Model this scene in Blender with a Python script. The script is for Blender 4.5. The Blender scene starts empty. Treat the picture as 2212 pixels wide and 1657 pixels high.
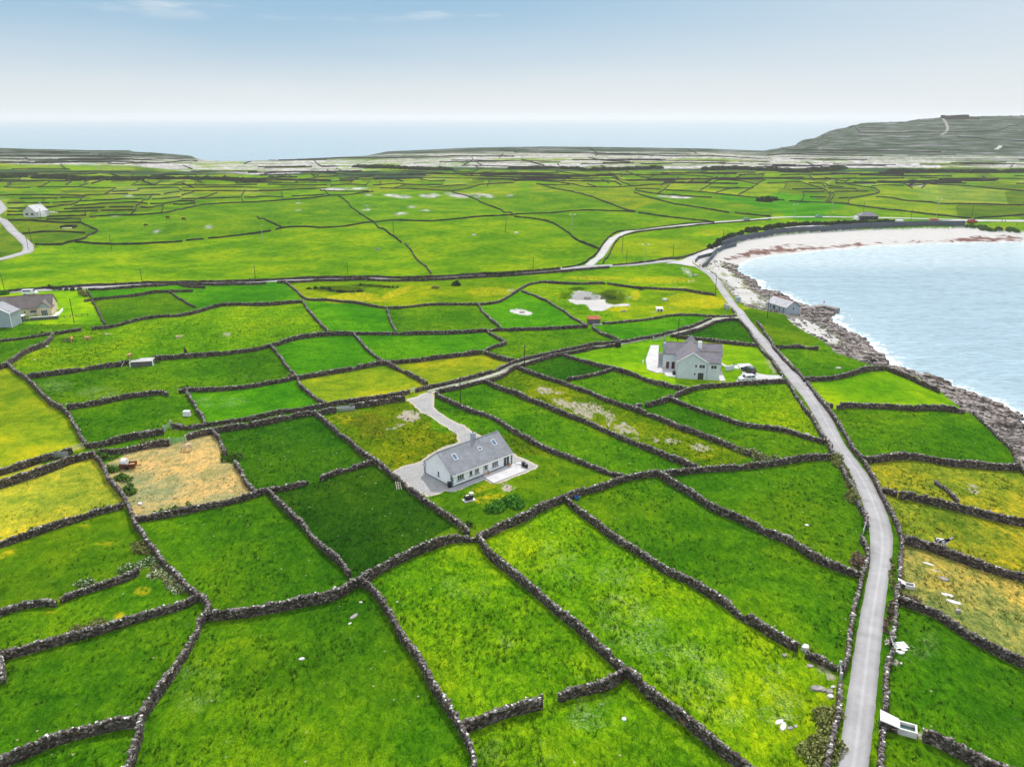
import bpy, math, random
import numpy as np
from mathutils import Vector, Matrix
random.seed(7)
rng = np.random.RandomState(11)
S = bpy.context.scene
COL = S.collection
PI = math.pi
# ------------------------------------------------------------------ survey camera
F_ = 1682.0; PITCH = math.radians(18.86); CP, SP = math.cos(PITCH), math.sin(PITCH)
CAMH = 70.0
FR = {'O': (0, 0, 1.0)}
for r, y0 in (('F', 480), ('M', 1000), ('N', 1500), ('B', 2085)):
    for i, x0 in enumerate((0, 900, 1800, 2685)):
        FR[r + str(i)] = (x0, y0, 900 / 2212.0)
FR['F3'] = (2685, 380, 900 / 2212.0)
FR['R'] = (2500, 700, 1085 / 2212.0)
FR['C'] = (1360, 1340, 600 / 2212.0)
FR['H'] = (2220, 1130, 560 / 2212.0)
FR['L'] = (0, 980, 500 / 2212.0)
FR['G'] = (0, 650, 500 / 2212.0)
FR['T'] = (3050, 1850, 400 / 828.0)
FR['Q'] = (350, 1480, 400 / 2209.0)
FR['D'] = (200, 1080, 500 / 2212.0)
FR['K'] = (1780, 980, 600 / 2212.0)
FR['E'] = (2380, 850, 600 / 2212.0)
def PP(s):
    """'F0 12,34 56,78 F1 ..' -> survey points"""
    out = []; fr = 'O'
    for t in s.split():
        if t[0].isalpha(): fr = t; continue
        a, b = t.split(','); x0, y0, k = FR[fr]
        a = float(a); b = float(b)
        if fr != 'O': a = (x0 + a * k) / 1.6207; b = (y0 + b * k) / 1.6207
        out.append((a, b))
    return np.array(out)
def ray(p):
    X = (p[:, 0] - 1106) / F_; Y = -(p[:, 1] - 828.5) / F_
    return X, CP + Y * SP, -SP + Y * CP
def flat(p, z):
    dx, dy, dz = ray(p); t = (z - CAMH) / dz
    return np.stack([dx * t, dy * t], 1)
def project(x, y, z):
    dep = y * CP - (z - CAMH) * SP
    up = y * SP + (z - CAMH) * CP
    dep = np.maximum(dep, 1e-3)
    return 1106 + F_ * x / dep, 828.5 - F_ * up / dep
# ------------------------------------------------------------------ noise
_T = rng.rand(256, 256)
def vnoise(x, y):
    xi = np.floor(x).astype(int); yi = np.floor(y).astype(int)
    fx = x - xi; fy = y - yi; fx = fx * fx * (3 - 2 * fx); fy = fy * fy * (3 - 2 * fy)
    a = _T[xi & 255, yi & 255]; b = _T[(xi + 1) & 255, yi & 255]
    c = _T[xi & 255, (yi + 1) & 255]; d = _T[(xi + 1) & 255, (yi + 1) & 255]
    return (a * (1 - fx) + b * fx) * (1 - fy) + (c * (1 - fx) + d * fx) * fy
def fbm(x, y, o=4):
    s = 0; a = .5; t = 0
    for i in range(o):
        s = s + a * vnoise(x + 17.3 * i, y + 9.1 * i); t += a; a *= .5; x = x * 2.03; y = y * 2.03
    return s / t
def sstep(a, b, x):
    t = np.clip((x - a) / (b - a), 0, 1); return t * t * (3 - 2 * t)
# ------------------------------------------------------------------ shore lines
SHORE = PP('O 3300,2400 2900,1700 2500,1150 2330,1010 M3 2212,1245 2165,1110 2080,1085 1960,1010 1840,985 1720,940 1600,880 1400,815 1250,780 1070,705 1020,620 960,600 875,500 740,420 560,330 545,280 575,255 500,215 400,195 250,150 150,80 30,50 R 330,655 315,625 300,580 240,560 200,545 160,515 150,490 190,455 250,425 400,400 700,370 1100,335 1500,315 1900,305 2212,300 O 2500,521 2900,521')
UPLAND = PP('O 3100,2500 2750,1750 2420,1210 2300,1090 N3 2200,330 2130,200 2100,150 1900,0 M3 1880,1180 1700,1090 1500,930 1280,790 1040,705 880,690 600,590 500,500 230,340 160,270 R 540,830 330,790 230,770 180,735 130,690 60,600 0,540 F2 1600,1130 1560,1090 1700,1045 1760,985 1900,915 1990,880 2212,850 F3 0,1095 500,1055 1000,1040 1480,1030 1700,1025 1900,1045 2212,1065 O 2500,506 2900,508')
SHW = flat(SHORE, 0.0); UPW = flat(UPLAND, 3.6)
SHW = np.vstack([[[260, -300]], SHW, [[1500, 470]], [[5000, 300]], [[5000, -300]]])
UPW = np.vstack([[[225, -300]], UPW, [[1500, 500]], [[5200, 330]], [[5200, -300]]])
def pdist(x, y, P, closed=False):
    d = np.full(x.shape, 1e9)
    n = len(P)
    for i in range(n - 1):
        ax, ay = P[i]; bx, by = P[i + 1]
        L = (bx - ax) ** 2 + (by - ay) ** 2 + 1e-9
        t = np.clip(((x - ax) * (bx - ax) + (y - ay) * (by - ay)) / L, 0, 1)
        d = np.minimum(d, (x - ax - t * (bx - ax)) ** 2 + (y - ay - t * (by - ay)) ** 2)
    return np.sqrt(d)
def inside(x, y, P):
    c = np.zeros(x.shape, bool); n = len(P); j = n - 1
    for i in range(n):
        xi, yi = P[i]; xj, yj = P[j]
        if yi != yj:
            c ^= ((yi > y) != (yj > y)) & (x < (xj - xi) * (y - yi) / (yj - yi) + xi)
        j = i
    return c
RIM = [(-1500, 317, 1500), (-800, 316, 1500), (-300, 318, 1500), (0, 320, 1500), (60, 322, 1500), (200, 325, 1500), (278, 325, 1480), (286, 328, 1480), (330, 330, 1460), (380, 334, 1430), (412, 337, 1400), (418, 341, 1390), (430, 345, 1330),
       (470, 348.5, 1290), (520, 349, 1290), (600, 346, 1310), (700, 341, 1350), (790, 337, 1400), (830, 328.5, 1500), (845, 327, 1520), (900, 325, 1530), (1000, 320, 1560), (1050, 318.5, 1580), (1170, 317, 1600), (1300, 318, 1600),
       (1400, 319.5, 1600), (1530, 321.5, 1600), (1600, 324.5, 1600), (1650, 326, 1600), (1685, 320, 1640), (1719, 314, 1690), (1722, 307, 1700), (1735, 302, 1720), (1766, 295, 1750), (1770, 290, 1760), (1782, 286, 1780), (1786, 282, 1790), (1817, 276, 1830), (1852, 266, 1880),
       (1908, 264, 1900), (1945, 262, 1930), (1980, 257, 1960), (2023, 253, 2000), (2097, 251.5, 2020), (2129, 250, 2040), (2212, 248.5, 2060), (2400, 246, 2100), (2700, 250, 2150), (3200, 270, 2150), (4200, 300, 2100)]
RQ = np.array([r[0] for r in RIM], float); RPY = np.array([r[1] for r in RIM], float); RR = np.array([r[2] for r in RIM], float)
def height(x, y):
    q = 1106 + F_ * (x / np.maximum(y, 1)) * 1.0444
    q = np.where(y < 50, 1106, q)
    py = np.interp(q, RQ, RPY); R = np.interp(q, RQ, RR)
    Yc = (828.5 - py) / F_
    hr = CAMH + R * (-SP + Yc * CP) / (CP + Yc * SP)
    t1 = np.clip((y - 880) / (R - 880), 0, 1)
    base = 5.4 + (np.minimum(hr, 13) - 5.4) * t1
    t2 = np.clip((y - 1430) / (R - 1430), 0, 1)
    over = np.maximum(hr - 13, 0)
    hill = over * t2 ** .92
    # rock terraces on the hill
    st = 6.5; k = hill / st; ki = np.floor(k); kf = k - ki
    terr = st * (ki + np.clip((kf - .62) / .38, 0, 1) * .75 + kf * .25)
    wgt = sstep(2, 12, over) * (t2 < .999)
    hill = hill * (1 - .6 * wgt) + terr * .6 * wgt
    h = base + np.maximum(hill, 0)
    h = h + (fbm(x / 60 + 5, y / 60, 3) - .5) * 1.1 * sstep(60, 250, y) * (1 - sstep(1200, 1400, y))
    mid = sstep(335, 380, y) * (1 - sstep(620, 760, y)) * (1 - sstep(60, 130, x))
    h = h + mid * ((fbm(x / 75 + 3, y / 42 + 8, 2) - .45) * 7.0)
    h = h + (fbm(x / 9, y / 9, 3) - .5) * .35
    # sand pits
    for (cx, cy, rx, ry, dd) in PITS:
        e = ((x - cx) / rx) ** 2 + ((y - cy) / ry) ** 2
        h = h - dd * (1 - sstep(.55, 1.0, e))
    # rim of the far coast
    bey = np.maximum(y - R, 0)
    h = np.where(bey > 0, np.maximum(hr - bey * 2.5, -6), h)
    # bay
    near = (x > 20) & (y < 1000)
    if np.any(near):
        xs = x[near]; ys = y[near]; hh = h[near]
        sea = inside(xs, ys, SHW); up = ~inside(xs, ys, UPW)
        ds = pdist(xs, ys, SHW); du = pdist(xs, ys, UPW)
        rock = 1 - sstep(372, 396, ys)
        t = ds / (ds + du + 1e-6)
        beach = 3.3 * t ** .9
        led = 3.9 * t ** .62
        fl = (fbm(xs / 7 + ys / 20, ys / 3.2, 3) - .5)
        led = led + np.round(fl * 7) / 7 * 3.0 * np.sqrt(np.clip(t * (1 - t) * 4, 0, 1)) + (fbm(xs / 1.7, ys / 1.1, 2) - .5) * .5
        z = np.where(sea, -.25 - np.minimum(.07 * ds, 5), beach * (1 - rock) + np.maximum(led, .15) * rock)
        edge = 4.0 * rock + 4.3 * (1 - rock)
        k = sstep(0, 14, du)
        zu = edge * (1 - k) + hh * k
        h[near] = np.where(up, zu, z)
    return h
PITS = []
for s, rx, ry, dd in (('K 985,225', 11.5, 7.0, 3.6), ('K 175,415', 6.5, 4.0, .7)):
    w = flat(PP(s), 5.2)[0]; PITS.append((w[0], w[1] + 1.5, rx, ry, dd))
# ------------------------------------------------------------------ terrain grid
sv = [18.0]
while sv[-1] < 3000:
    s = sv[-1]
    sv.append(s + (1.6 if s < 105 else min(max(.2, s * s / 74000.0), 4.2 if s < 1400 else 5.5)))
SV = np.array(sv)
uc = np.arange(-.80, .8001, .0022)
side = .8 * 1.03 ** np.arange(1, 42)
UV_ = np.concatenate([-side[::-1], uc, side])
NR, NC = len(SV), len(UV_)
GX = UV_[None, :] * SV[:, None]; GY = np.repeat((SV - 60)[:, None], NC, 1)
GZ = height(GX.ravel(), GY.ravel()).reshape(NR, NC)
print('grid', NR, NC, NR * NC)
def hat(x, y):
    x = np.atleast_1d(np.asarray(x, float)); y = np.atleast_1d(np.asarray(y, float))
    s = y + 60; ri = np.clip(np.interp(s, SV, np.arange(NR)), 0, NR - 1.001); ci = np.clip(np.interp(x / s, UV_, np.arange(NC)), 0, NC - 1.001)
    r = ri.astype(int); c = ci.astype(int); fr = ri - r; fc = ci - c
    return (GZ[r, c] * (1 - fc) + GZ[r, c + 1] * fc) * (1 - fr) + (GZ[r + 1, c] * (1 - fc) + GZ[r + 1, c + 1] * fc) * fr
def ground(p, off=0.0):
    """survey points -> world xyz where the sight line meets ground + off"""
    dx, dy, dz = ray(p)
    ys = SV - 60; m = ys > 20; yy = ys[m]; rows = np.nonzero(m)[0]
    out = np.zeros((len(p), 3))
    for i in range(len(p)):
        x = dx[i] / dy[i] * yy; zr = CAMH + dz[i] / dy[i] * yy
        ci = np.clip(np.interp(x / (yy + 60), UV_, np.arange(NC)), 0, NC - 1.001); c = ci.astype(int); fc = ci - c
        g = GZ[rows, c] * (1 - fc) + GZ[rows, c + 1] * fc + off
        d = zr - g; k = np.nonzero(d <= 0)[0]
        if len(k) == 0: k = len(yy) - 1; t = 0
        else:
            k = k[0]
            if k == 0: t = 0
            else: t = d[k - 1] / (d[k - 1] - d[k]); k = k - 1
        yv = yy[k] + (t * (yy[k + 1] - yy[k]) if t else 0)
        xv = dx[i] / dy[i] * yv
        out[i] = (xv, yv, 0)
    out[:, 2] = hat(out[:, 0], out[:, 1])
    return out
def G(s, off=0.0): return ground(PP(s), off)
# ------------------------------------------------------------------ object helpers
def tag(o, label=None, cat=None, group=None, kind=None):
    if label: o['label'] = label
    if cat: o['category'] = cat
    if group: o['group'] = group
    if kind: o['kind'] = kind
    elif label: o['kind'] = 'thing'
    return o
def mesh_obj(name, v, f, mat, parent=None, smooth=False, loc=None):
    me = bpy.data.meshes.new(name)
    v = np.asarray(v, float)
    if loc is not None: v = v - np.asarray(loc)
    me.from_pydata([tuple(a) for a in v], [], [tuple(int(k) for k in a) for a in f])
    if mat: me.materials.append(mat)
    if smooth: me.polygons.foreach_set('use_smooth', [True] * len(me.polygons))
    me.update()
    o = bpy.data.objects.new(name, me); COL.objects.link(o)
    if loc is not None: o.location = loc
    if parent is not None: o.parent = parent
    return o
def grid_mesh(name, X, Y, Z, mat, keep=None):
    nr, nc = X.shape
    me = bpy.data.meshes.new(name)
    co = np.stack([X, Y, Z], 2).reshape(-1, 3).astype(np.float32)
    idx = np.arange(nr * nc).reshape(nr, nc)
    q = np.stack([idx[:-1, :-1], idx[:-1, 1:], idx[1:, 1:], idx[1:, :-1]], 2).reshape(-1, 4)
    if keep is not None: q = q[keep.ravel()]
    me.vertices.add(len(co)); me.vertices.foreach_set('co', co.ravel())
    me.loops.add(len(q) * 4); me.loops.foreach_set('vertex_index', q.ravel().astype(np.int32))
    me.polygons.add(len(q)); me.polygons.foreach_set('loop_start', np.arange(0, len(q) * 4, 4, dtype=np.int32))
    me.polygons.foreach_set('use_smooth', np.ones(len(q), bool))
    me.update(calc_edges=True); me.materials.append(mat)
    o = bpy.data.objects.new(name, me); COL.objects.link(o)
    return o
def set_attr(o, name, rgb):
    a = o.data.attributes.new(name, 'FLOAT_COLOR', 'POINT')
    n = len(o.data.vertices); d = np.ones((n, 4), np.float32); d[:, :rgb.shape[1]] = rgb
    a.data.foreach_set('color', d.ravel())
class MB:
    def __init__(s): s.v = []; s.f = []
    def add(s, v, f):
        n = len(s.v); s.v += [tuple(a) for a in v]; s.f += [tuple(k + n for k in a) for a in f]; return s
    def box(s, x0, y0, z0, x1, y1, z1, M=None, taper=1.0):
        cx, cy = (x0 + x1) / 2, (y0 + y1) / 2
        v = []
        for z, k in ((z0, 1.0), (z1, taper)):
            for x, y in ((x0, y0), (x1, y0), (x1, y1), (x0, y1)): v.append(Vector((cx + (x - cx) * k, cy + (y - cy) * k, z)))
        if M is not None: v = [M @ a for a in v]
        return s.add(v, [(0, 3, 2, 1), (4, 5, 6, 7), (0, 1, 5, 4), (1, 2, 6, 5), (2, 3, 7, 6), (3, 0, 4, 7)])
    def tube(s, a, b, r0, r1=None, n=8):
        a = Vector(a); b = Vector(b); r1 = r0 if r1 is None else r1
        d = (b - a).normalized(); u = d.orthogonal().normalized(); w = d.cross(u)
        v = []
        for p, r in ((a, r0), (b, r1)):
            for i in range(n): t = 2 * PI * i / n; v.append(p + u * math.cos(t) * r + w * math.sin(t) * r)
        f = [(i, (i + 1) % n, n + (i + 1) % n, n + i) for i in range(n)] + [tuple(range(n))[::-1], tuple(range(n, 2 * n))]
        return s.add(v, f)
    def prism(s, pts, z0, z1, M=None):
        n = len(pts); v = [Vector((x, y, z0)) for x, y in pts] + [Vector((x, y, z1)) for x, y in pts]
        if M is not None: v = [M @ a for a in v]
        return s.add(v, [tuple(range(n))[::-1], tuple(range(n, 2 * n))] + [(i, (i + 1) % n, n + (i + 1) % n, n + i) for i in range(n)])
    def blob(s, c, r, seed=0, rough=.2, nu=8, nv=5, base=False):
        R = random.Random(seed); v = []; f = []
        for j in range(nv + 1):
            th = PI * j / nv
            for i in range(nu):
                k = 1 + R.uniform(-rough, rough); ph = 2 * PI * (i + .5 * (j % 2)) / nu
                v.append((c[0] + r[0] * k * math.sin(th) * math.cos(ph), c[1] + r[1] * k * math.sin(th) * math.sin(ph), c[2] + r[2] * (math.cos(th) * k)))
        for j in range(nv):
            for i in range(nu): f.append((j * nu + i, (j + 1) * nu + i, (j + 1) * nu + (i + 1) % nu, j * nu + (i + 1) % nu))
        return s.add(v, f)
    def build(s, name, mat, parent=None, smooth=False, loc=None): return mesh_obj(name, s.v, s.f, mat, parent, smooth, loc)
def empty(name, loc, rz=0, label=None, cat=None, group=None):
    o = bpy.data.objects.new(name, None); COL.objects.link(o); o.location = loc; o.rotation_euler = (0, 0, rz)
    o.empty_display_size = .3
    return tag(o, label, cat, group)
def copy_tree(o, parent=None):
    c = o.copy(); COL.objects.link(c); c.parent = parent
    for ch in [k for k in bpy.data.objects if k.parent == o]: copy_tree(ch, c)
    return c
# ------------------------------------------------------------------ materials
def lin(c): return tuple(((v / 255.0) / 12.92 if v / 255.0 <= .04045 else (((v / 255.0) + .055) / 1.055) ** 2.4) for v in c)
class NT:
    def __init__(s, name):
        s.m = bpy.data.materials.new(name); s.m.use_nodes = True; s.t = s.m.node_tree; s.t.nodes.clear()
        s.out = s.n('ShaderNodeOutputMaterial'); s.b = s.n('ShaderNodeBsdfPrincipled'); s.l(s.b.outputs[0], s.out.inputs[0])
        s.pos = s.n('ShaderNodeNewGeometry').outputs['Position']
    def n(s, k, **kw):
        a = s.t.nodes.new(k)
        for x, y in kw.items(): setattr(a, x, y)
        return a
    def l(s, a, b): s.t.links.new(a, b)
    def put(s, v, sock):
        if hasattr(v, 'links') or isinstance(v, bpy.types.NodeSocket): s.l(v, sock)
        elif isinstance(v, (tuple, list)): sock.default_value = (*v[:3], 1.0) if len(sock.default_value) == 4 else tuple(v)
        else: sock.default_value = v
    def noise(s, scale, detail=3, rough=.55, vec=None, dist=0.0, out='Fac'):
        a = s.n('ShaderNodeTexNoise'); a.inputs['Scale'].default_value = scale; a.inputs['Detail'].default_value = detail; a.inputs['Roughness'].default_value = rough; a.inputs['Distortion'].default_value = dist
        s.l(vec or s.pos, a.inputs['Vector']); return a.outputs[out]
    def vor(s, scale, vec=None, feature='F1', out='Color', rand=1.0):
        a = s.n('ShaderNodeTexVoronoi'); a.feature = feature; a.inputs['Scale'].default_value = scale; a.inputs['Randomness'].default_value = rand
        s.l(vec or s.pos, a.inputs['Vector']); return a.outputs[out]
    def scale(s, v, rot=(0, 0, 0), vec=None):
        a = s.n('ShaderNodeMapping'); a.inputs['Scale'].default_value = v; a.inputs['Rotation'].default_value = rot; s.l(vec or s.pos, a.inputs['Vector']); return a.outputs[0]
    def ramp(s, v, stops, interp='LINEAR'):
        a = s.n('ShaderNodeValToRGB'); a.color_ramp.interpolation = interp; e = a.color_ramp.elements
        while len(e) < len(stops): e.new(.5)
        for k, (p, c) in enumerate(stops): e[k].position = p; e[k].color = (*c, 1) if isinstance(c, tuple) else (c, c, c, 1)
        s.l(v, a.inputs[0]); return a.outputs[0]
    def mix(s, f, a, b, mode='MIX'):
        m = s.n('ShaderNodeMix', data_type='RGBA', blend_type=mode); s.put(f, m.inputs[0]); s.put(a, m.inputs[6]); s.put(b, m.inputs[7]); return m.outputs[2]
    def math(s, op, a, b=0.0, c=None, clamp=False):
        m = s.n('ShaderNodeMath', operation=op); m.use_clamp = clamp; s.put(a, m.inputs[0]); s.put(b, m.inputs[1])
        if c is not None: s.put(c, m.inputs[2])
        return m.outputs[0]
    def attr(s, name):
        a = s.n('ShaderNodeAttribute'); a.attribute_name = name
        x = s.n('ShaderNodeSeparateColor'); s.l(a.outputs['Color'], x.inputs[0]); return a.outputs['Color'], x.outputs
    def bump(s, h, strength=.5, dist=.1):
        b = s.n('ShaderNodeBump'); b.inputs['Strength'].default_value = strength; b.inputs['Distance'].default_value = dist; s.l(h, b.inputs['Height']); s.l(b.outputs[0], s.b.inputs['Normal'])
    def fin(s, color=None, rough=.8, spec=.3, metal=0.0):
        if color is not None: s.put(color, s.b.inputs['Base Color'])
        s.put(rough, s.b.inputs['Roughness']); s.b.inputs['Specular IOR Level'].default_value = spec; s.b.inputs['Metallic'].default_value = metal; return s.m
def plain(name, c, rough=.7, spec=.3, metal=0.0, var=.12, sc=3.0, bump=0.0):
    t = NT(name); n = t.noise(sc, 4); f = t.ramp(n, [(.3, 1 - var), (.7, 1 + var)]) if var else None
    col = t.mix(1.0, c, f, 'MULTIPLY') if var else c
    if bump: t.bump(t.noise(sc * 6, 3), bump, .03)
    return t.fin(col, rough, spec, metal)
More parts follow.
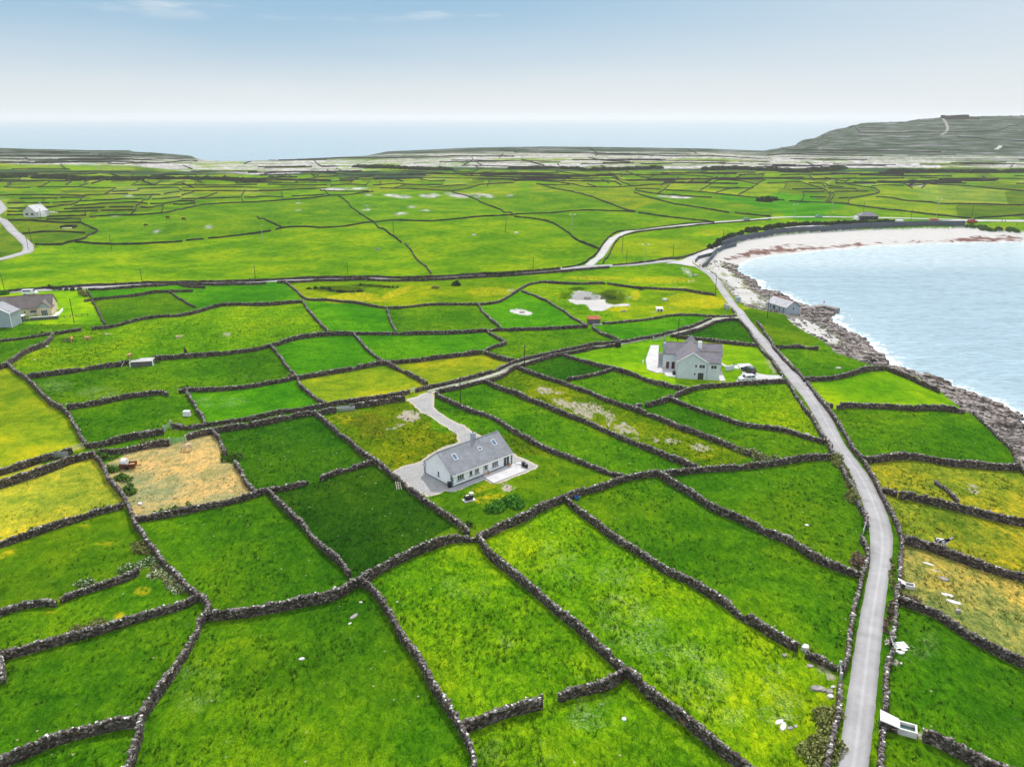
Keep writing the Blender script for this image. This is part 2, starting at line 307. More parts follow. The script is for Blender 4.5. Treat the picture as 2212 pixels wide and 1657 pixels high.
# ------------------------------------------------------------------ dry stone walls: label | height | trace
WALLS = '''
loose grey dry stone wall running off the frame's left edge near its lower corner | 1.5 | B0 22,488 14,600 0,720
dry stone wall with a mossy top below the trail of white cow parsley | 1.4 | B0 -40,515 30,500 130,490 240,455 400,415 560,365 740,325 920,275 1110,215 1330,130 1560,70 1650,30 1700,2
weedy tumbled stone wall ending in a gap in the lower field | 1.2 | B0 -30,160 40,125 90,110 250,75 340,55 480,65
overgrown grey stone wall leading up to the patch of white cow parsley | 1.2 | N0 520,1465 600,1430 700,1395 870,1345 1000,1310 1100,1270 1190,1225
long pale winding stone wall down the side of the straw-coloured field | 1.5 | N0 810,215 850,270 900,350 930,420 990,480 1050,550 1090,620 1120,690 1145,760 1160,830 1220,910 1270,990 1355,1050 1360,1095 1420,1160 1500,1240 1580,1320 1650,1390 1700,1420 1790,1470 B0 1800,60 1830,105 1790,140
light grey stone wall curving steeply down to the bottom edge between two large green fields | 1.7 | B0 1785,150 1730,200 1690,290 1640,380 1600,470 1540,570 1480,660 1400,750 1330,850 1270,930 1210,1020 1198,1060 1215,1120 1190,1210 1165,1300 1140,1390 1110,1475 1080,1560
stone wall climbing from the bottom corner to join the steep light grey wall | 1.6 | B0 -60,1450 0,1430 120,1370 280,1325 420,1260 560,1205 700,1160 860,1120 1000,1090 1100,1070 1185,1068
thick dark wall curving from the steep light grey wall to the next fork | 1.8 | B0 1785,150 1900,157 2050,150 2212,125 B1 120,95 200,78 350,50 500,30 640,8 N1 700,1415 800,1360 870,1310
tall thick wall arching from the fork up to the white cottage's garden corner | 2.0 | N1 870,1310 930,1275 1030,1210 1130,1150 1250,1095 1340,1055 1430,1010 1540,975 1640,935 1780,925 1890,930
thick stone wall closing the lower end of the white cottage's garden | 1.9 | N1 1890,930 1950,905 2050,850 2212,785 N2 130,730 260,660 400,600
stone wall arching above the blue tub to the next wall fork | 1.7 | N2 400,600 520,557 650,520 780,478 900,435 1000,408 1130,388 1250,377
bush-grown stone wall from the fork up to the hedge by the coast road | 1.6 | N2 1290,378 1420,362 1540,347 1700,338 1850,333 2000,318 2212,295 N3 180,275 300,250 430,245 555,242
free-ending stone wall down the middle of the darkest green fields | 1.5 | N1 90,530 150,590 230,660 300,740 390,820 440,880 480,930 560,1000 640,1075 720,1150 770,1210 800,1240
stone wall along the lower side of the straw field, part covered in ivy | 1.4 | N0 1150,768 1230,768 1340,748 1500,722 1680,682 1800,652 1930,632 2050,598 2170,568 2212,550
short stone wall from the straw field corner to the gap in the dark green fields | 1.4 | N1 0,550 95,525 200,510 330,480 440,450
short weedy wall between the gap in the dark green fields and the cottage wall | 1.3 | N1 540,425 600,390 700,360 800,335 900,310 985,282
stone wall beside the white cottage's gravel yard, from the grassy lane to the arched wall | 1.4 | M1 500,1085 560,1140 640,1210 720,1280 800,1340 870,1410 930,1460 N1 1000,275 1060,312 1150,380 1250,460 1340,540 1430,610 1530,680 1640,750 1720,810 1800,870 1812,905
bright-capped wall running from the cottage garden corner down to the T junction by the gap | 1.8 | N1 1905,940 1970,1020 2040,1100 2120,1160 2190,1210 N2 60,1290 150,1370 240,1440 B2 310,70 400,150 520,240 620,320 710,400 800,490 880,570 950,640
long orange-lichened wall from the fork down to the bottom edge beside the widest field | 1.7 | N1 880,1310 940,1330 990,1380 1030,1440 B1 1080,80 1150,170 1220,280 1290,380 1370,490 1430,590 1490,700 1560,820 1640,940 1720,1060 1750,1130 1800,1240 1870,1360 1900,1430 1880,1490
wall stub with a slatted hurdle at its free end by a gap | 1.7 | B1 1760,1128 1830,1115 1950,1072 2080,1028 2212,978 B2 120,945 235,905
straight-ended wall stub between the gap in the front field and the T junction | 1.7 | B2 395,870 470,828 600,788 740,758 850,732 945,672
mossy thick wall from the T junction to the bottom edge of the view | 1.9 | B2 955,645 1040,700 1110,770 1200,850 1300,920 1400,1000 1500,1080 1620,1170 1740,1260 1860,1350 1960,1430 2060,1490 2150,1560
long brown stone wall from below the blue tub down to the roadside gate pillar | 1.7 | N2 440,605 530,670 620,740 740,830 860,920 980,990 1090,1060 1200,1130 1320,1210 1420,1260 1540,1320 1640,1385 1740,1450 1830,1490 B2 1850,80 1980,170 2120,240 2212,305 B3 110,345 190,395 260,445
short broken end of wall beside the roadside gate pillar | 1.6 | B3 350,480 420,518 500,560 600,612
dark stone wall slanting from the wall fork down to the bend of the coast road | 1.7 | N2 1255,385 1330,433 1430,492 1530,545 1620,612 1720,672 1830,722 1960,775 2080,835 2212,900 N3 60,905 160,950 280,1012 400,1082 500,1132 620,1182 720,1222 805,1243
stone wall from the cottage driveway, past the utility pole, down to the arched wall | 1.3 | M1 1540,925 1600,970 1680,1000 1760,1040 1880,1080 1980,1110 2080,1155 2180,1220 M2 0,1242 90,1295 220,1370 350,1420 480,1475 N2 600,295 720,340 830,380 930,403
stone wall along the lower side of the bare rocky field | 1.5 | M1 1960,815 2040,850 2130,890 M2 0,912 90,960 200,1000 320,1040 420,1090 520,1130 640,1170 740,1220 860,1270 980,1320 1100,1370 1230,1420 1330,1465 N2 1400,262 1500,302 1580,330
stone wall with scrubby grass along the upper side of the bare rocky field | 1.4 | M2 40,700 150,750 280,790 420,830 540,880 650,910 760,960 900,1010 1030,1055 1160,1105 1300,1160 1420,1210 1560,1260 1680,1310 1800,1350 1900,1390 2000,1430 N2 2100,230 2180,258
stone wall from the lane along the lower lawn of the grey two-storey house | 1.5 | M2 440,595 560,630 700,670 850,705 960,740 1080,780 1200,825 1320,852 1475,885
low tumbled cross wall dividing the two small fields by the grey house's lower lawn | 1.1 | M2 455,805 560,785 680,762 780,738 850,715
isolated lump of stone wall beside a small gap near the rocky field | 1.1 | M2 1020,1038 1090,1022
curving stone wall from the rocky field gap up to the grey house's driveway entrance | 1.5 | M2 1130,1022 1220,997 1330,968 1400,932 1480,905 1500,888 1600,862 1700,855 1850,848 2000,832 2130,822 M3 0,822 90,818 160,815
low stone wall slanting across the pasture to the roadside slab below the grey house | 1.3 | M2 1335,970 1440,1012 1560,1052 1680,1092 1800,1137 1920,1177 2060,1202 2200,1218 M3 100,1232 200,1252 310,1287 400,1312 490,1340
roadside wall from the grey house's driveway down to the clump of bushes | 1.2 | M3 165,815 230,905 280,985 330,1062 400,1152 450,1235 510,1325 560,1402 N3 505,90 540,150 575,228
roadside wall hidden behind bushes on the inland side of the road bend | 1.2 | N3 640,320 680,400 730,490 780,590 810,690 850,770 858,845
roadside wall below the small metal gate on the inland side of the bend | 1.3 | N3 815,945 860,1010 858,1100 840,1190 812,1270 790,1350 780,1440 B3 770,70 740,170 712,290 702,400 690,500 672,590 655,630 620,640
roadside wall from the lower gate pillar to the bottom edge beside the thorn bushes | 1.3 | B3 628,770 618,850 606,930 590,1050 570,1150 550,1250 535,1350 518,1475 505,1560
inland roadside wall bordering the bright lawn of the grey house | 1.2 | M2 1940,292 1990,350 2040,420 2090,500 2150,570 2212,632 M3 60,672 120,765
seaward roadside wall beside the upper shore fields, down to the white stone | 1.2 | M2 2085,318 2140,382 2200,450 M3 60,530 120,600 200,690 270,750 325,815
seaward roadside wall from the white stone past two fields to the yellow meadow | 1.3 | M3 340,835 400,900 460,980 530,1060 590,1150 640,1240 700,1330 760,1420 790,1470 N3 820,255 880,360 940,460 980,540 1030,640 1070,720 1110,810 1140,900 1162,970 1155,1050 1145,1130 1150,1200 1138,1275
seaward roadside wall between the upper water trough and the broken gap with pallets | 1.3 | N3 1130,1345 1110,1420 1112,1475 B3 1100,110 1092,200 1077,300 1065,395
seaward roadside wall from the broken gap down to the lower water trough | 1.4 | B3 1078,480 1050,530 1045,600 1030,700 1015,800 1010,900 1010,985
seaward roadside wall from the lower water trough to the bottom edge | 1.4 | B3 1005,1125 990,1230 980,1330 970,1475 962,1560
dark stone wall from the white roadside stone to the top of the rocky shore | 1.6 | M3 330,802 450,797 600,782 720,757 820,722 900,712 1005,708
shore wall running along the rocks beside the bright green shore field | 1.5 | M3 1015,705 1080,732 1180,768 1260,803 1340,842 1430,872 1485,905
small wall between the first two shore fields below the boathouse | 1.4 | M3 75,522 200,523 330,527 440,537
stub of wall by the road at the end of the double shore wall | 1.3 | M3 505,1015 570,1032
straight dark two-length wall to the rocks between bright and darker shore fields | 1.7 | M3 610,1038 700,1022 850,1027 1000,1027 1150,1037 1270,1048 1290,1046 1420,1043 1560,1053 1705,1075
long dark wavy wall on the upper side of the yellow hay meadow | 1.7 | N3 820,253 950,258 1060,238 1200,228 1350,243 1480,268 1570,288 1700,298 1850,313 2000,323 2165,323
rubble shore wall at the top of the rocks near the frame's edge | 1.3 | N3 2085,145 2125,215 2148,290 2180,335 2230,400
tumbled rubble line along the grass edge above the rocky shore | .8 | M3 1790,1100 1880,1185 1950,1265 2030,1335 2090,1395 2130,1450
short stub of wall leaving the road in the yellow hay meadow | 1.2 | N3 985,527 1060,547 1110,567
heavy straight wall across the yellow hay meadow with a grey slab leaning on it | 2.0 | N3 1145,572 1220,570 1320,593 1430,618 1560,643 1700,678 1850,713 2000,748 2120,783 2212,795 2320,810
low thin wall curling through the middle of the yellow hay meadow | .8 | N3 1455,462 1530,507 1600,572 1642,632
dark wall behind which the black and white horse stands | 1.8 | N3 1172,940 1280,970 1400,1003 1500,1038 1620,1083 1750,1128 1880,1173 2010,1213 2120,1243 2212,1268 2320,1295
dark wall from the brown brambles by the road below the straw meadow with flat stones | 1.7 | B3 1130,20 1230,60 1340,95 1440,130 1540,195 1640,255 1740,325 1850,385 1960,445 2070,495 2150,540 2212,560 2320,605
stone wall from beside the lower water trough out of the bottom corner | 1.8 | B3 1350,1203 1450,1225 1560,1275 1680,1335 1800,1395 1920,1445 2060,1495 2200,1555
tall dark wall on the lower side of the green lane above the pale yellow field | 1.9 | N0 -60,495 0,475 130,430 260,392 400,345 520,298 640,252 740,227 805,215
partly ivy-covered wall above the straw field, ending in a square pillar at the wide gate | 1.8 | N0 850,195 960,192 1100,170 1230,145 1350,125 1450,122
stone wall from the wide gate along the lane to the small metal trough | 1.6 | N0 1610,72 1700,42 1820,18 M0 1900,1228 2050,1207 2212,1183 M1 150,1153 300,1118 480,1087 560,1082 680,1068
stone wall from the metal trough to its rounded end at the cottage driveway | 1.6 | M1 800,1037 900,1017 1050,997 1180,973 1272,968
slab-topped wall on the upper side of the green lane below the yellow corner field | 1.6 | N0 -60,390 0,370 100,335 230,300 330,262 420,242 520,217 615,182
stone wall between the wire gate and the slanting pasture gate along the lane | 1.6 | M0 735,1368 850,1362 980,1332 1100,1302 1250,1272 1405,1247
wavy weed-lined wall on the grassy lane's upper side to the yellow field's gate | 1.3 | M0 1475,1203 1560,1218 1650,1218 1780,1193 1900,1173 2050,1148 2212,1128 M1 150,1088 300,1068 480,1048 600,1023 750,997 900,977 1050,957 1180,933 1308,908
long wall above the lane from the yellow field's gate towards the coast road | 1.3 | M1 1362,897 1450,873 1560,853 1700,823 1830,788 1950,758 2060,722 2140,683 M2 0,652 100,627 200,603 330,577 450,548 560,527 680,502 800,492 900,482 960,477 1060,457 1180,437 1300,412 1420,377 1530,352 1620,312 1700,278
wall on the lane's lower side from the cottage driveway to the black tank | 1.2 | M1 1545,912 1640,893 1740,873 1850,843 1960,813 2060,797 2160,748 M2 0,702 60,687 150,657 240,627 330,602 420,587 560,560 680,530 800,516 880,505
wall on the lower side of the lane behind the grey house's pole | 1.2 | M2 1350,433 1440,418 1550,387 1650,347 1730,312 1830,287 1930,288
wall behind the grey two-storey house running to the coast road | 1.3 | M2 1390,435 1480,443 1620,458 1760,478 1900,493 2085,508
stone wall on the upland side of the straw field, down to its thorn bush | 1.4 | M0 1830,1248 1880,1312 1920,1382 1945,1440
stone wall below the thorn bush on the upland side of the straw field | 1.4 | N0 2015,295 2070,362 2120,452 2180,530 2205,548
ivy-patched wall on the lower side of the pale yellow-green field beside the straw field | 1.4 | N0 -60,1005 0,983 120,943 260,893 400,853 560,808 700,758 820,713 920,685 1055,655
dark wall curving down beside the yellow corner field to the green lane | 1.7 | M0 60,663 130,732 220,792 300,872 380,942 430,1002 530,1052 600,1122 640,1202 690,1282 733,1350
broad heap-like stone wall beside the cattle pasture | 1.9 | M0 -60,700 0,697 60,672 140,612 260,543 380,500 440,442 455,405
stone wall with a white end post near the cattle feeder | 1.5 | M0 470,407 540,397 620,383 695,372
long winding dark wall on the far side of the cattle pasture | 1.7 | M0 788,362 900,352 1020,332 1150,292 1250,272 1400,253 1580,243 1700,218 1800,182 1900,157 2050,152 2212,157 M1 150,152 300,137 388,132
hedge-grown wall in front of the cream bungalow's lower lawn | 1.2 | M0 -40,475 0,470 150,452 300,432 430,408
wall along the near side of the cattle pasture up to the ruined hut | 1.6 | M0 235,777 380,762 560,737 750,707 900,687 1050,672 1115,658
wall from the ruined hut past the upright stone and along the yellow fields' upper pastures | 1.6 | M0 1310,627 1450,612 1600,602 1750,592 1900,577 2050,562 2212,543 M1 110,512 200,487 320,452 450,428 600,413 700,408 810,407
straight dark wall from the pasture corner to the rusty-roofed shed | 1.4 | M1 810,407 950,407 1200,407 1400,407 1600,402 1800,397 1950,382 2060,372 2212,375 M2 150,368 300,363 450,355 630,345
short free-ending wall above the field with the white tank | 1.5 | M0 575,1042 720,1022 850,1002 1000,962 1150,942 1300,922 1400,912 1440,932
wall from the leafy corner between the two flowery pastures | 1.4 | M0 1540,907 1600,892 1750,892 1900,882 2050,872 2212,852 M1 100,832 250,807 330,782
wall running down beside the field with the white tank to the green lane | 1.3 | M0 1610,912 1650,992 1700,1062 1750,1142 1770,1190
pale knobbly wall from the pasture down past the bushes to the lane | 1.2 | M1 110,512 170,572 220,642 260,702 310,752 340,792 370,852 430,902 500,962 560,1002 600,1015
dark wall along the upper edge of the two pale yellow fields | 1.6 | M1 352,787 500,762 650,737 780,717 900,692 1000,672 1110,657 1250,647 1400,632 1550,612 1700,597 1820,582 1940,567
thick wall dividing the two pale yellow fields | 1.6 | M1 1120,662 1200,702 1300,752 1400,802 1470,838
wall closing the end of the second pale yellow field | 1.5 | M1 1950,568 2030,602 2120,627 2212,642
broken pale wall between the two smooth green fields above the yellow ones | 1.1 | M1 820,412 870,462 920,522 980,572 1030,612 1090,652
hooked stone wall at the end of the long smooth green field | 1.2 | M1 1965,382 2030,422 2100,462 2155,490 2090,512 2030,522 1955,560
wall running down the side of the big tufted pasture to the grassy bank | 1.4 | M1 395,132 440,202 500,272 560,342 620,397
thin short wall between two middle pastures below the flowery hollow | 1.1 | M1 1120,205 1140,270 1170,350 1190,392
thin broken wall running down from the flowery hollow's boundary | 1.1 | M1 1890,152 1940,212 1980,262 2000,277 2040,312 2085,355
pale wall along the end of the cream bungalow's garden | 1.3 | M0 750,32 790,112 830,192 880,282 903,332
dark wall across from the bungalow garden's end wall between two paddocks | 1.5 | M0 795,115 900,103 1050,88 1200,73 1350,48 1500,43 1660,38
wall slanting between the paddock and the rough green field | 1.3 | M0 1455,48 1540,102 1620,152 1675,178
stub of dark wall just below the straight inland road | 1.5 | F0 1530,1255 1570,1272 1660,1283 1760,1290
long wall round the far side of the paddocks below the flowery hollow and sand pit | 1.4 | F1 240,1242 310,1292 370,1352 430,1392 500,1397 600,1392 720,1407 860,1422 960,1442 1080,1462 1200,1464 1320,1452 1460,1437 1600,1432 1800,1432 1950,1432 2080,1412 2160,1372 2212,1335 F2 60,1292 130,1262 240,1240 400,1252 550,1257 780,1252
bank-like dark wall beyond the sand pit down to the coast road | 1.5 | F2 800,1253 900,1267 1000,1282 1120,1292 1300,1302 1450,1307 1620,1337 1740,1352
curved wall between the small sand scrape and the big sand pit | 1.2 | M2 60,42 150,72 270,122 370,182 450,232 520,287 580,312 630,342
grassy wall leading from the rusty-roofed shed to the lane | 1.2 | M2 670,352 700,372 740,402 820,432 900,467
wavy wall from the rusty-roofed shed to the coast road | 1.1 | M2 760,318 830,318 870,312 1000,302 1100,292 1250,267 1400,247 1550,247 1700,257 1900,264 1908,235 1870,200
tall dark wall on the far side of the straight inland road | 1.7 | F0 -60,1333 0,1328 200,1307 450,1287 800,1267 1200,1252 1600,1242 2212,1230 F1 300,1212 650,1202 1000,1197 1300,1202 1600,1190 1900,1175 2212,1160 F2 200,1145 400,1125
wall on the inner curve of the side road junction and up its far side | 1.2 | F2 410,1122 520,1108 610,1075 680,1020 735,960 790,890 840,833 900,808 1050,797 1250,772 1500,742 1700,732
dark wall on the near side of the straight inland road below the person walking | 1.5 | F0 760,1303 900,1303 1100,1288 1400,1268 1530,1253 1750,1263 2000,1261 2212,1257 F1 78,1250
dark wall on the near side of the inland road beyond the field entrance | 1.4 | F1 170,1245 300,1242 600,1228 900,1218 1200,1230 1400,1227 1600,1217 1900,1200 2212,1183 F2 200,1168 400,1148 600,1133 820,1115
low wall along the near side of the side road around the triangular field | 1.1 | F2 765,1082 795,1040 840,955 882,892 940,842 1050,817 1200,797 1400,777 1600,752 1800,737 2212,705
dark wall along the upper side of the junction road to the promenade | 1.4 | F2 850,1098 1000,1087 1200,1063 1400,1037 1550,1003 1680,953
'''
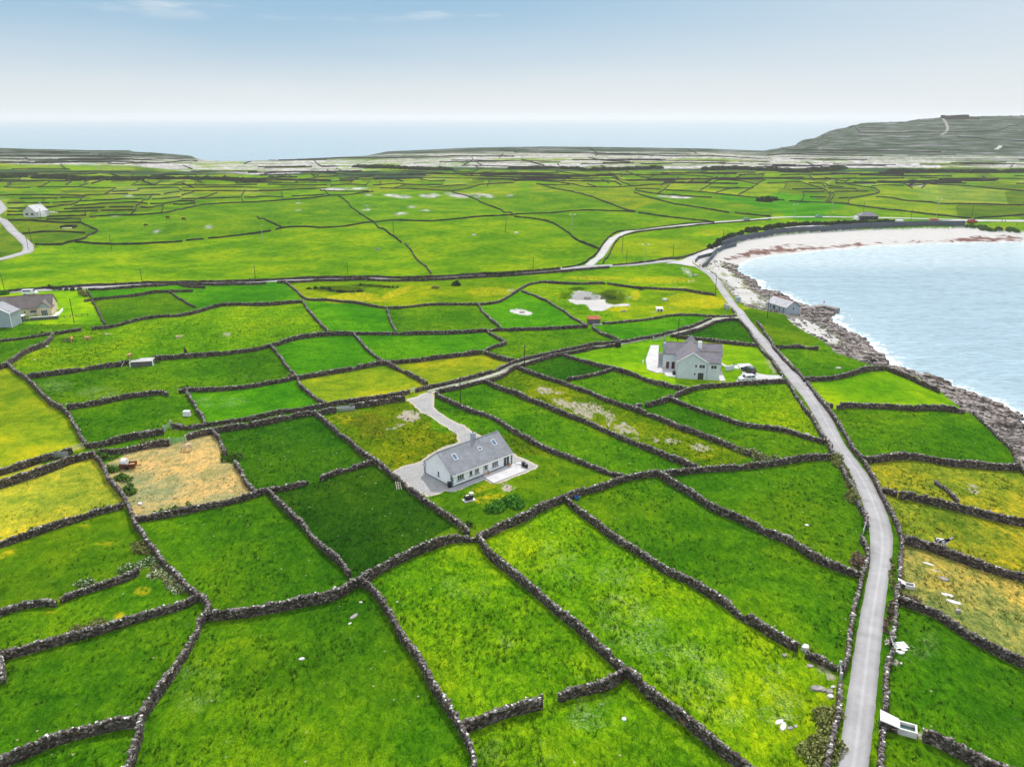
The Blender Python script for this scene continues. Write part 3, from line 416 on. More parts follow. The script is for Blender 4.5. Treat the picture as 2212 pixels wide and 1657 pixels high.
FAR = '''
the two broad pastures beyond the inland road | F0 650,897 800,912 1000,917 1200,914 1400,902 1570,892
the two broad pastures beyond the inland road | F0 1600,886 1750,871
the two broad pastures beyond the inland road | F0 1790,866 1950,851 2080,836 2212,821 F1 120,801
the rolling central pastures | F1 160,792 250,772 400,767 550,777 700,767 850,747 1000,727 1150,712 1300,714 1500,720 1700,702 1900,682 2100,672 2212,667
the rolling central pastures | F1 700,507 760,542 800,592 860,632 930,682 1000,722 1040,772 1120,812 1180,852 1240,902
the rolling central pastures | F1 1275,905 1300,940 1330,982 1360,1032 1420,1082 1470,1132 1500,1168
the rolling central pastures | F1 0,682 80,712 150,742 210,770
the pastures above the side road | F2 0,662 200,654 400,642 600,627 750,627 900,634 1040,640
the pastures above the side road | F2 1070,647 1200,667 1350,687 1500,702 1650,717 1720,735
the pastures above the side road | F2 0,680 150,694 260,714 340,737 420,787 500,852 570,897 640,922 740,960
the pastures above the side road | F1 1680,472 1760,492 1850,522 1930,562 2000,587 2100,622 2200,662
the pastures above the side road | F2 210,402 350,442 480,462 600,492 720,532 850,577 950,617 1040,638
the pastures above the side road | F2 1030,472 1150,512 1280,547 1400,577 1550,597 1700,622 1850,647
the pastures above the side road | F2 1900,650 2000,660 2212,682
the small fields around the white gabled house | F0 770,682 900,674 1000,667 1130,670 1250,662 1400,652 1500,632 1600,607 1720,582 1900,567 2212,555 F1 200,542 400,527 520,517 600,502 750,497 900,477 1000,465
the small fields around the white gabled house | F0 690,702 700,737 780,772 850,800 780,832 740,862 650,887 540,917
the small fields around the white gabled house | F0 300,918 420,920 540,917
the small fields around the white gabled house | F0 190,827 350,812 500,808 730,820
the small fields around the white gabled house | F0 70,712 250,714 400,724 550,734 690,732
the small fields around the white gabled house | F0 400,682 600,674 740,670
the small fields around the white gabled house | F0 400,704 550,704 690,697
the small fields around the white gabled house | F0 460,642 650,637 840,632
the small fields around the white gabled house | F0 870,630 1000,627 1150,624
the small fields around the white gabled house | F0 1130,655 1170,620 1170,590 1220,550 1310,490
the small fields around the white gabled house | F0 60,638 240,636
the small fields around the white gabled house | F0 60,667 200,667
the small fields around the white gabled house | F0 70,610 300,608 450,600 600,582 680,552 740,502
the small fields around the white gabled house | F0 550,617 700,610 900,604
the small fields around the white gabled house | F0 940,602 1150,597
the small fields around the white gabled house | F0 1210,602 1300,605 1400,587
the small fields around the white gabled house | F0 60,567 250,564 430,564
the small fields around the white gabled house | F0 450,562 600,554 690,547
the small fields around the white gabled house | F0 690,547 850,542 1000,537
the small fields around the white gabled house | F0 170,527 370,524 490,524
the small fields around the white gabled house | F0 520,522 700,517
the small fields around the white gabled house | F0 0,502 250,495 500,494 720,504
the small fields around the white gabled house | F0 380,522 375,547
the small fields around the white gabled house | F0 740,670 730,635
the small fields around the white gabled house | F0 640,587 850,572 1000,564 1180,557 1270,572
the patchwork of small fields beyond the white gabled house | F0 1290,572 1400,570 1550,547 1670,547
the patchwork of small fields beyond the white gabled house | F0 1490,574 1580,579 1680,562
the patchwork of small fields beyond the white gabled house | F0 1670,592 1680,532
the patchwork of small fields beyond the white gabled house | F0 1390,640 1410,572
the patchwork of small fields beyond the white gabled house | F0 320,430 500,427 700,430 850,437 1000,437
the patchwork of small fields beyond the white gabled house | F0 30,430 260,434
the patchwork of small fields beyond the white gabled house | F0 1180,442 1400,434 1530,432 1570,462
the patchwork of small fields beyond the white gabled house | F0 900,490 980,442
the patchwork of small fields beyond the white gabled house | F0 670,427 760,395
the patchwork of small fields beyond the white gabled house | F0 340,430 430,382
the patchwork of small fields beyond the white gabled house | F0 60,402 180,352
the patchwork of small fields beyond the white gabled house | F0 1130,412 1190,377
the patchwork of small fields beyond the white gabled house | F0 1330,407 1390,372
the patchwork of small fields beyond the white gabled house | F0 1490,407 1590,372
the patchwork of small fields beyond the white gabled house | F0 1150,412 1400,410 1600,410 1900,414 2212,407
the patchwork of small fields beyond the white gabled house | F0 1560,434 1750,432 1960,427 2212,432
the patchwork of small fields beyond the white gabled house | F0 1580,462 1800,460 2212,464
the patchwork of small fields beyond the white gabled house | F0 960,467 1100,464 1200,457
the patchwork of small fields beyond the white gabled house | F0 720,497 900,492 1100,487
the patchwork of small fields beyond the white gabled house | F0 1140,497 1380,492
the patchwork of small fields beyond the white gabled house | F0 1410,487 1550,467
the patchwork of small fields beyond the white gabled house | F0 1310,532 1450,524 1550,512
the patchwork of small fields beyond the white gabled house | F0 1560,502 1670,467
the patchwork of small fields beyond the white gabled house | F0 1700,524 1780,512 1870,472
the patchwork of small fields beyond the white gabled house | F0 1560,532 1700,527 1900,522 2070,517
the patchwork of small fields beyond the white gabled house | F0 2110,452 2075,502 2090,552
the patchwork of small fields beyond the white gabled house | F0 2100,517 2212,517
the patchwork of small fields beyond the white gabled house | F0 1000,537 1100,532 1230,527
the fields just below the dark scrub bank | F0 100,272 300,272 600,277
the fields just below the dark scrub bank | F0 620,302 850,292 1130,300
the fields just below the dark scrub bank | F0 1130,330 1160,300
the fields beyond the rolling pastures | F1 0,462 200,457 350,447 600,437
the fields beyond the rolling pastures | F1 0,512 120,510 210,512
the fields beyond the rolling pastures | F1 210,455 215,500 225,530
the fields beyond the rolling pastures | F1 300,502 450,502 580,492
the fields beyond the rolling pastures | F1 580,450 600,480 640,500
the fields beyond the rolling pastures | F1 540,457 700,464 850,467 960,462
the fields beyond the rolling pastures | F1 0,377 200,372 400,374 600,380 830,375
the fields beyond the rolling pastures | F1 90,407 350,407 600,410
the fields beyond the rolling pastures | F1 0,392 300,390 520,388
the fields beyond the rolling pastures | F1 630,382 640,432
the fields beyond the rolling pastures | F1 930,417 960,390
the fields beyond the rolling pastures | F1 60,312 200,302 400,300 600,303
the fields beyond the rolling pastures | F1 60,312 130,337 200,362 300,370 520,347 700,327
the fields beyond the rolling pastures | F1 240,310 310,347
the fields beyond the rolling pastures | F1 600,282 660,312 800,327 1000,327 1240,322
the fields beyond the rolling pastures | F1 460,315 530,332
the fields beyond the rolling pastures | F1 680,267 740,297 900,300 1050,297
the fields beyond the rolling pastures | F1 1220,317 1250,294 1500,302 1700,322
the fields beyond the rolling pastures | F1 1000,352 1300,352 1500,347 1700,352 2212,357
the fields beyond the rolling pastures | F1 1030,325 1020,380
the fields beyond the rolling pastures | F1 1000,412 1200,397 1400,412 1600,407
the fields beyond the rolling pastures | F1 1160,442 1300,402
the fields beyond the rolling pastures | F1 1060,437 1300,442 1500,452 1700,462 1850,432 1920,407 2212,392
the fields beyond the rolling pastures | F1 1200,375 1190,355
the fields beyond the rolling pastures | F1 1400,362 1500,377 1620,372
the fields beyond the rolling pastures | F1 1500,432 1650,417 1800,407
the fields beyond the rolling pastures | F1 1680,292 1800,332 2212,347
the fields beyond the rolling pastures | F1 1700,292 1850,302 1950,262
the fields beyond the rolling pastures | F1 1820,332 1950,302 2050,292
the fields beyond the rolling pastures | F1 700,355 850,350 1000,335
the fields beyond the rolling pastures | F1 640,415 800,405 940,412
the net of fields above the pale pool | F2 0,377 150,372 350,382 500,402 600,427 800,432 1000,422 1200,407 1320,405
the net of fields above the pale pool | F2 0,352 300,347 600,357 860,352
the net of fields above the pale pool | F2 820,292 850,342 920,382 1000,415
the net of fields above the pale pool | F2 190,402 300,410 480,407
the net of fields above the pale pool | F2 750,362 820,397
the net of fields above the pale pool | F2 600,372 750,377
the net of fields above the pale pool | F2 630,402 700,422
the net of fields above the pale pool | F2 360,292 500,312 650,332
the net of fields above the pale pool | F2 0,322 200,317 400,322 700,330 860,312
the net of fields above the pale pool | F2 870,352 990,377 1130,372
the net of fields above the pale pool | F2 960,292 1060,332 1150,352 1230,322
the net of fields above the pale pool | F2 940,327 1100,320
the net of fields above the pale pool | F2 1170,367 1400,367
the net of fields above the pale pool | F2 1230,487 1300,442 1350,392 1420,337
the net of fields above the pale pool | F2 1300,452 1500,462 1650,472 1800,492 1950,507 2212,532
the net of fields above the pale pool | F2 1390,385 1470,385
the net of fields above the pale pool | F2 1500,385 1590,347
the net of fields above the pale pool | F2 1510,387 1640,390
the net of fields above the pale pool | F2 1260,312 1350,322 1500,327 1650,337 1750,352 1900,364 2100,362
the net of fields above the pale pool | F2 1600,457 1680,412 1740,372 1830,367 1960,377 2100,407
the net of fields above the pale pool | F2 1680,432 1880,437 2060,437
the net of fields above the pale pool | F2 1740,475 1820,447 1930,432
the net of fields above the pale pool | F2 1930,495 2000,457 2080,412 2160,360
the net of fields above the pale pool | F2 1720,320 1760,300
the net of fields above the pale pool | F2 1600,302 1660,285
the net of fields above the pale pool | F2 2130,340 2160,310
the net of fields above the pale pool | F2 1040,442 1150,442 1260,447
the net of fields above the pale pool | F2 1040,452 1150,477 1250,489 1500,507 1700,517
the net of fields above the pale pool | F2 1810,330 1870,302
the fields between the beach and the scrub bank | F3 0,602 100,602 220,605
the fields between the beach and the scrub bank | F3 0,642 170,632 200,627 300,632 360,652 450,677 510,702 550,742 510,800
the fields between the beach and the scrub bank | F3 150,685 165,642
the fields between the beach and the scrub bank | F3 220,692 350,690 480,692
the fields between the beach and the scrub bank | F3 310,717 400,714 500,712
the fields between the beach and the scrub bank | F3 310,722 320,752 300,790
the fields between the beach and the scrub bank | F3 370,760 510,762
the fields between the beach and the scrub bank | F3 0,782 150,787
the fields between the beach and the scrub bank | F3 190,794 350,802 520,807 660,814 720,827
the fields between the beach and the scrub bank | F3 540,717 580,727 560,772 530,800
the fields between the beach and the scrub bank | F3 580,714 740,712 870,712
the fields between the beach and the scrub bank | F3 500,592 600,612 680,627 700,652 780,662 870,674 940,687 975,717 920,737 800,757 710,772 700,820
the fields between the beach and the scrub bank | F3 900,667 980,657 1180,662
the fields between the beach and the scrub bank | F3 620,767 700,764
the fields between the beach and the scrub bank | F3 530,684 650,687 770,687 780,710
the fields between the beach and the scrub bank | F3 500,642 540,667 660,672
the fields between the beach and the scrub bank | F3 360,637 480,642 500,672
the fields between the beach and the scrub bank | F3 240,605 470,607
the fields between the beach and the scrub bank | F3 720,827 850,842 1000,862 1200,882 1400,907 1600,927 1760,942
the fields between the beach and the scrub bank | F3 940,757 1080,767 1200,792 1380,802 1500,817 1800,817 2050,827 2212,830
the fields between the beach and the scrub bank | F3 1215,662 1320,657 1390,642 1450,652 1600,657 1800,672 1950,687 2212,710
the fields between the beach and the scrub bank | F3 1320,592 1500,600 1800,602 2100,602 2212,604
the fields between the beach and the scrub bank | F3 1780,942 2000,927 2212,912
the fort hill | F3 450,202 800,207 1300,207 1600,202 1980,192 2080,152 2212,122
the fort hill | F3 1640,242 1900,267 2212,277
the fort hill | F3 540,362 800,364 1100,364
the fort hill | F3 0,347 170,357 500,360 1000,364 1500,372
the pale limestone pavement | F3 200,432 600,437 860,442
the pale limestone pavement | F3 0,402 500,402 1000,407
the pale limestone pavement | F1 480,190 520,230 560,252 700,250
the pale limestone pavement | F1 1850,165 1855,195 1780,235
the pale limestone pavement | F1 200,200 500,187 750,177 1100,180
the pale limestone pavement | F1 1100,180 1500,170 1700,160 2212,165
the pale limestone pavement | F2 640,85 720,140 700,165
the pale limestone pavement | F2 0,130 330,133 490,135 700,140 1050,150
the pale limestone pavement | F2 60,190 160,215 260,245
the pale limestone pavement | F2 640,175 760,200 1000,212
the pale limestone pavement | F2 1060,150 1400,165 1700,160 2212,180
the pale limestone pavement | F2 1480,100 1570,140
the pale limestone pavement | F0 1400,320 1540,318
the pale limestone pavement | F0 1640,292 2212,292
the grey headland on the ocean side | F0 0,135 300,128 600,125
the grey headland on the ocean side | F0 0,160 500,162 900,158 1400,150
the grey headland on the ocean side | F0 0,187 400,190 800,196 1300,192
the grey headland on the ocean side | F0 300,212 800,210 1400,222 1700,205
the grey headland on the ocean side | F0 0,212 250,215
'''
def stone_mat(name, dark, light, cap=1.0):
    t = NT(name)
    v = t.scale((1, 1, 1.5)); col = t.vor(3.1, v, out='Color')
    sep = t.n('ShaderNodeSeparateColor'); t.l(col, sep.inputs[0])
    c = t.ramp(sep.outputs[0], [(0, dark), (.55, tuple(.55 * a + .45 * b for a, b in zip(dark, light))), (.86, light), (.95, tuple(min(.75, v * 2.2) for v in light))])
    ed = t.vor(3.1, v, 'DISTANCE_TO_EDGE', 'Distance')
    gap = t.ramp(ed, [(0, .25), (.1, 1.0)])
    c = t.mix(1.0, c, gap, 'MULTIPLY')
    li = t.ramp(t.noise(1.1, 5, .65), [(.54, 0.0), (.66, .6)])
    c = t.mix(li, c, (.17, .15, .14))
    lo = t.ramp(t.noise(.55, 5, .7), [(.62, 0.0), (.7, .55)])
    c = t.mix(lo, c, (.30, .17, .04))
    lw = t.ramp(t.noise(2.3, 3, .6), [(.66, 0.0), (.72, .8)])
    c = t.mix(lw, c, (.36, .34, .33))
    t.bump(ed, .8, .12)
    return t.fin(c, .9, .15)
M_STONE_SHADED = stone_mat('dry_stone_shaded', (.024, .017, .014), (.14, .11, .095))  # body stone darkened to paint in the shade on the wall sides
M_COPE_LIT = stone_mat('coping_stone_lit', (.09, .07, .062), (.37, .335, .31))  # coping kept paler for lichen and to paint in sunlit wall tops
M_FARST = plain('far_dry_stone', (.038, .033, .034), .95, .1, var=.5, sc=.25)
def resample(p, step):
    d = np.hypot(*(p[1:, :2] - p[:-1, :2]).T); L = np.concatenate([[0], np.cumsum(d)])
    n = max(2, int(L[-1] / step) + 1); t = np.linspace(0, L[-1], n)
    # catmull-like smoothing by double sampling
    x = np.interp(t, L, p[:, 0]); y = np.interp(t, L, p[:, 1])
    if n > 8:
        k = max(1, int(1.6 / step)); ker = np.ones(2 * k + 1) / (2 * k + 1)
        xs = np.convolve(np.pad(x, k, mode='edge'), ker, 'valid'); ys = np.convolve(np.pad(y, k, mode='edge'), ker, 'valid')
        xs[0], xs[-1], ys[0], ys[-1] = x[0], x[-1], y[0], y[-1]; x, y = xs, ys
    return x, y
WALL_LINES = []
def wall(label, hgt, trace, group=None, far=False):
    p = ground(PP(trace), hgt * .5)
    D = float(np.median(np.hypot(p[:, 0], p[:, 1])))
    WALL_LINES.append(p[:, :2])
    step = .42 if D < 150 else (.6 if D < 260 else min(6, D / 260.0))
    x, y = resample(p, step); n = len(x)
    tx = np.gradient(x); ty = np.gradient(y); l = np.hypot(tx, ty) + 1e-9; nx, ny = -ty / l, tx / l
    s = np.arange(n) * step
    wob = (vnoise(s / 5 + 31 * len(WALL_LINES), s * 0 + len(WALL_LINES)) - .5)
    x = x + nx * wob * .5 * (D < 500); y = y + ny * wob * .5 * (D < 500)
    z = hat(x, y); R = np.random.RandomState(len(WALL_LINES) + 5)
    big = 1 + (vnoise(s / 7 + 3 * len(WALL_LINES), s * 0) - .5) * .35
    hh = hgt * (.82 if D < 260 else .70) * big * (1 + R.uniform(-.09, .09, n)); hh = hh * (1 - .45 * np.clip((vnoise(s / 3.1 + 91 * len(WALL_LINES), s * 0 + 3) - .86) * 9, 0, 1) * (D < 320))
    wb = .28 if D < 320 else .27
    prof = [(-wb, -.35), (-wb * .9, .3), (-wb * .8, .68), (-wb * .66, .95), (wb * .66, .95), (wb * .8, .68), (wb * .9, .3), (wb, -.35)] if D < 320 else [(-wb, -.3), (-wb * .6, .97), (wb * .6, .97), (wb, -.3)]
    j = .085 if D < 320 else .12
    V = []
    for o, k in prof:
        oo = o + R.uniform(-j, j, n); zz = z + np.where(k > 0, hh * k, k) + R.uniform(-j, j, n) * (k > 0)
        sh = R.uniform(-j, j, n)
        V.append(np.stack([x + nx * oo + tx / l * sh, y + ny * oo + ty / l * sh, zz], 1))
    V = np.stack(V, 1); m = len(prof); idx = np.arange(n * m).reshape(n, m); F = []
    a = idx[:-1]; b = idx[1:]
    F = np.stack([a[:, :-1], b[:, :-1], b[:, 1:], a[:, 1:]], 2).reshape(-1, 4).tolist()
    F += [idx[0].tolist(), idx[-1].tolist()[::-1]]
    V = V.reshape(-1, 3).tolist()
    capf = len(F)
    if D < 300:     # coping stones, each its own lump but part of the wall's fabric
        sp = .36 if D < 170 else .55
        xs, ys = resample(np.stack([x, y], 1), sp); cz = np.interp(np.linspace(0, 1, len(xs)), np.linspace(0, 1, n), z + hh * .93)
        tt = np.arctan2(np.gradient(ys), np.gradient(xs))
        for i in range(len(xs)):
            if R.rand() < .12: continue
            a_ = tt[i] + R.uniform(-.7, .7); w = R.uniform(.14, .34); d = R.uniform(.12, .24) * (sp / .36) ** .7; hs = R.uniform(.10, .34) if D < 170 else R.uniform(.12, .32)
            off = R.uniform(-.14, .14); ca, sa = math.cos(a_), math.sin(a_); cx = xs[i] - math.sin(tt[i]) * off; cy = ys[i] + math.cos(tt[i]) * off
            b0 = len(V); z0 = cz[i] - .06; tl = R.uniform(-.08, .08, 2)
            for zz, kk in ((z0, 1.0), (z0 + hs, .72)):
                for ex, ey in ((-d, -w), (d, -w), (d, w), (-d, w)):
                    ex *= kk * R.uniform(.85, 1.15); ey *= kk * R.uniform(.85, 1.15)
                    V.append((cx + ex * ca - ey * sa + (tl[0] if kk < 1 else 0), cy + ex * sa + ey * ca + (tl[1] if kk < 1 else 0), zz))
            F += [(b0 + 4, b0 + 5, b0 + 6, b0 + 7), (b0, b0 + 1, b0 + 5, b0 + 4), (b0 + 1, b0 + 2, b0 + 6, b0 + 5), (b0 + 2, b0 + 3, b0 + 7, b0 + 6), (b0 + 3, b0, b0 + 4, b0 + 7)]
    nb = capf if D < 300 else None
    o = mesh_obj('dry_stone_wall', V, F, M_STONE_SHADED if D < 420 else M_FARST, loc=(float(x[0]), float(y[0]), float(z[0])))
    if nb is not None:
        o.data.materials.append(M_COPE_LIT); mi = np.zeros(len(o.data.polygons), np.int32); mi[nb:] = 1; o.data.polygons.foreach_set('material_index', mi)
    return tag(o, label, 'dry stone wall', group)
for ln in WALLS.strip().splitlines():
    a, b, c = ln.split('|'); wall(a.strip(), float(b), c)
NEARN = len(WALL_LINES)
from collections import Counter
_cnt = Counter(); 
for ln in FAR.strip().splitlines():
    a, c = ln.split('|'); a = a.strip()
    h = 1.35 if not ('limestone' in a or 'headland' in a or 'hill' in a) else 2.2
    wall('distant dry stone wall in ' + a, h, c, 'distant walls of ' + a, True)
# the finest net of distant walls, too many to count
def far_net():
    R = np.random.RandomState(21); V = []; F = []; k = 0
    for _ in range(190):
        px = R.uniform(-250, 2450); py = R.uniform(374, 398) if R.rand() < .66 else R.uniform(330, 364)
        if py > 392 and 560 < px < 1300: continue
        vert = R.rand() < .36; n = 5
        if vert: dy_ = R.uniform(5, 13); sl = R.uniform(-3.2, 3.2); P = np.array([(px + sl * dy_ * t, py + dy_ * t) for t in np.linspace(0, 1, n)])
        else: w = R.uniform(50, 260); sl = R.uniform(-.02, .02); P = np.array([(px + w * t, py + sl * w * t + R.uniform(-.5, .5)) for t in np.linspace(0, 1, n)])
        g = ground(P); g = g[np.r_[True, np.hypot(*(g[1:, :2] - g[:-1, :2]).T) < 250]]
        if len(g) < 3 or g[:, 1].max() > 1650: continue
        x, y = resample(g, 5.0); z = hat(x, y); tx = np.gradient(x); ty = np.gradient(y); l = np.hypot(tx, ty) + 1e-9; nx, ny = -ty / l, tx / l; m = len(x); hh = R.uniform(1.0, 1.5) * (1 + R.uniform(-.15, .15, m))
        for i in range(m): V += [(x[i] - nx[i] * .4, y[i] - ny[i] * .4, z[i] - .3), (x[i] - nx[i] * .25, y[i] - ny[i] * .25, z[i] + hh[i]), (x[i] + nx[i] * .25, y[i] + ny[i] * .25, z[i] + hh[i]), (x[i] + nx[i] * .4, y[i] + ny[i] * .4, z[i] - .3)]
        F += [(k + 4 * i + j, k + 4 * i + 4 + j, k + 4 * i + 5 + j, k + 4 * i + 1 + j) for i in range(m - 1) for j in range(3)]; k += 4 * m
        WALL_LINES.append(g[:, :2])
    return tag(mesh_obj('distant_walls', V, F, M_FARST), 'fine net of distant dry stone walls around the limestone belt', 'stone walls', kind='stuff')
far_net()
print('walls', len(WALL_LINES))
# ------------------------------------------------------------------ field colours by flooding between the walls
CL = {'dk': (48, 112, 6), 'dd': (46, 102, 4), 'md': (72, 138, 8), 'mg': (66, 150, 10), 'br': (98, 165, 12), 'bl': (115, 185, 18), 'yg': (112, 165, 22), 'yl': (160, 178, 32), 'oy': (158, 168, 46),
      'ot': (184, 178, 92), 'tan': (198, 184, 128), 'rg': (92, 138, 22), 'mf': (108, 162, 28), 'mh': (96, 152, 34), 'ff': (118, 158, 52), 'fd': (92, 132, 50), 'fy': (146, 172, 62), 'hl': (96, 118, 92), 'hg': (122, 122, 118), 'sd': (76, 134, 10), 'lp': (158, 188, 84)}
SEEDS = '''md 200,1450 130,1620 150,1350|sd 120,1200 60,1290|lp 40,1080 150,1100|yl 60,880 80,950 30,830|tan 400,1020 350,1060|dk 600,980|md 500,1180 400,1200|dd 800,1080|md 650,1450 600,1580 480,1400|br 1000,1330 930,1280
br 1150,1560 1250,1500 1080,1630 1400,1600 1300,1540|br 1400,1300 1200,1150 1600,1480|md 1500,1150 1330,1080 1700,1330|md 1700,1100 1600,1050 1780,1180|md 1200,920 1300,950 1080,860|rg 1400,900 1200,840 1500,960|sd 1050,1060 970,1090|rg 850,920 800,950 905,905 890,940 935,965
md 1500,930 1650,960|md 1350,830|dk 1250,790|br 1620,880 1520,860|bl 1300,770 1380,800|bl 1640,760|sd 1700,700|md 1740,770 1700,790|bl 1900,830|md 1980,930 1900,960|oy 2080,1030 1980,1040 1893,1004 1910,1000|oy 2050,1110 2180,1180 2000,1100|ot 2000,1230 2100,1300 2180,1380
md 2050,1400 2000,1500 2150,1520|md 2050,1640|br 350,740 600,700 150,760|md 430,790 520,770|md 180,840 120,810|md 270,910|mg 540,880|mg 700,760|yl 780,825|yl 970,790|mg 900,745|md 1180,740|mg 750,680|md 950,680|mg 1150,660|md 300,665|mg 520,635|mg 250,630
bl 150,650 60,690|md 50,705|md 40,740|yg 900,625 760,620|yg 1350,640 1500,650|br 1300,600|mg 1400,705|dk 1600,715|br 1250,660|mf 400,560 200,580 700,580|mf 1000,510 900,560|mh 400,500 300,490|mh 1000,470|mf 1400,520|mh 1300,460 1250,480|mh 1600,460 1500,440|mg 1720,440 1650,430
md 1800,900 1870,1100 1935,1180 1905,1330 1895,1560 1925,1230 1915,1480 1850,1330 1870,1210 1835,1500 1880,1000|md 1795,1250|br 1770,1500 1740,1450|md 40,700|mh 680,460 850,440 1150,440|md 950,900 980,880|md 300,950 700,890|mf 1480,520|mh 1900,460|mf 1650,490 1550,510'''
FC = np.zeros((NR, NC, 3), np.float32); lab = -np.ones((NR, NC), np.int32)
BARS = '''B2 235,905 395,870|N1 440,450 540,425|B3 235,425 350,480|B1 1880,1480 1850,1700|B2 2150,1560 2300,1700|M2 880,505 1350,433|M1 1272,968 1500,930 1545,912|M0 1405,1247 1475,1203|N0 615,182 735,150|N0 1450,122 1610,72|M2 1090,1022 1130,1022|N1 800,1240 870,1310|N3 1138,1275 1130,1345|B3 1065,395 1078,480|B3 1010,985 1005,1125|B3 620,610 628,770|N3 555,242 600,300|M3 120,765 165,815|M0 695,372 788,362|M0 1440,932 1540,907|B0 480,65 530,20|F2 0,1060 0,1061|M3 325,815 340,835|N3 858,845 815,945|N3 800,250 840,256|N3 965,523 1000,529|N3 1145,932 1190,943|B3 1095,5 1145,28|B3 220,418 365,490|B3 590,598 660,640|M3 300,798 345,803|M3 480,1005 515,1020'''.split('|')
bar = np.zeros((NR, NC), bool)
for P in WALL_LINES + [G(b, .65)[:, :2] for b in BARS]:
    for (ax, ay), (bx, by) in zip(P[:-1], P[1:]):
        s0 = ay + 60; n = int(max(abs(np.interp(by + 60, SV, np.arange(NR)) - np.interp(s0, SV, np.arange(NR))), abs(bx / (by + 60) - ax / s0) / .0022) * 2) + 3
        t = np.linspace(0, 1, n); x = ax + (bx - ax) * t; y = ay + (by - ay) * t
        r = np.clip(np.interp(y + 60, SV, np.arange(NR)), 0, NR - 2).astype(int); c = np.clip(np.interp(x / (y + 60), UV_, np.arange(NC)), 0, NC - 2).astype(int)
        bar[r, c] = True; bar[r + 1, c] = True; bar[r, c + 1] = True
from collections import deque
classes = []; qd = deque()
def seed_at(x, y, cls):
    r = int(np.clip(np.interp(y + 60, SV, np.arange(NR)), 1, NR - 2)); c = int(np.clip(np.interp(x / (y + 60), UV_, np.arange(NC)), 1, NC - 2))
    if lab[r, c] < 0: lab[r, c] = len(classes); classes.append(cls); qd.append((r, c))
for grp in SEEDS.replace('\n', '|').split('|'):
    t = grp.split(); g = ground(PP('O ' + ' '.join(t[1:])))
    for w in g: seed_at(w[0], w[1], t[0])
for i in range(1500):
    px = rng.uniform(-400, 2600); py = rng.uniform(366, 470)
    if py > 402 and px > 560: continue
    if py > 408 and px > 190: continue
    w = ground(np.array([[px, py]]))[0]
    seed_at(w[0], w[1], ['ff', 'ff', 'fd', 'mh', 'mh', 'fd', 'mf', 'fy'][rng.randint(8)])
labf = lab.ravel(); barf = bar.ravel(); q2 = deque(r * NC + c for r, c in qd); N_ = NR * NC; late = []
while q2:
    i = q2.popleft(); k = labf[i]
    for j in (i - 1, i + 1, i - NC, i + NC):
        if 0 <= j < N_ and labf[j] < 0:
            if barf[j]: continue
            labf[j] = k; q2.append(j)
# wall cells take a neighbour's colour
for it in range(30):
    un = np.nonzero(labf < 0)[0]
    if len(un) == 0: break
    for d in (1, -1, NC, -NC):
        src = np.clip(un + d, 0, N_ - 1); ok = (labf[src] >= 0) & (labf[un] < 0); labf[un[ok]] = labf[src[ok]]
lab = labf.reshape(NR, NC)
KALB = float(globals().get('KALB', .64))
base = np.array([[c for c in lin(CL[k])] for k in classes]); jit = rng.uniform(.9, 1.1, (len(classes), 1)) * np.ones((1, 3))
gm = np.array([k not in ('oy', 'ot', 'tan', 'yl', 'fy') for k in classes])[:, None]
base = np.maximum(base * jit * KALB * np.where(np.array([k in ('mf', 'mh', 'ff', 'fd') for k in classes])[:, None], np.array([[1.14, .97, .42]]), np.where(gm, np.array([[1.30, .95, .42]]), np.array([[.80, .86, .85]]))), .003)
lab = np.maximum(lab, 0); FC[:] = base[lab]
isot = np.isin(lab, [i for i, k in enumerate(classes) if k in ('oy', 'ot', 'tan')])
MPX, MPY = project(GX, GY, GZ)
wx = (fbm(GX / 3, GY / 3, 3) - .5); wy = (fbm(GX / 3 + 50, GY / 3 + 20, 3) - .5)
amp = np.clip(5 * 150 / np.maximum(GY, 60), .6, 8)
WPX = MPX + wx * amp * 2; WPY = MPY + wy * amp
vis = GY > 20
def ell(s, rx, ry, ang=0, soft=.55):
    m = np.zeros((NR, NC))
    for p in PP(s):
        a = math.radians(ang); dx = WPX - p[0]; dy = WPY - p[1]
        e = ((dx * math.cos(a) + dy * math.sin(a)) / rx) ** 2 + ((-dx * math.sin(a) + dy * math.cos(a)) / ry) ** 2
        m = np.maximum(m, 1 - sstep(soft, 1.25, e))
    return m * vis
def pol(s, warp=True):
    P = PP(s); x, y = (WPX, WPY) if warp else (MPX, MPY)
    m = np.zeros((NR, NC)); b = (x > P[:, 0].min() - 1) & (x < P[:, 0].max() + 1) & (y > P[:, 1].min() - 1) & (y < P[:, 1].max() + 1) & vis
    m[b] = inside(x[b], y[b], P).astype(float); return m
rock = np.zeros((NR, NC)); sand = rock.copy(); dirt = rock.copy(); yel = rock.copy(); wht = rock.copy(); tuft = rock.copy() + .5; lime = rock.copy(); hil = rock.copy(); weed = rock.copy()
# bay shore
xs, ys = GX.ravel(), GY.ravel(); nb = (xs > 10) & (ys < 1000) & (ys > -60)
upm = np.ones(NR * NC, bool); upm[nb] = ~inside(xs[nb], ys[nb], UPW)
dsh = np.full(NR * NC, 1e3); dsh[nb] = pdist(xs[nb], ys[nb], SHW)
shore = (~upm).reshape(NR, NC); DSH = dsh.reshape(NR, NC)
yy = GY + (fbm(GX / 12, GY / 12) - .5) * 20
isrock = 1 - sstep(366, 392, yy)
rock = np.maximum(rock, shore * isrock); sand = np.maximum(sand, shore * (1 - isrock))
pale = pol('E 250,330 400,290 560,320 700,400 790,480 880,580 960,650 1130,710 1130,850 830,830 600,560 430,420') * (fbm(GX / 3 + GY / 9, GY / 1.8, 3) > .40) + pol('M3 160,265 300,280 420,330 560,420 650,480 600,510 480,470 330,400 230,340')
sand = np.maximum(sand, pale * .85)
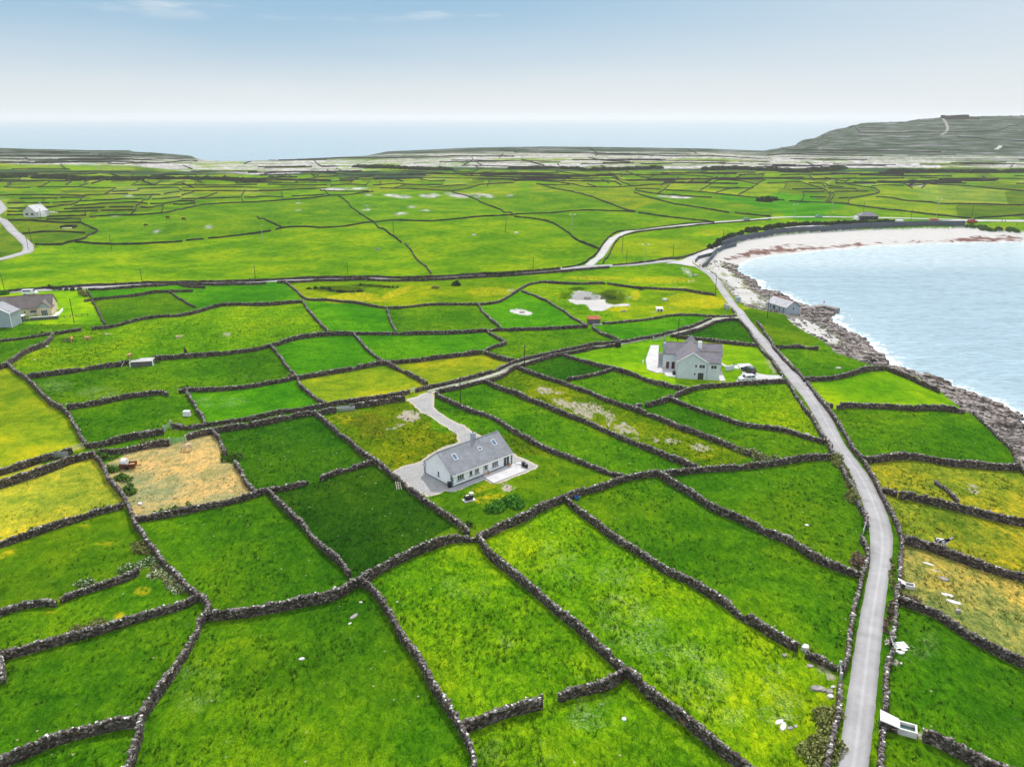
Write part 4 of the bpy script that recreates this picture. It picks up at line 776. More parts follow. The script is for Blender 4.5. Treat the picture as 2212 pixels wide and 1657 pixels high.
wd = pol('R 0,435 120,400 250,370 400,350 560,335 700,335 860,318 1000,312 1200,300 1400,290 1600,288 1800,262 2000,258 2212,255 2212,292 2000,300 1850,300 1600,300 1400,305 1200,315 1000,335 850,345 700,362 560,372 400,388 250,412 120,430 30,440') 
wd = np.maximum(wd, pol('R 140,385 300,345 450,320 600,310 700,308 640,325 500,335 350,352 200,390') * .8)
weed = np.maximum(weed, wd)
# sand pits and pale scrapes
sand = np.maximum(sand, pol('K 720,215 790,165 900,145 1060,150 1180,185 1250,220 1265,300 1350,320 1480,305 1610,322 1560,345 1350,345 1270,370 1240,405 1080,408 1040,370 1010,315 860,315 760,265'))
sand = np.maximum(sand, pol('K -10,380 100,370 190,378 330,440 270,462 120,448 30,425'))
sand = np.maximum(sand, .50 * np.maximum.reduce([ell('K 1480,165', 10, 4), ell('K 1545,225', 12, 5), ell('K 2110,190', 14, 4), ell('K 2110,365', 22, 2.4), ell('K 1870,425', 14, 4), ell('E 90,380', 22, 9, 35), ell('E 150,500', 20, 4), ell('F1 2180,1320', 12, 7), ell('E 20,580', 40, 3)]))
# rock outcrops in the middle pastures
ou = np.maximum.reduce([ell('F1 1210,510', 30, 3.6, 5), ell('F1 1480,505', 22, 5), ell('F1 1720,500', 26, 5, 8), ell('F1 1860,510', 16, 4, 12), ell('F1 1960,505', 24, 3.6, 8), ell('F1 950,500 970,590 945,628', 9, 1.8), ell('F1 1320,600 1190,665 1440,635 1245,658', 12, 1.6), ell('F0 990,680', 8, 1.6), ell('F0 1150,460 1110,510', 10, 2), ell('F0 1800,775 1350,815', 8, 1.8), ell('F0 1820,665', 8, 1.2), ell('F1 360,630 355,570', 5, 1.6), ell('F1 750,447', 55, 3.0, -1), ell('F2 1380,517', 38, 2.6, 3), ell('F3 1540,640', 34, 1.8), ell('F3 1300,665 850,650', 22, 1.6), ell('F1 2170,500', 8, 3)])
lime = np.maximum(lime, ou * (fbm(GX / 5, GY / 7, 3) > .44))
# limestone pavement belt and the grey headland, hill
def band(top, bot, soft=2.0):
    T = PP(top); B = PP(bot); yt = np.interp(MPX, T[:, 0], T[:, 1]); yb = np.interp(MPX, B[:, 0], B[:, 1]); k = WPY * .3 + MPY * .7
    return sstep(-soft, soft, k - yt) * (1 - sstep(-soft, soft, k - yb)) * (GY > 700)
b1 = band('O -900,350 0,350 280,349 400,350 520,350 760,345 1000,339 1150,337 1500,338 1700,340 1900,343 2100,350 2600,352', 'O -900,352 0,354 180,358 300,360 420,372 560,378 700,374 900,361 1200,363 1400,366 1620,363 1900,362 2200,363 2600,364')
st = fbm(GX / 60, GY / 16, 4)
lime = np.maximum(lime, b1 * sstep(.40, .50, st) * .95)
b0 = band('O -900,336 0,340 280,340 420,345 760,337 1000,330 1300,328 1640,330 1900,335 2600,340', 'O -900,352 0,352 400,350 760,345 1000,341 1500,341 1900,346 2600,350')
lime = np.maximum(lime, b0 * sstep(.46, .56, fbm(GX / 90 + 7, GY / 12, 4)) * .8)
lime = np.maximum(lime, band('F3 0,470 500,475 1000,470 1490,480 1491,700', 'F3 0,515 500,515 1000,510 1490,512 1491,700', .6) * (MPX < 2035) * (MPX > 1650))
lime = np.maximum(lime, band('F3 1780,476 2212,480 3000,480', 'F3 1780,490 2212,500 3000,500', .6) * (MPX > 2100))
hgz = band('O -900,300 3000,300', 'O -900,352 0,352 400,350 1000,342 1600,338 1800,345 2300,352 3000,352', 2.5)
hil = np.maximum(hil, hgz); hil = np.maximum(hil, (GY > 1450).astype(float) * (MPX > 1640))
scr = band('O -900,366 0,366 180,369 300,369 480,372 680,372 800,372 1000,361 1250,364 1480,365 1700,361 1900,363 2300,366 3000,366', 'O -900,374 0,375 180,374 300,379 480,379 700,383 900,386 1000,367 1250,371 1480,371 1700,374 1900,375 2300,375 3000,375', .8) * (st > .36)
# cottage yard gravel, concrete
yardp = 'C 60,1130 230,1060 430,1010 620,870 900,760 1200,690 1430,700 1610,905 1780,990 1950,1075 1820,1140 1360,1310 1240,1250 820,1420 760,1400 620,1450 500,1480 420,1430 260,1330 120,1210'
gravel = pol(yardp)
drive = pol('C 220,215 360,180 500,120 620,85 560,130 590,180 570,290 640,370 760,440 900,520 1050,600 1210,690 1250,760 900,800 890,720 860,660 700,560 560,460 380,350 280,270')
gravel = np.maximum(gravel, drive)
dirt = np.maximum(dirt, np.maximum.reduce([.8 * ell('C 280,430', 26, 14), .7 * ell('C 100,570', 26, 4, -18), .8 * ell('C 1540,1360', 14, 9), .5 * ell('C 1470,1295', 12, 6), .6 * ell('M0 1950,420', 12, 6), .5 * ell('M0 930,415', 14, 3), ell('B3 1300,1210', 10, 12), ell('B3 1100,580', 7, 9), .55 * ell('B3 500,670', 26, 14, 30), .5 * ell('M2 1600,540', 6, 10), .6 * ell('H 1880,560', 8, 30, -30), .6 * ell('N0 1520,5', 12, 4), .5 * ell('N3 1770,520', 22, 12, 25)]))
rk2 = np.maximum.reduce([ell('M2 290,920', 30, 12, 22), ell('M2 460,1010', 55, 18, 27), ell('M2 700,1100', 55, 22, 27), ell('M2 950,1230', 40, 16, 30), ell('N2 1380,100', 26, 10), ell('N2 1600,165', 26, 10, 10), ell('M2 1200,1330', 18, 8)]) * (fbm(GX / 2.2, GY / 3.2, 3) > .42)
dirt = np.maximum(dirt, rk2 * .6)
hay = np.maximum.reduce([ell('M1 700,730', 80, 5, -9), ell('M1 1500,640', 80, 3, -7), ell('M1 1450,850', 14, 4)])
# flowers
yel = np.maximum.reduce([ell('F1 800,1385', 60, 11, -5), ell('F1 1200,1340', 40, 8, -20), .6 * ell('F1 2000,1330', 50, 10), ell('F1 1000,1400', 50, 5), .65 * ell('E 100,740', 50, 16), .9 * ell('E 400,770', 32, 14), ell('K 1400,380', 28, 5), ell('K 1640,200', 10, 12), .8 * ell('F2 1250,1230', 80, 8), .8 * ell('F2 700,1215', 70, 5), .5 * ell('F2 1700,820', 34, 8), .35 * ell('F2 1200,950', 120, 20), .8 * ell('N0 60,1080', 22, 8, -25), .7 * ell('N0 900,990', 26, 4), .7 * ell('N0 730,830', 12, 3), .9 * ell('B0 1040,175', 16, 8, -20), .6 * ell('B0 420,150', 14, 5), .6 * ell('N0 1230,1400', 20, 10), .5 * ell('M2 1400,1240', 30, 5, 25), .5 * ell('M2 900,60', 3, 3), .6 * ell('M2 800,200', 30, 5), .5 * ell('N2 1640,240', 24, 5), .7 * ell('F3 2000,1040', 30, 5), .5 * ell('M1 700,1150', 30, 12), .8 * ell('C 1300,1500', 40, 10, -8), .5 * ell('C 1250,1350', 40, 10, -20)])
wht = np.maximum.reduce([.8 * ell('M0 500,860', 40, 16), .8 * ell('M0 850,920', 50, 14), .8 * ell('M0 1900,1000', 60, 14), .6 * ell('M0 2130,790', 20, 5), .9 * ell('B2 1000,250', 90, 60, 30), .9 * ell('B2 1500,650', 100, 60, 35), ell('B2 1700,900', 80, 40, 35), .9 * ell('B2 700,900', 40, 20), .9 * ell('B2 650,1050', 50, 30), .8 * ell('B2 250,1350', 40, 35), .8 * ell('B3 100,950', 60, 40), .6 * ell('B3 60,700', 30, 30), .5 * ell('N2 400,1150', 60, 40, 35), .5 * ell('N2 900,1250', 60, 30), .5 * ell('B1 2050,1350', 30, 30), .6 * ell('B1 2150,380', 20, 20), .7 * ell('N1 1240,1270', 14, 12), .35 * ell('N1 1800,1350', 60, 30), .5 * ell('B3 1250,420', 60, 40), .6 * ell('N2 1180,450', 6, 6), .4 * ell('B0 1700,800', 60, 60)])
wht = wht * (.4 + .9 * fbm(GX / 4, GY / 4, 3))
# tuft strength by field
tuft = np.where(np.isin(lab, [i for i, k in enumerate(classes) if k in ('dk', 'dd', 'md')]), .75, .5)
tuft = np.where(np.isin(lab, [i for i, k in enumerate(classes) if k in ('bl', 'yl')]), .22, tuft)
tuft = np.where(np.isin(lab, [i for i, k in enumerate(classes) if k in ('mg', 'mf', 'mh', 'ff', 'fd', 'fy')]), .48, tuft)
tuft = np.where(np.isin(lab, [i for i, k in enumerate(classes) if k in ('br', 'oy', 'ot', 'rg')]), .95, tuft)
tuft = np.where(MPY < 620, .2, tuft)
FC = FC * (1 - scr[..., None]) + scr[..., None] * np.array(lin((58, 84, 56))) * .8
bank = .8 * np.maximum.reduce([ell('K 1330,230', 34, 18), ell('F1 700,1310', 60, 8), ell('F1 1000,1285', 50, 4, 3), ell('F2 400,1160', 30, 3), ell('M1 600,410', 40, 4), ell('K 880,120', 20, 4)])
FC = FC * (1 - bank[..., None]) + bank[..., None] * np.array(lin((62, 88, 22))) * .6
og = np.maximum.reduce([ell('M1 900,1150', 60, 20, 10), ell('M1 1000,1240', 30, 20)]); FC = FC * (1 - .28 * og[..., None]) + .28 * og[..., None] * np.array(lin((150, 120, 40))) * .55
M_G = None
def blur(m, n=2):
    for _ in range(n): m = (m + np.roll(m, 1, 0) + np.roll(m, -1, 0) + np.roll(m, 1, 1) + np.roll(m, -1, 1)) / 5
    return m
def ground_mat():
    t = NT('ground'); fc, _ = t.attr('fcol'); _, A = t.attr('mA'); _, B = t.attr('mB'); _, Cc = t.attr('mC')
    big = t.noise(.045, 3, .5); mid = t.noise(.28, 5, .62, dist=.6)
    sk = t.scale((1.0, .55, 1.0), (0, 0, .5)); fine = t.noise(1.6, 5, .7, vec=sk, dist=.8); fine2 = t.noise(7.0, 3, .6)
    tuft_ = B[2]
    g = t.mix(1.0, fc, t.ramp(big, [(.37, (.64, .80, .85)), (.5, (1, 1, 1)), (.63, (1.5, 1.16, 1.0))]), 'MULTIPLY')
    g = t.mix(1.0, g, t.ramp(mid, [(.38, (.68, .80, .75)), (.5, (1, 1, 1)), (.60, (1.26, 1.12, .95))]), 'MULTIPLY')
    tm = t.ramp(fine, [(.36, (.34, .46, .42)), (.46, (.80, .88, .88)), (.53, (1.1, 1.06, 1)), (.62, (1.6, 1.38, 1.35))])
    g = t.mix(tuft_, g, t.mix(1.0, g, tm, 'MULTIPLY'))
    hs = t.ramp(t.noise(.42, 4, .6, vec=sk), [(.54, 0.0), (.66, .32)])
    g = t.mix(t.math('MULTIPLY', hs, tuft_), g, t.mix(1.0, g, (1.9, 1.45, 1.6), 'MULTIPLY'))
    dk = t.ramp(t.vor(.55, t.scale((1, 1, 1)), out='Distance'), [(.12, .75), (.26, 0.0)])
    g = t.mix(t.math('MULTIPLY', dk, t.math('MULTIPLY', tuft_, t.ramp(t.noise(.09, 2), [(.45, 0.0), (.6, 1.0)]))), g, t.mix(1.0, g, (.45, .62, .5), 'MULTIPLY'))
    g = t.mix(.8, g, t.mix(1.0, g, t.ramp(fine2, [(.36, .55), (.64, 1.45)]), 'MULTIPLY'))
    # flowers
    yf = t.math('MULTIPLY', B[0], t.ramp(t.noise(.9, 5, .75), [(.42, 0.0), (.6, 1.0)]))
    g = t.mix(yf, g, (.52, .40, .012))
    wf = t.math('MULTIPLY', B[1], t.math('MULTIPLY', t.ramp(t.noise(3.4, 4, .8), [(.50, 0.0), (.66, .8)]), t.ramp(t.noise(.33, 4, .7), [(.44, 0.0), (.58, 1.0)])))
    g = t.mix(wf, g, (.50, .56, .30))
    sp = t.ramp(t.vor(.42, out='Distance'), [(.035, .85), (.075, 0.0)])
    g = t.mix(t.math('MULTIPLY', sp, t.math('GREATER_THAN', tuft_, .6)), g, (.42, .38, .26))
    # straw / dirt / gravel
    dr = t.ramp(t.math('ADD', A[2], t.math('MULTIPLY', t.math('SUBTRACT', t.noise(1.1, 5, .7, vec=t.scale((1, .45, 1), (0, 0, .6))), .5), 2.1)), [(.36, 0.0), (.70, 1.0)])
    dc = t.ramp(t.noise(2.2, 5, .65), [(.3, (.25, .21, .16)), (.55, (.40, .35, .28)), (.7, (.52, .47, .42))])
    g = t.mix(dr, g, dc)
    gv = t.ramp(t.math('ADD', Cc[0], t.math('MULTIPLY', t.math('SUBTRACT', t.noise(1.8, 5, .7), .5), .55)), [(.4, 0.0), (.55, 1.0)])
    gc = t.mix(t.noise(.35, 4, .6), (.27, .265, .26), (.43, .42, .41)); gc = t.mix(.5, gc, t.ramp(t.noise(9, 3), [(.35, .2), (.65, .8)]), 'OVERLAY')
    edge = t.math('MULTIPLY', gv, t.math('SUBTRACT', 1.0, Cc[0]), clamp=True)
    gc = t.mix(t.math('MULTIPLY', edge, 1.6, clamp=True), gc, (.62, .50, .36))
    g = t.mix(gv, g, gc)
    # hill and headland grey-green rock
    hv = t.scale((.6, 2.2, 9.0)); hn = t.noise(.03, 6, .65, vec=hv); hn2 = t.noise(.22, 4, .6, vec=hv)
    hc = t.ramp(hn, [(.38, (.014, .030, .022)), (.46, (.042, .068, .042)), (.52, (.068, .094, .058)), (.57, (.12, .13, .13)), (.66, (.27, .265, .29))])
    hc = t.mix(.6, hc, t.ramp(hn2, [(.35, .5), (.65, 1.35)]), 'MULTIPLY')
    g = t.mix(Cc[1], g, hc)
    # limestone pavement
    lv = t.scale((1, 1.6, 1)); ln_ = t.noise(.09, 6, .7, vec=lv)
    lc = t.ramp(ln_, [(.34, (.05, .07, .045)), (.41, (.22, .22, .19)), (.48, (.46, .43, .43)), (.6, (.74, .69, .69))])
    le = t.ramp(t.vor(.12, lv, 'DISTANCE_TO_EDGE', 'Distance'), [(.0, .35), (.12, 1.0)])
    lc = t.mix(1.0, lc, le, 'MULTIPLY')
    g = t.mix(A[1], g, lc)
    # shore rock
    rv = t.scale((.35, 1.0, 2.0), (0, 0, -.55)); rn = t.noise(.5, 7, .7, vec=rv, dist=.7)
    rc = t.ramp(rn, [(.36, (.022, .018, .02)), (.44, (.12, .10, .095)), (.53, (.30, .265, .25)), (.66, (.50, .45, .43))])
    rc = t.mix(1.0, rc, t.ramp(t.vor(.55, rv, 'DISTANCE_TO_EDGE', 'Distance'), [(0, .25), (.07, 1)]), 'MULTIPLY')
    z = t.n('ShaderNodeSeparateXYZ'); t.l(t.pos, z.inputs[0])
    wet = t.ramp(t.math('MULTIPLY', t.math('ADD', z.outputs[2], t.math('MULTIPLY', rn, .8)), .25), [(.12, .22), (.5, 1.0)])
    rc = t.mix(1.0, rc, wet, 'MULTIPLY')
    g = t.mix(A[0], g, rc)
    # sand and weed
    sc = t.mix(t.noise(.3, 5, .6), (.46, .44, .415), (.61, .59, .565)); sc = t.mix(.25, sc, t.ramp(t.noise(2.2, 5, .7), [(.35, .4), (.65, 1)]), 'MULTIPLY')
    sw = t.ramp(t.math('ADD', Cc[2], t.math('MULTIPLY', t.math('SUBTRACT', t.noise(.9, 5, .7), .5), 1.3)), [(.42, 0.0), (.60, 1.0)])
    g = t.mix(sw, g, sc)
    _, D4 = t.attr('mD')
    ww = t.ramp(t.math('ADD', D4[0], t.math('MULTIPLY', t.math('SUBTRACT', t.noise(.12, 6, .7, vec=t.scale((1, 1.6, 1), (0, 0, .3)), dist=.8), .5), 3.2)), [(.62, 0.0), (.85, .95)])
    g = t.mix(ww, g, t.mix(t.noise(1.0, 4), (.10, .042, .034), (.21, .105, .08)))
    sh = t.math('ADD', t.math('MULTIPLY', fine, t.math('ADD', .25, tuft_)), t.math('MULTIPLY', fine2, .18))
    sh = t.math('ADD', sh, t.math('MULTIPLY', rn, t.math('MULTIPLY', A[0], 2.2)))
    t.bump(sh, .85, .38)
    t.b.inputs['Sheen Weight'].default_value = 0.0
    return t.fin(g, .95, 0.0)
G_ = grid_mesh('ground', GX, GY, GZ, ground_mat()); tag(G_, kind='structure')
fl = lambda *a: np.stack([k.ravel() for k in a], 1).astype(np.float32)
fc2 = FC.reshape(-1, 3)
set_attr(G_, 'fcol', fc2)
dirt = blur(np.maximum(dirt, .35 * hay)); sand = blur(sand, 3); gravel = blur(gravel, 1); weed = blur(weed); lime = blur(lime, 1)
set_attr(G_, 'mA', fl(rock * (1 - sand), lime, dirt)); set_attr(G_, 'mB', fl(yel * .9, wht, tuft)); set_attr(G_, 'mC', fl(gravel, hil * (1 - lime) * (1 - .0 * scr), sand)); set_attr(G_, 'mD', fl(weed, weed, weed))
# ------------------------------------------------------------------ sea
sy = [60.0]
while sy[-1] < 42000: sy.append(sy[-1] + max(1.6, sy[-1] * .0075))
sy = np.array(sy); su = np.arange(-1.7, 1.701, .0085)
sX = su[None, :] * sy[:, None]; sY = np.repeat((sy - 60)[:, None], len(su), 1)
fd = np.full(sX.size, 400.0); fx, fy = sX.ravel(), sY.ravel(); nb2 = (fx > 10) & (fy < 1100); fd[nb2] = pdist(fx[nb2], fy[nb2], SHW)
fd = fd.reshape(sX.shape)
def far_mask(X, Y):
    q = 1106 + F_ * (X / np.maximum(Y, 1)) * 1.0444; return Y - np.interp(q, RQ, RR)
fr_ = far_mask(sX, sY)
def sea_mat():
    t = NT('sea_water'); _, A = t.attr('wA')
    rv = t.scale((.8, 1.6, 1)); ripple = t.noise(.35, 6, .66, vec=rv, dist=.5); big = t.noise(.02, 3, .5, vec=rv); swell = t.noise(.075, 3, .5, vec=t.scale((.5, 2.4, 1)))
    deep = t.mix(big, (.19, .30, .36), (.27, .38, .44)); shal = (.52, .62, .64)
    c = t.mix(A[1], deep, shal)
    c = t.mix(t.ramp(swell, [(.4, 0.0), (.62, .28)]), c, (.36, .52, .60))
    fn = t.noise(.35, 6, .75, dist=.4)
    fo = t.ramp(t.math('ADD', A[0], t.math('MULTIPLY', t.math('SUBTRACT', fn, .5), 1.5)), [(.55, 0.0), (.8, .95)])
    c = t.mix(t.math('MULTIPLY', A[2], t.ramp(t.vor(.30, vec=t.scale((1, .6, 1)), out='Distance'), [(.035, .8), (.07, 0.0)])), c, (.9, .92, .93))  # white dots painted on the bay water as sun glints
    c = t.mix(.65, c, t.ramp(t.noise(.55, 6, .7, vec=t.scale((.35, 1.5, 1), (0, 0, .12)), dist=.4), [(.38, .62), (.5, 1.0), (.62, 1.25)]), 'MULTIPLY')
    c = t.mix(fo, c, (.82, .85, .86))
    t.bump(t.math('ADD', ripple, t.math('MULTIPLY', swell, .8)), 1.0, .22)
    r = t.mix(fo, (.16, .16, .16), (.8, .8, .8))
    s_ = t.n('ShaderNodeSeparateColor'); t.l(r, s_.inputs[0])
    t.put(c, t.b.inputs['Base Color']); t.l(s_.outputs[0], t.b.inputs['Roughness']); t.b.inputs['IOR'].default_value = 1.33; t.b.inputs['Specular IOR Level'].default_value = .5
    return t.m
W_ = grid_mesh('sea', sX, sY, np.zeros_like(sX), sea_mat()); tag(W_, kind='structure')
beachy = sstep(355, 400, sY)
foam = (1 - beachy) * np.exp(-fd / 7.0) * .62 + beachy * np.exp(-fd / 4.0) * .75 + (1 - beachy) * .22 * np.exp(-fd / 32.0)
foam = np.maximum(foam, .5 * np.exp(-np.abs(fr_ - 40) / 60.0) * (sY > 1200))
foam = foam * (~((fd > 399) & (sY < 1200)))
shal = beachy * np.exp(-fd / 85.0) + (1 - beachy) * .35 * np.exp(-fd / 12.0)
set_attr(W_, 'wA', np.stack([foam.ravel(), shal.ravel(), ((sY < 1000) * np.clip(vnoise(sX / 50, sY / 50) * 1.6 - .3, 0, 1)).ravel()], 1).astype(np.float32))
# ------------------------------------------------------------------ roads
def strip(name, L, R, mat, lift=.05, n=None, step=1.5):
    def rs(p, n):
        d = np.hypot(*(p[1:, :2] - p[:-1, :2]).T); c = np.concatenate([[0], np.cumsum(d)]); t = np.linspace(0, c[-1], n)
        # smooth interpolation
        X = np.interp(t, c, p[:, 0]); Y = np.interp(t, c, p[:, 1]); k = max(1, int(n / len(p) * .7)); ker = np.ones(2 * k + 1) / (2 * k + 1)
        xs = np.convolve(np.pad(X, k, mode='edge'), ker, 'valid'); ys = np.convolve(np.pad(Y, k, mode='edge'), ker, 'valid'); xs[0], xs[-1], ys[0], ys[-1] = X[0], X[-1], Y[0], Y[-1]
        return xs, ys
    ln = np.hypot(*(L[1:, :2] - L[:-1, :2]).T).sum(); n = max(8, int(ln / step))
    lx, ly = rs(L, n); rx, ry = rs(R, n); m = 9; V = []
    X = lx[:, None] + (rx - lx)[:, None] * np.linspace(0, 1, m)[None]; Y = ly[:, None] + (ry - ly)[:, None] * np.linspace(0, 1, m)[None]
    X[:, 0] += (vnoise(np.arange(n) * step / 1.1, np.zeros(n)) - .5) * .16; X[:, -1] += (vnoise(np.arange(n) * step / 1.1, np.ones(n) * 7) - .5) * .16
    Z = hat(X.ravel(), Y.ravel()).reshape(n, m)
    ker = np.ones(5) / 5
    D = np.hypot(X, Y); Z = Z + lift + D * .00022 + .05 * (1 - (np.linspace(-1, 1, m)[None]) ** 2); Z[:, 0] -= .12; Z[:, -1] -= .12
    o = grid_mesh(name, X, Y, Z, mat); uvc = np.stack([np.repeat(np.linspace(0, 1, m)[None], n, 0).ravel()] * 3, 1).astype(np.float32); set_attr(o, 'across', uvc)
    return tag(o, kind='structure')
def center(s, w, off=0.0):
    p = ground(PP(s), off); t = np.gradient(p[:, :2], axis=0); t /= np.linalg.norm(t, axis=1)[:, None] + 1e-9; nrm = np.stack([-t[:, 1], t[:, 0]], 1) * w / 2
    a = p.copy(); b = p.copy(); a[:, :2] += nrm; b[:, :2] -= nrm; return a, b
def road_mat(name, c0, c1, trk=.12, grass=False):
    t = NT(name); _, a = t.attr('across')
    c = t.mix(t.noise(.5, 5, .6), c0, c1)
    wheel = t.ramp(a[0], [(0, .72), (.12, .90), (.26, .98), (.42, .93), (.52, 1.0 + trk), (.62, .94), (.78, 1.0), (1, .74)])
    c = t.mix(1.0, c, wheel, 'MULTIPLY'); c = t.mix(.6, c, t.ramp(t.noise(11, 3, .7), [(.3, .8), (.7, 1.18)]), 'MULTIPLY')
    c = t.mix(1.0, c, t.ramp(t.noise(.11, 5, .75, dist=1.0), [(.36, .84), (.5, 1.0), (.62, 1.10)]), 'MULTIPLY'); pt = t.ramp(t.vor(.16, out='Distance'), [(.10, .82), (.16, 1.0)], 'EASE'); c = t.mix(1.0, c, pt, 'MULTIPLY')
    ed = t.ramp(t.math('ADD', t.math('ABSOLUTE', t.math('SUBTRACT', a[0], .5)), t.math('MULTIPLY', t.math('SUBTRACT', t.noise(1.2, 4, .7), .5), .16)), [(.455, 0.0), (.495, .75)])
    c = t.mix(ed, c, (.33, .27, .15))
    if grass:
        gm = t.math('MULTIPLY', t.ramp(a[0], [(.32, 0.0), (.42, 1.0), (.58, 1.0), (.68, 0.0)]), t.ramp(t.noise(.8, 4, .7), [(.35, 0), (.5, 1)])); c = t.mix(gm, c, (.10, .20, .02))
    t.bump(t.noise(14, 3), .25, .02)
    return t.fin(c, .8, .25)
M_RD = road_mat('worn_asphalt', (.27, .265, .27), (.39, .38, .385), .16); M_LN = road_mat('gravel_track', (.40, .37, .34), (.52, .49, .46), 0, True); M_CC = road_mat('pale_concrete', (.40, .39, .385), (.50, .485, .475), 0)
L = G('B3 570,1600 595,1475 625,1230 660,1000 700,730 735,500 780,230 830,0 N3 850,1350 880,1200 890,1000 885,900 868,800 845,700 800,600 765,500 712,400 655,300 M3 600,1475 530,1350 450,1200 335,1000 250,890 170,800 100,700 30,610 M2 2110,500 2020,400 1940,300 1880,200 1800,100 1735,0 F2 1680,1200 1580,1130 1500,1090')
R = G('B3 870,1600 880,1475 912,1230 945,1000 962,730 985,500 1010,230 1030,0 N3 1050,1350 1065,1200 1102,1000 1098,900 1070,800 1030,700 978,600 930,500 885,400 810,300 M3 738,1475 665,1350 590,1200 490,1000 400,890 320,800 235,690 140,590 M2 2200,490 2112,400 2030,300 1950,200 1880,110 1800,0 F2 1740,1200 1640,1140 1560,1085')
strip('coast_road', L, R, M_RD, .06); RL_, RR_ = L[:, :2].copy(), R[:, :2].copy()
L = G('F2 1600,1120 1640,1070 1720,1010 1760,965 1830,925 1960,880 2212,838 F3 0,1060 200,1035 400,1015 800,993 1350,985 1640,975 1760,972 2212,978'); R = G('F2 1300,1092 1400,1065 1540,1010 1680,955 1760,915 1850,875 1960,852 2212,815 F3 0,1048 200,1022 400,1004 800,984 1350,974 1640,960 1760,958 2212,965')
strip('promenade_road', R, L, M_CC, .07)
a, b = center('F0 -100,1342 0,1338 300,1322 600,1308 750,1298 1100,1282 1550,1257 2212,1246 F1 130,1242 600,1216 1200,1213 1600,1203 2212,1171 F2 200,1155 400,1135 600,1120 760,1106 900,1110 1000,1100 1200,1082 1400,1070', 4.4, .0)
strip('inland_road', a, b, M_RD, .10)
a, b = center('F2 640,1110 700,1060 755,1000 800,940 840,890 880,850 930,822 1050,803 1250,780 1600,745 2212,700 F3 200,930 440,937 1000,942 1500,955 1800,966 2212,966', 4.2)
strip('side_road', a, b, M_CC, .09)
a, b = center('F0 -60,520 0,575 30,620 10,650 -30,660 -60,690 0,705 50,745 100,800 180,870 240,930 262,965 220,1000 160,1022 80,1040 0,1055 -60,1065', 5.0)
strip('village_road', a, b, M_RD, .1)
a, b = center('M1 1480,920 1540,897 1700,862 1900,803 2050,757 2212,690 M2 60,662 120,645 250,610 400,583 560,548 700,523 850,508 960,492 1100,462 1250,432 1400,405 1550,362 1650,315 1740,285 1830,270 1940,282', 2.5)
strip('lane_track', a, b, M_LN, .07)
L = G('H 2040,790 1900,790 1700,790 1480,810 1400,820'); R = G('H 2060,722 1900,730 1760,722 1650,690 1610,580')
strip('house_driveway', L, R, M_CC, .08)
def slab(name, s, mat, lift=.12, cells=.8):
    P = ground(PP(s)); z = P[:, 2].max() + lift; mb = MB(); mb.prism([(p[0], p[1]) for p in P], z - 1.2, z); o = mb.build(name, mat); return tag(o, kind='structure'), z
M_SLAB = plain('concrete_slab', (.50, .49, .49), .85, .2, var=.12, sc=.6, bump=.2)
slab('driveway', 'H 1425,570 1590,565 1640,600 1650,700 1700,790 1480,812 1540,790 1500,700 1460,620', M_SLAB, .03)
slab('footpath', 'H 1200,555 1285,600 1430,588 1455,640 1375,635 1270,625 1195,575', M_SLAB, .04)
slab('yard', 'H 230,315 345,320 330,400 355,620 560,640 580,755 450,745 420,715 360,690 330,705 180,655 160,520', M_SLAB, .05)
slab('side_path', 'H 1185,620 1265,810 1175,808 1180,700', M_SLAB, .05)
slab('patio', 'C 1215,1215 1590,1060 1660,1050 1800,1125 1360,1305', M_SLAB, .1)
slab('front_path', 'C 770,1375 1215,1215 1250,1250 810,1418', plain('path_concrete', (.34, .34, .35), .9, .1, sc=.8), .08)
# ------------------------------------------------------------------ light, sky, camera
cam = bpy.data.cameras.new('camera'); co = bpy.data.objects.new('camera', cam); COL.objects.link(co)
co.location = (0, 0, CAMH); co.rotation_euler = (PI / 2 - PITCH, 0, 0); cam.sensor_width = 36; cam.lens = 36 * F_ / 2212.0; cam.clip_end = 60000; cam.clip_start = .5
S.camera = co
AZ = math.radians(9); EL = math.radians(50)
sd = Vector((math.sin(AZ) * math.cos(EL), math.cos(AZ) * math.cos(EL), math.sin(EL)))
sun = bpy.data.lights.new('sun', 'SUN'); sun.energy = 3.5; sun.angle = math.radians(.5); sun.color = (1.0, .955, .89)
so = bpy.data.objects.new('sun', sun); COL.objects.link(so); so.rotation_euler = sd.to_track_quat('Z', 'Y').to_euler(); so.location = (0, 0, 200)
w = bpy.data.worlds.new('World'); S.world = w; w.use_nodes = True; nt = w.node_tree; bg = nt.nodes['Background']
sky = nt.nodes.new('ShaderNodeTexSky'); sky.sky_type = 'NISHITA'; sky.sun_disc = False; sky.sun_elevation = EL; sky.sun_rotation = AZ; sky.altitude = 0; sky.air_density = 1.0; sky.dust_density = 1.2; sky.ozone_density = 2.0
tc = nt.nodes.new('ShaderNodeTexCoord'); mp = nt.nodes.new('ShaderNodeMapping'); mp.inputs['Scale'].default_value = (1.2, 1.2, 7.0); nt.links.new(tc.outputs['Generated'], mp.inputs['Vector'])
n1 = nt.nodes.new('ShaderNodeTexNoise'); n1.inputs['Scale'].default_value = 2.6; n1.inputs['Detail'].default_value = 7; n1.inputs['Roughness'].default_value = .55; n1.inputs['Distortion'].default_value = .3; nt.links.new(mp.outputs[0], n1.inputs['Vector'])
r1 = nt.nodes.new('ShaderNodeValToRGB'); r1.color_ramp.elements[0].position = .46; r1.color_ramp.elements[0].color = (0, 0, 0, 1); r1.color_ramp.elements[1].position = .72; r1.color_ramp.elements[1].color = (.6, .6, .6, 1); nt.links.new(n1.outputs['Fac'], r1.inputs[0])
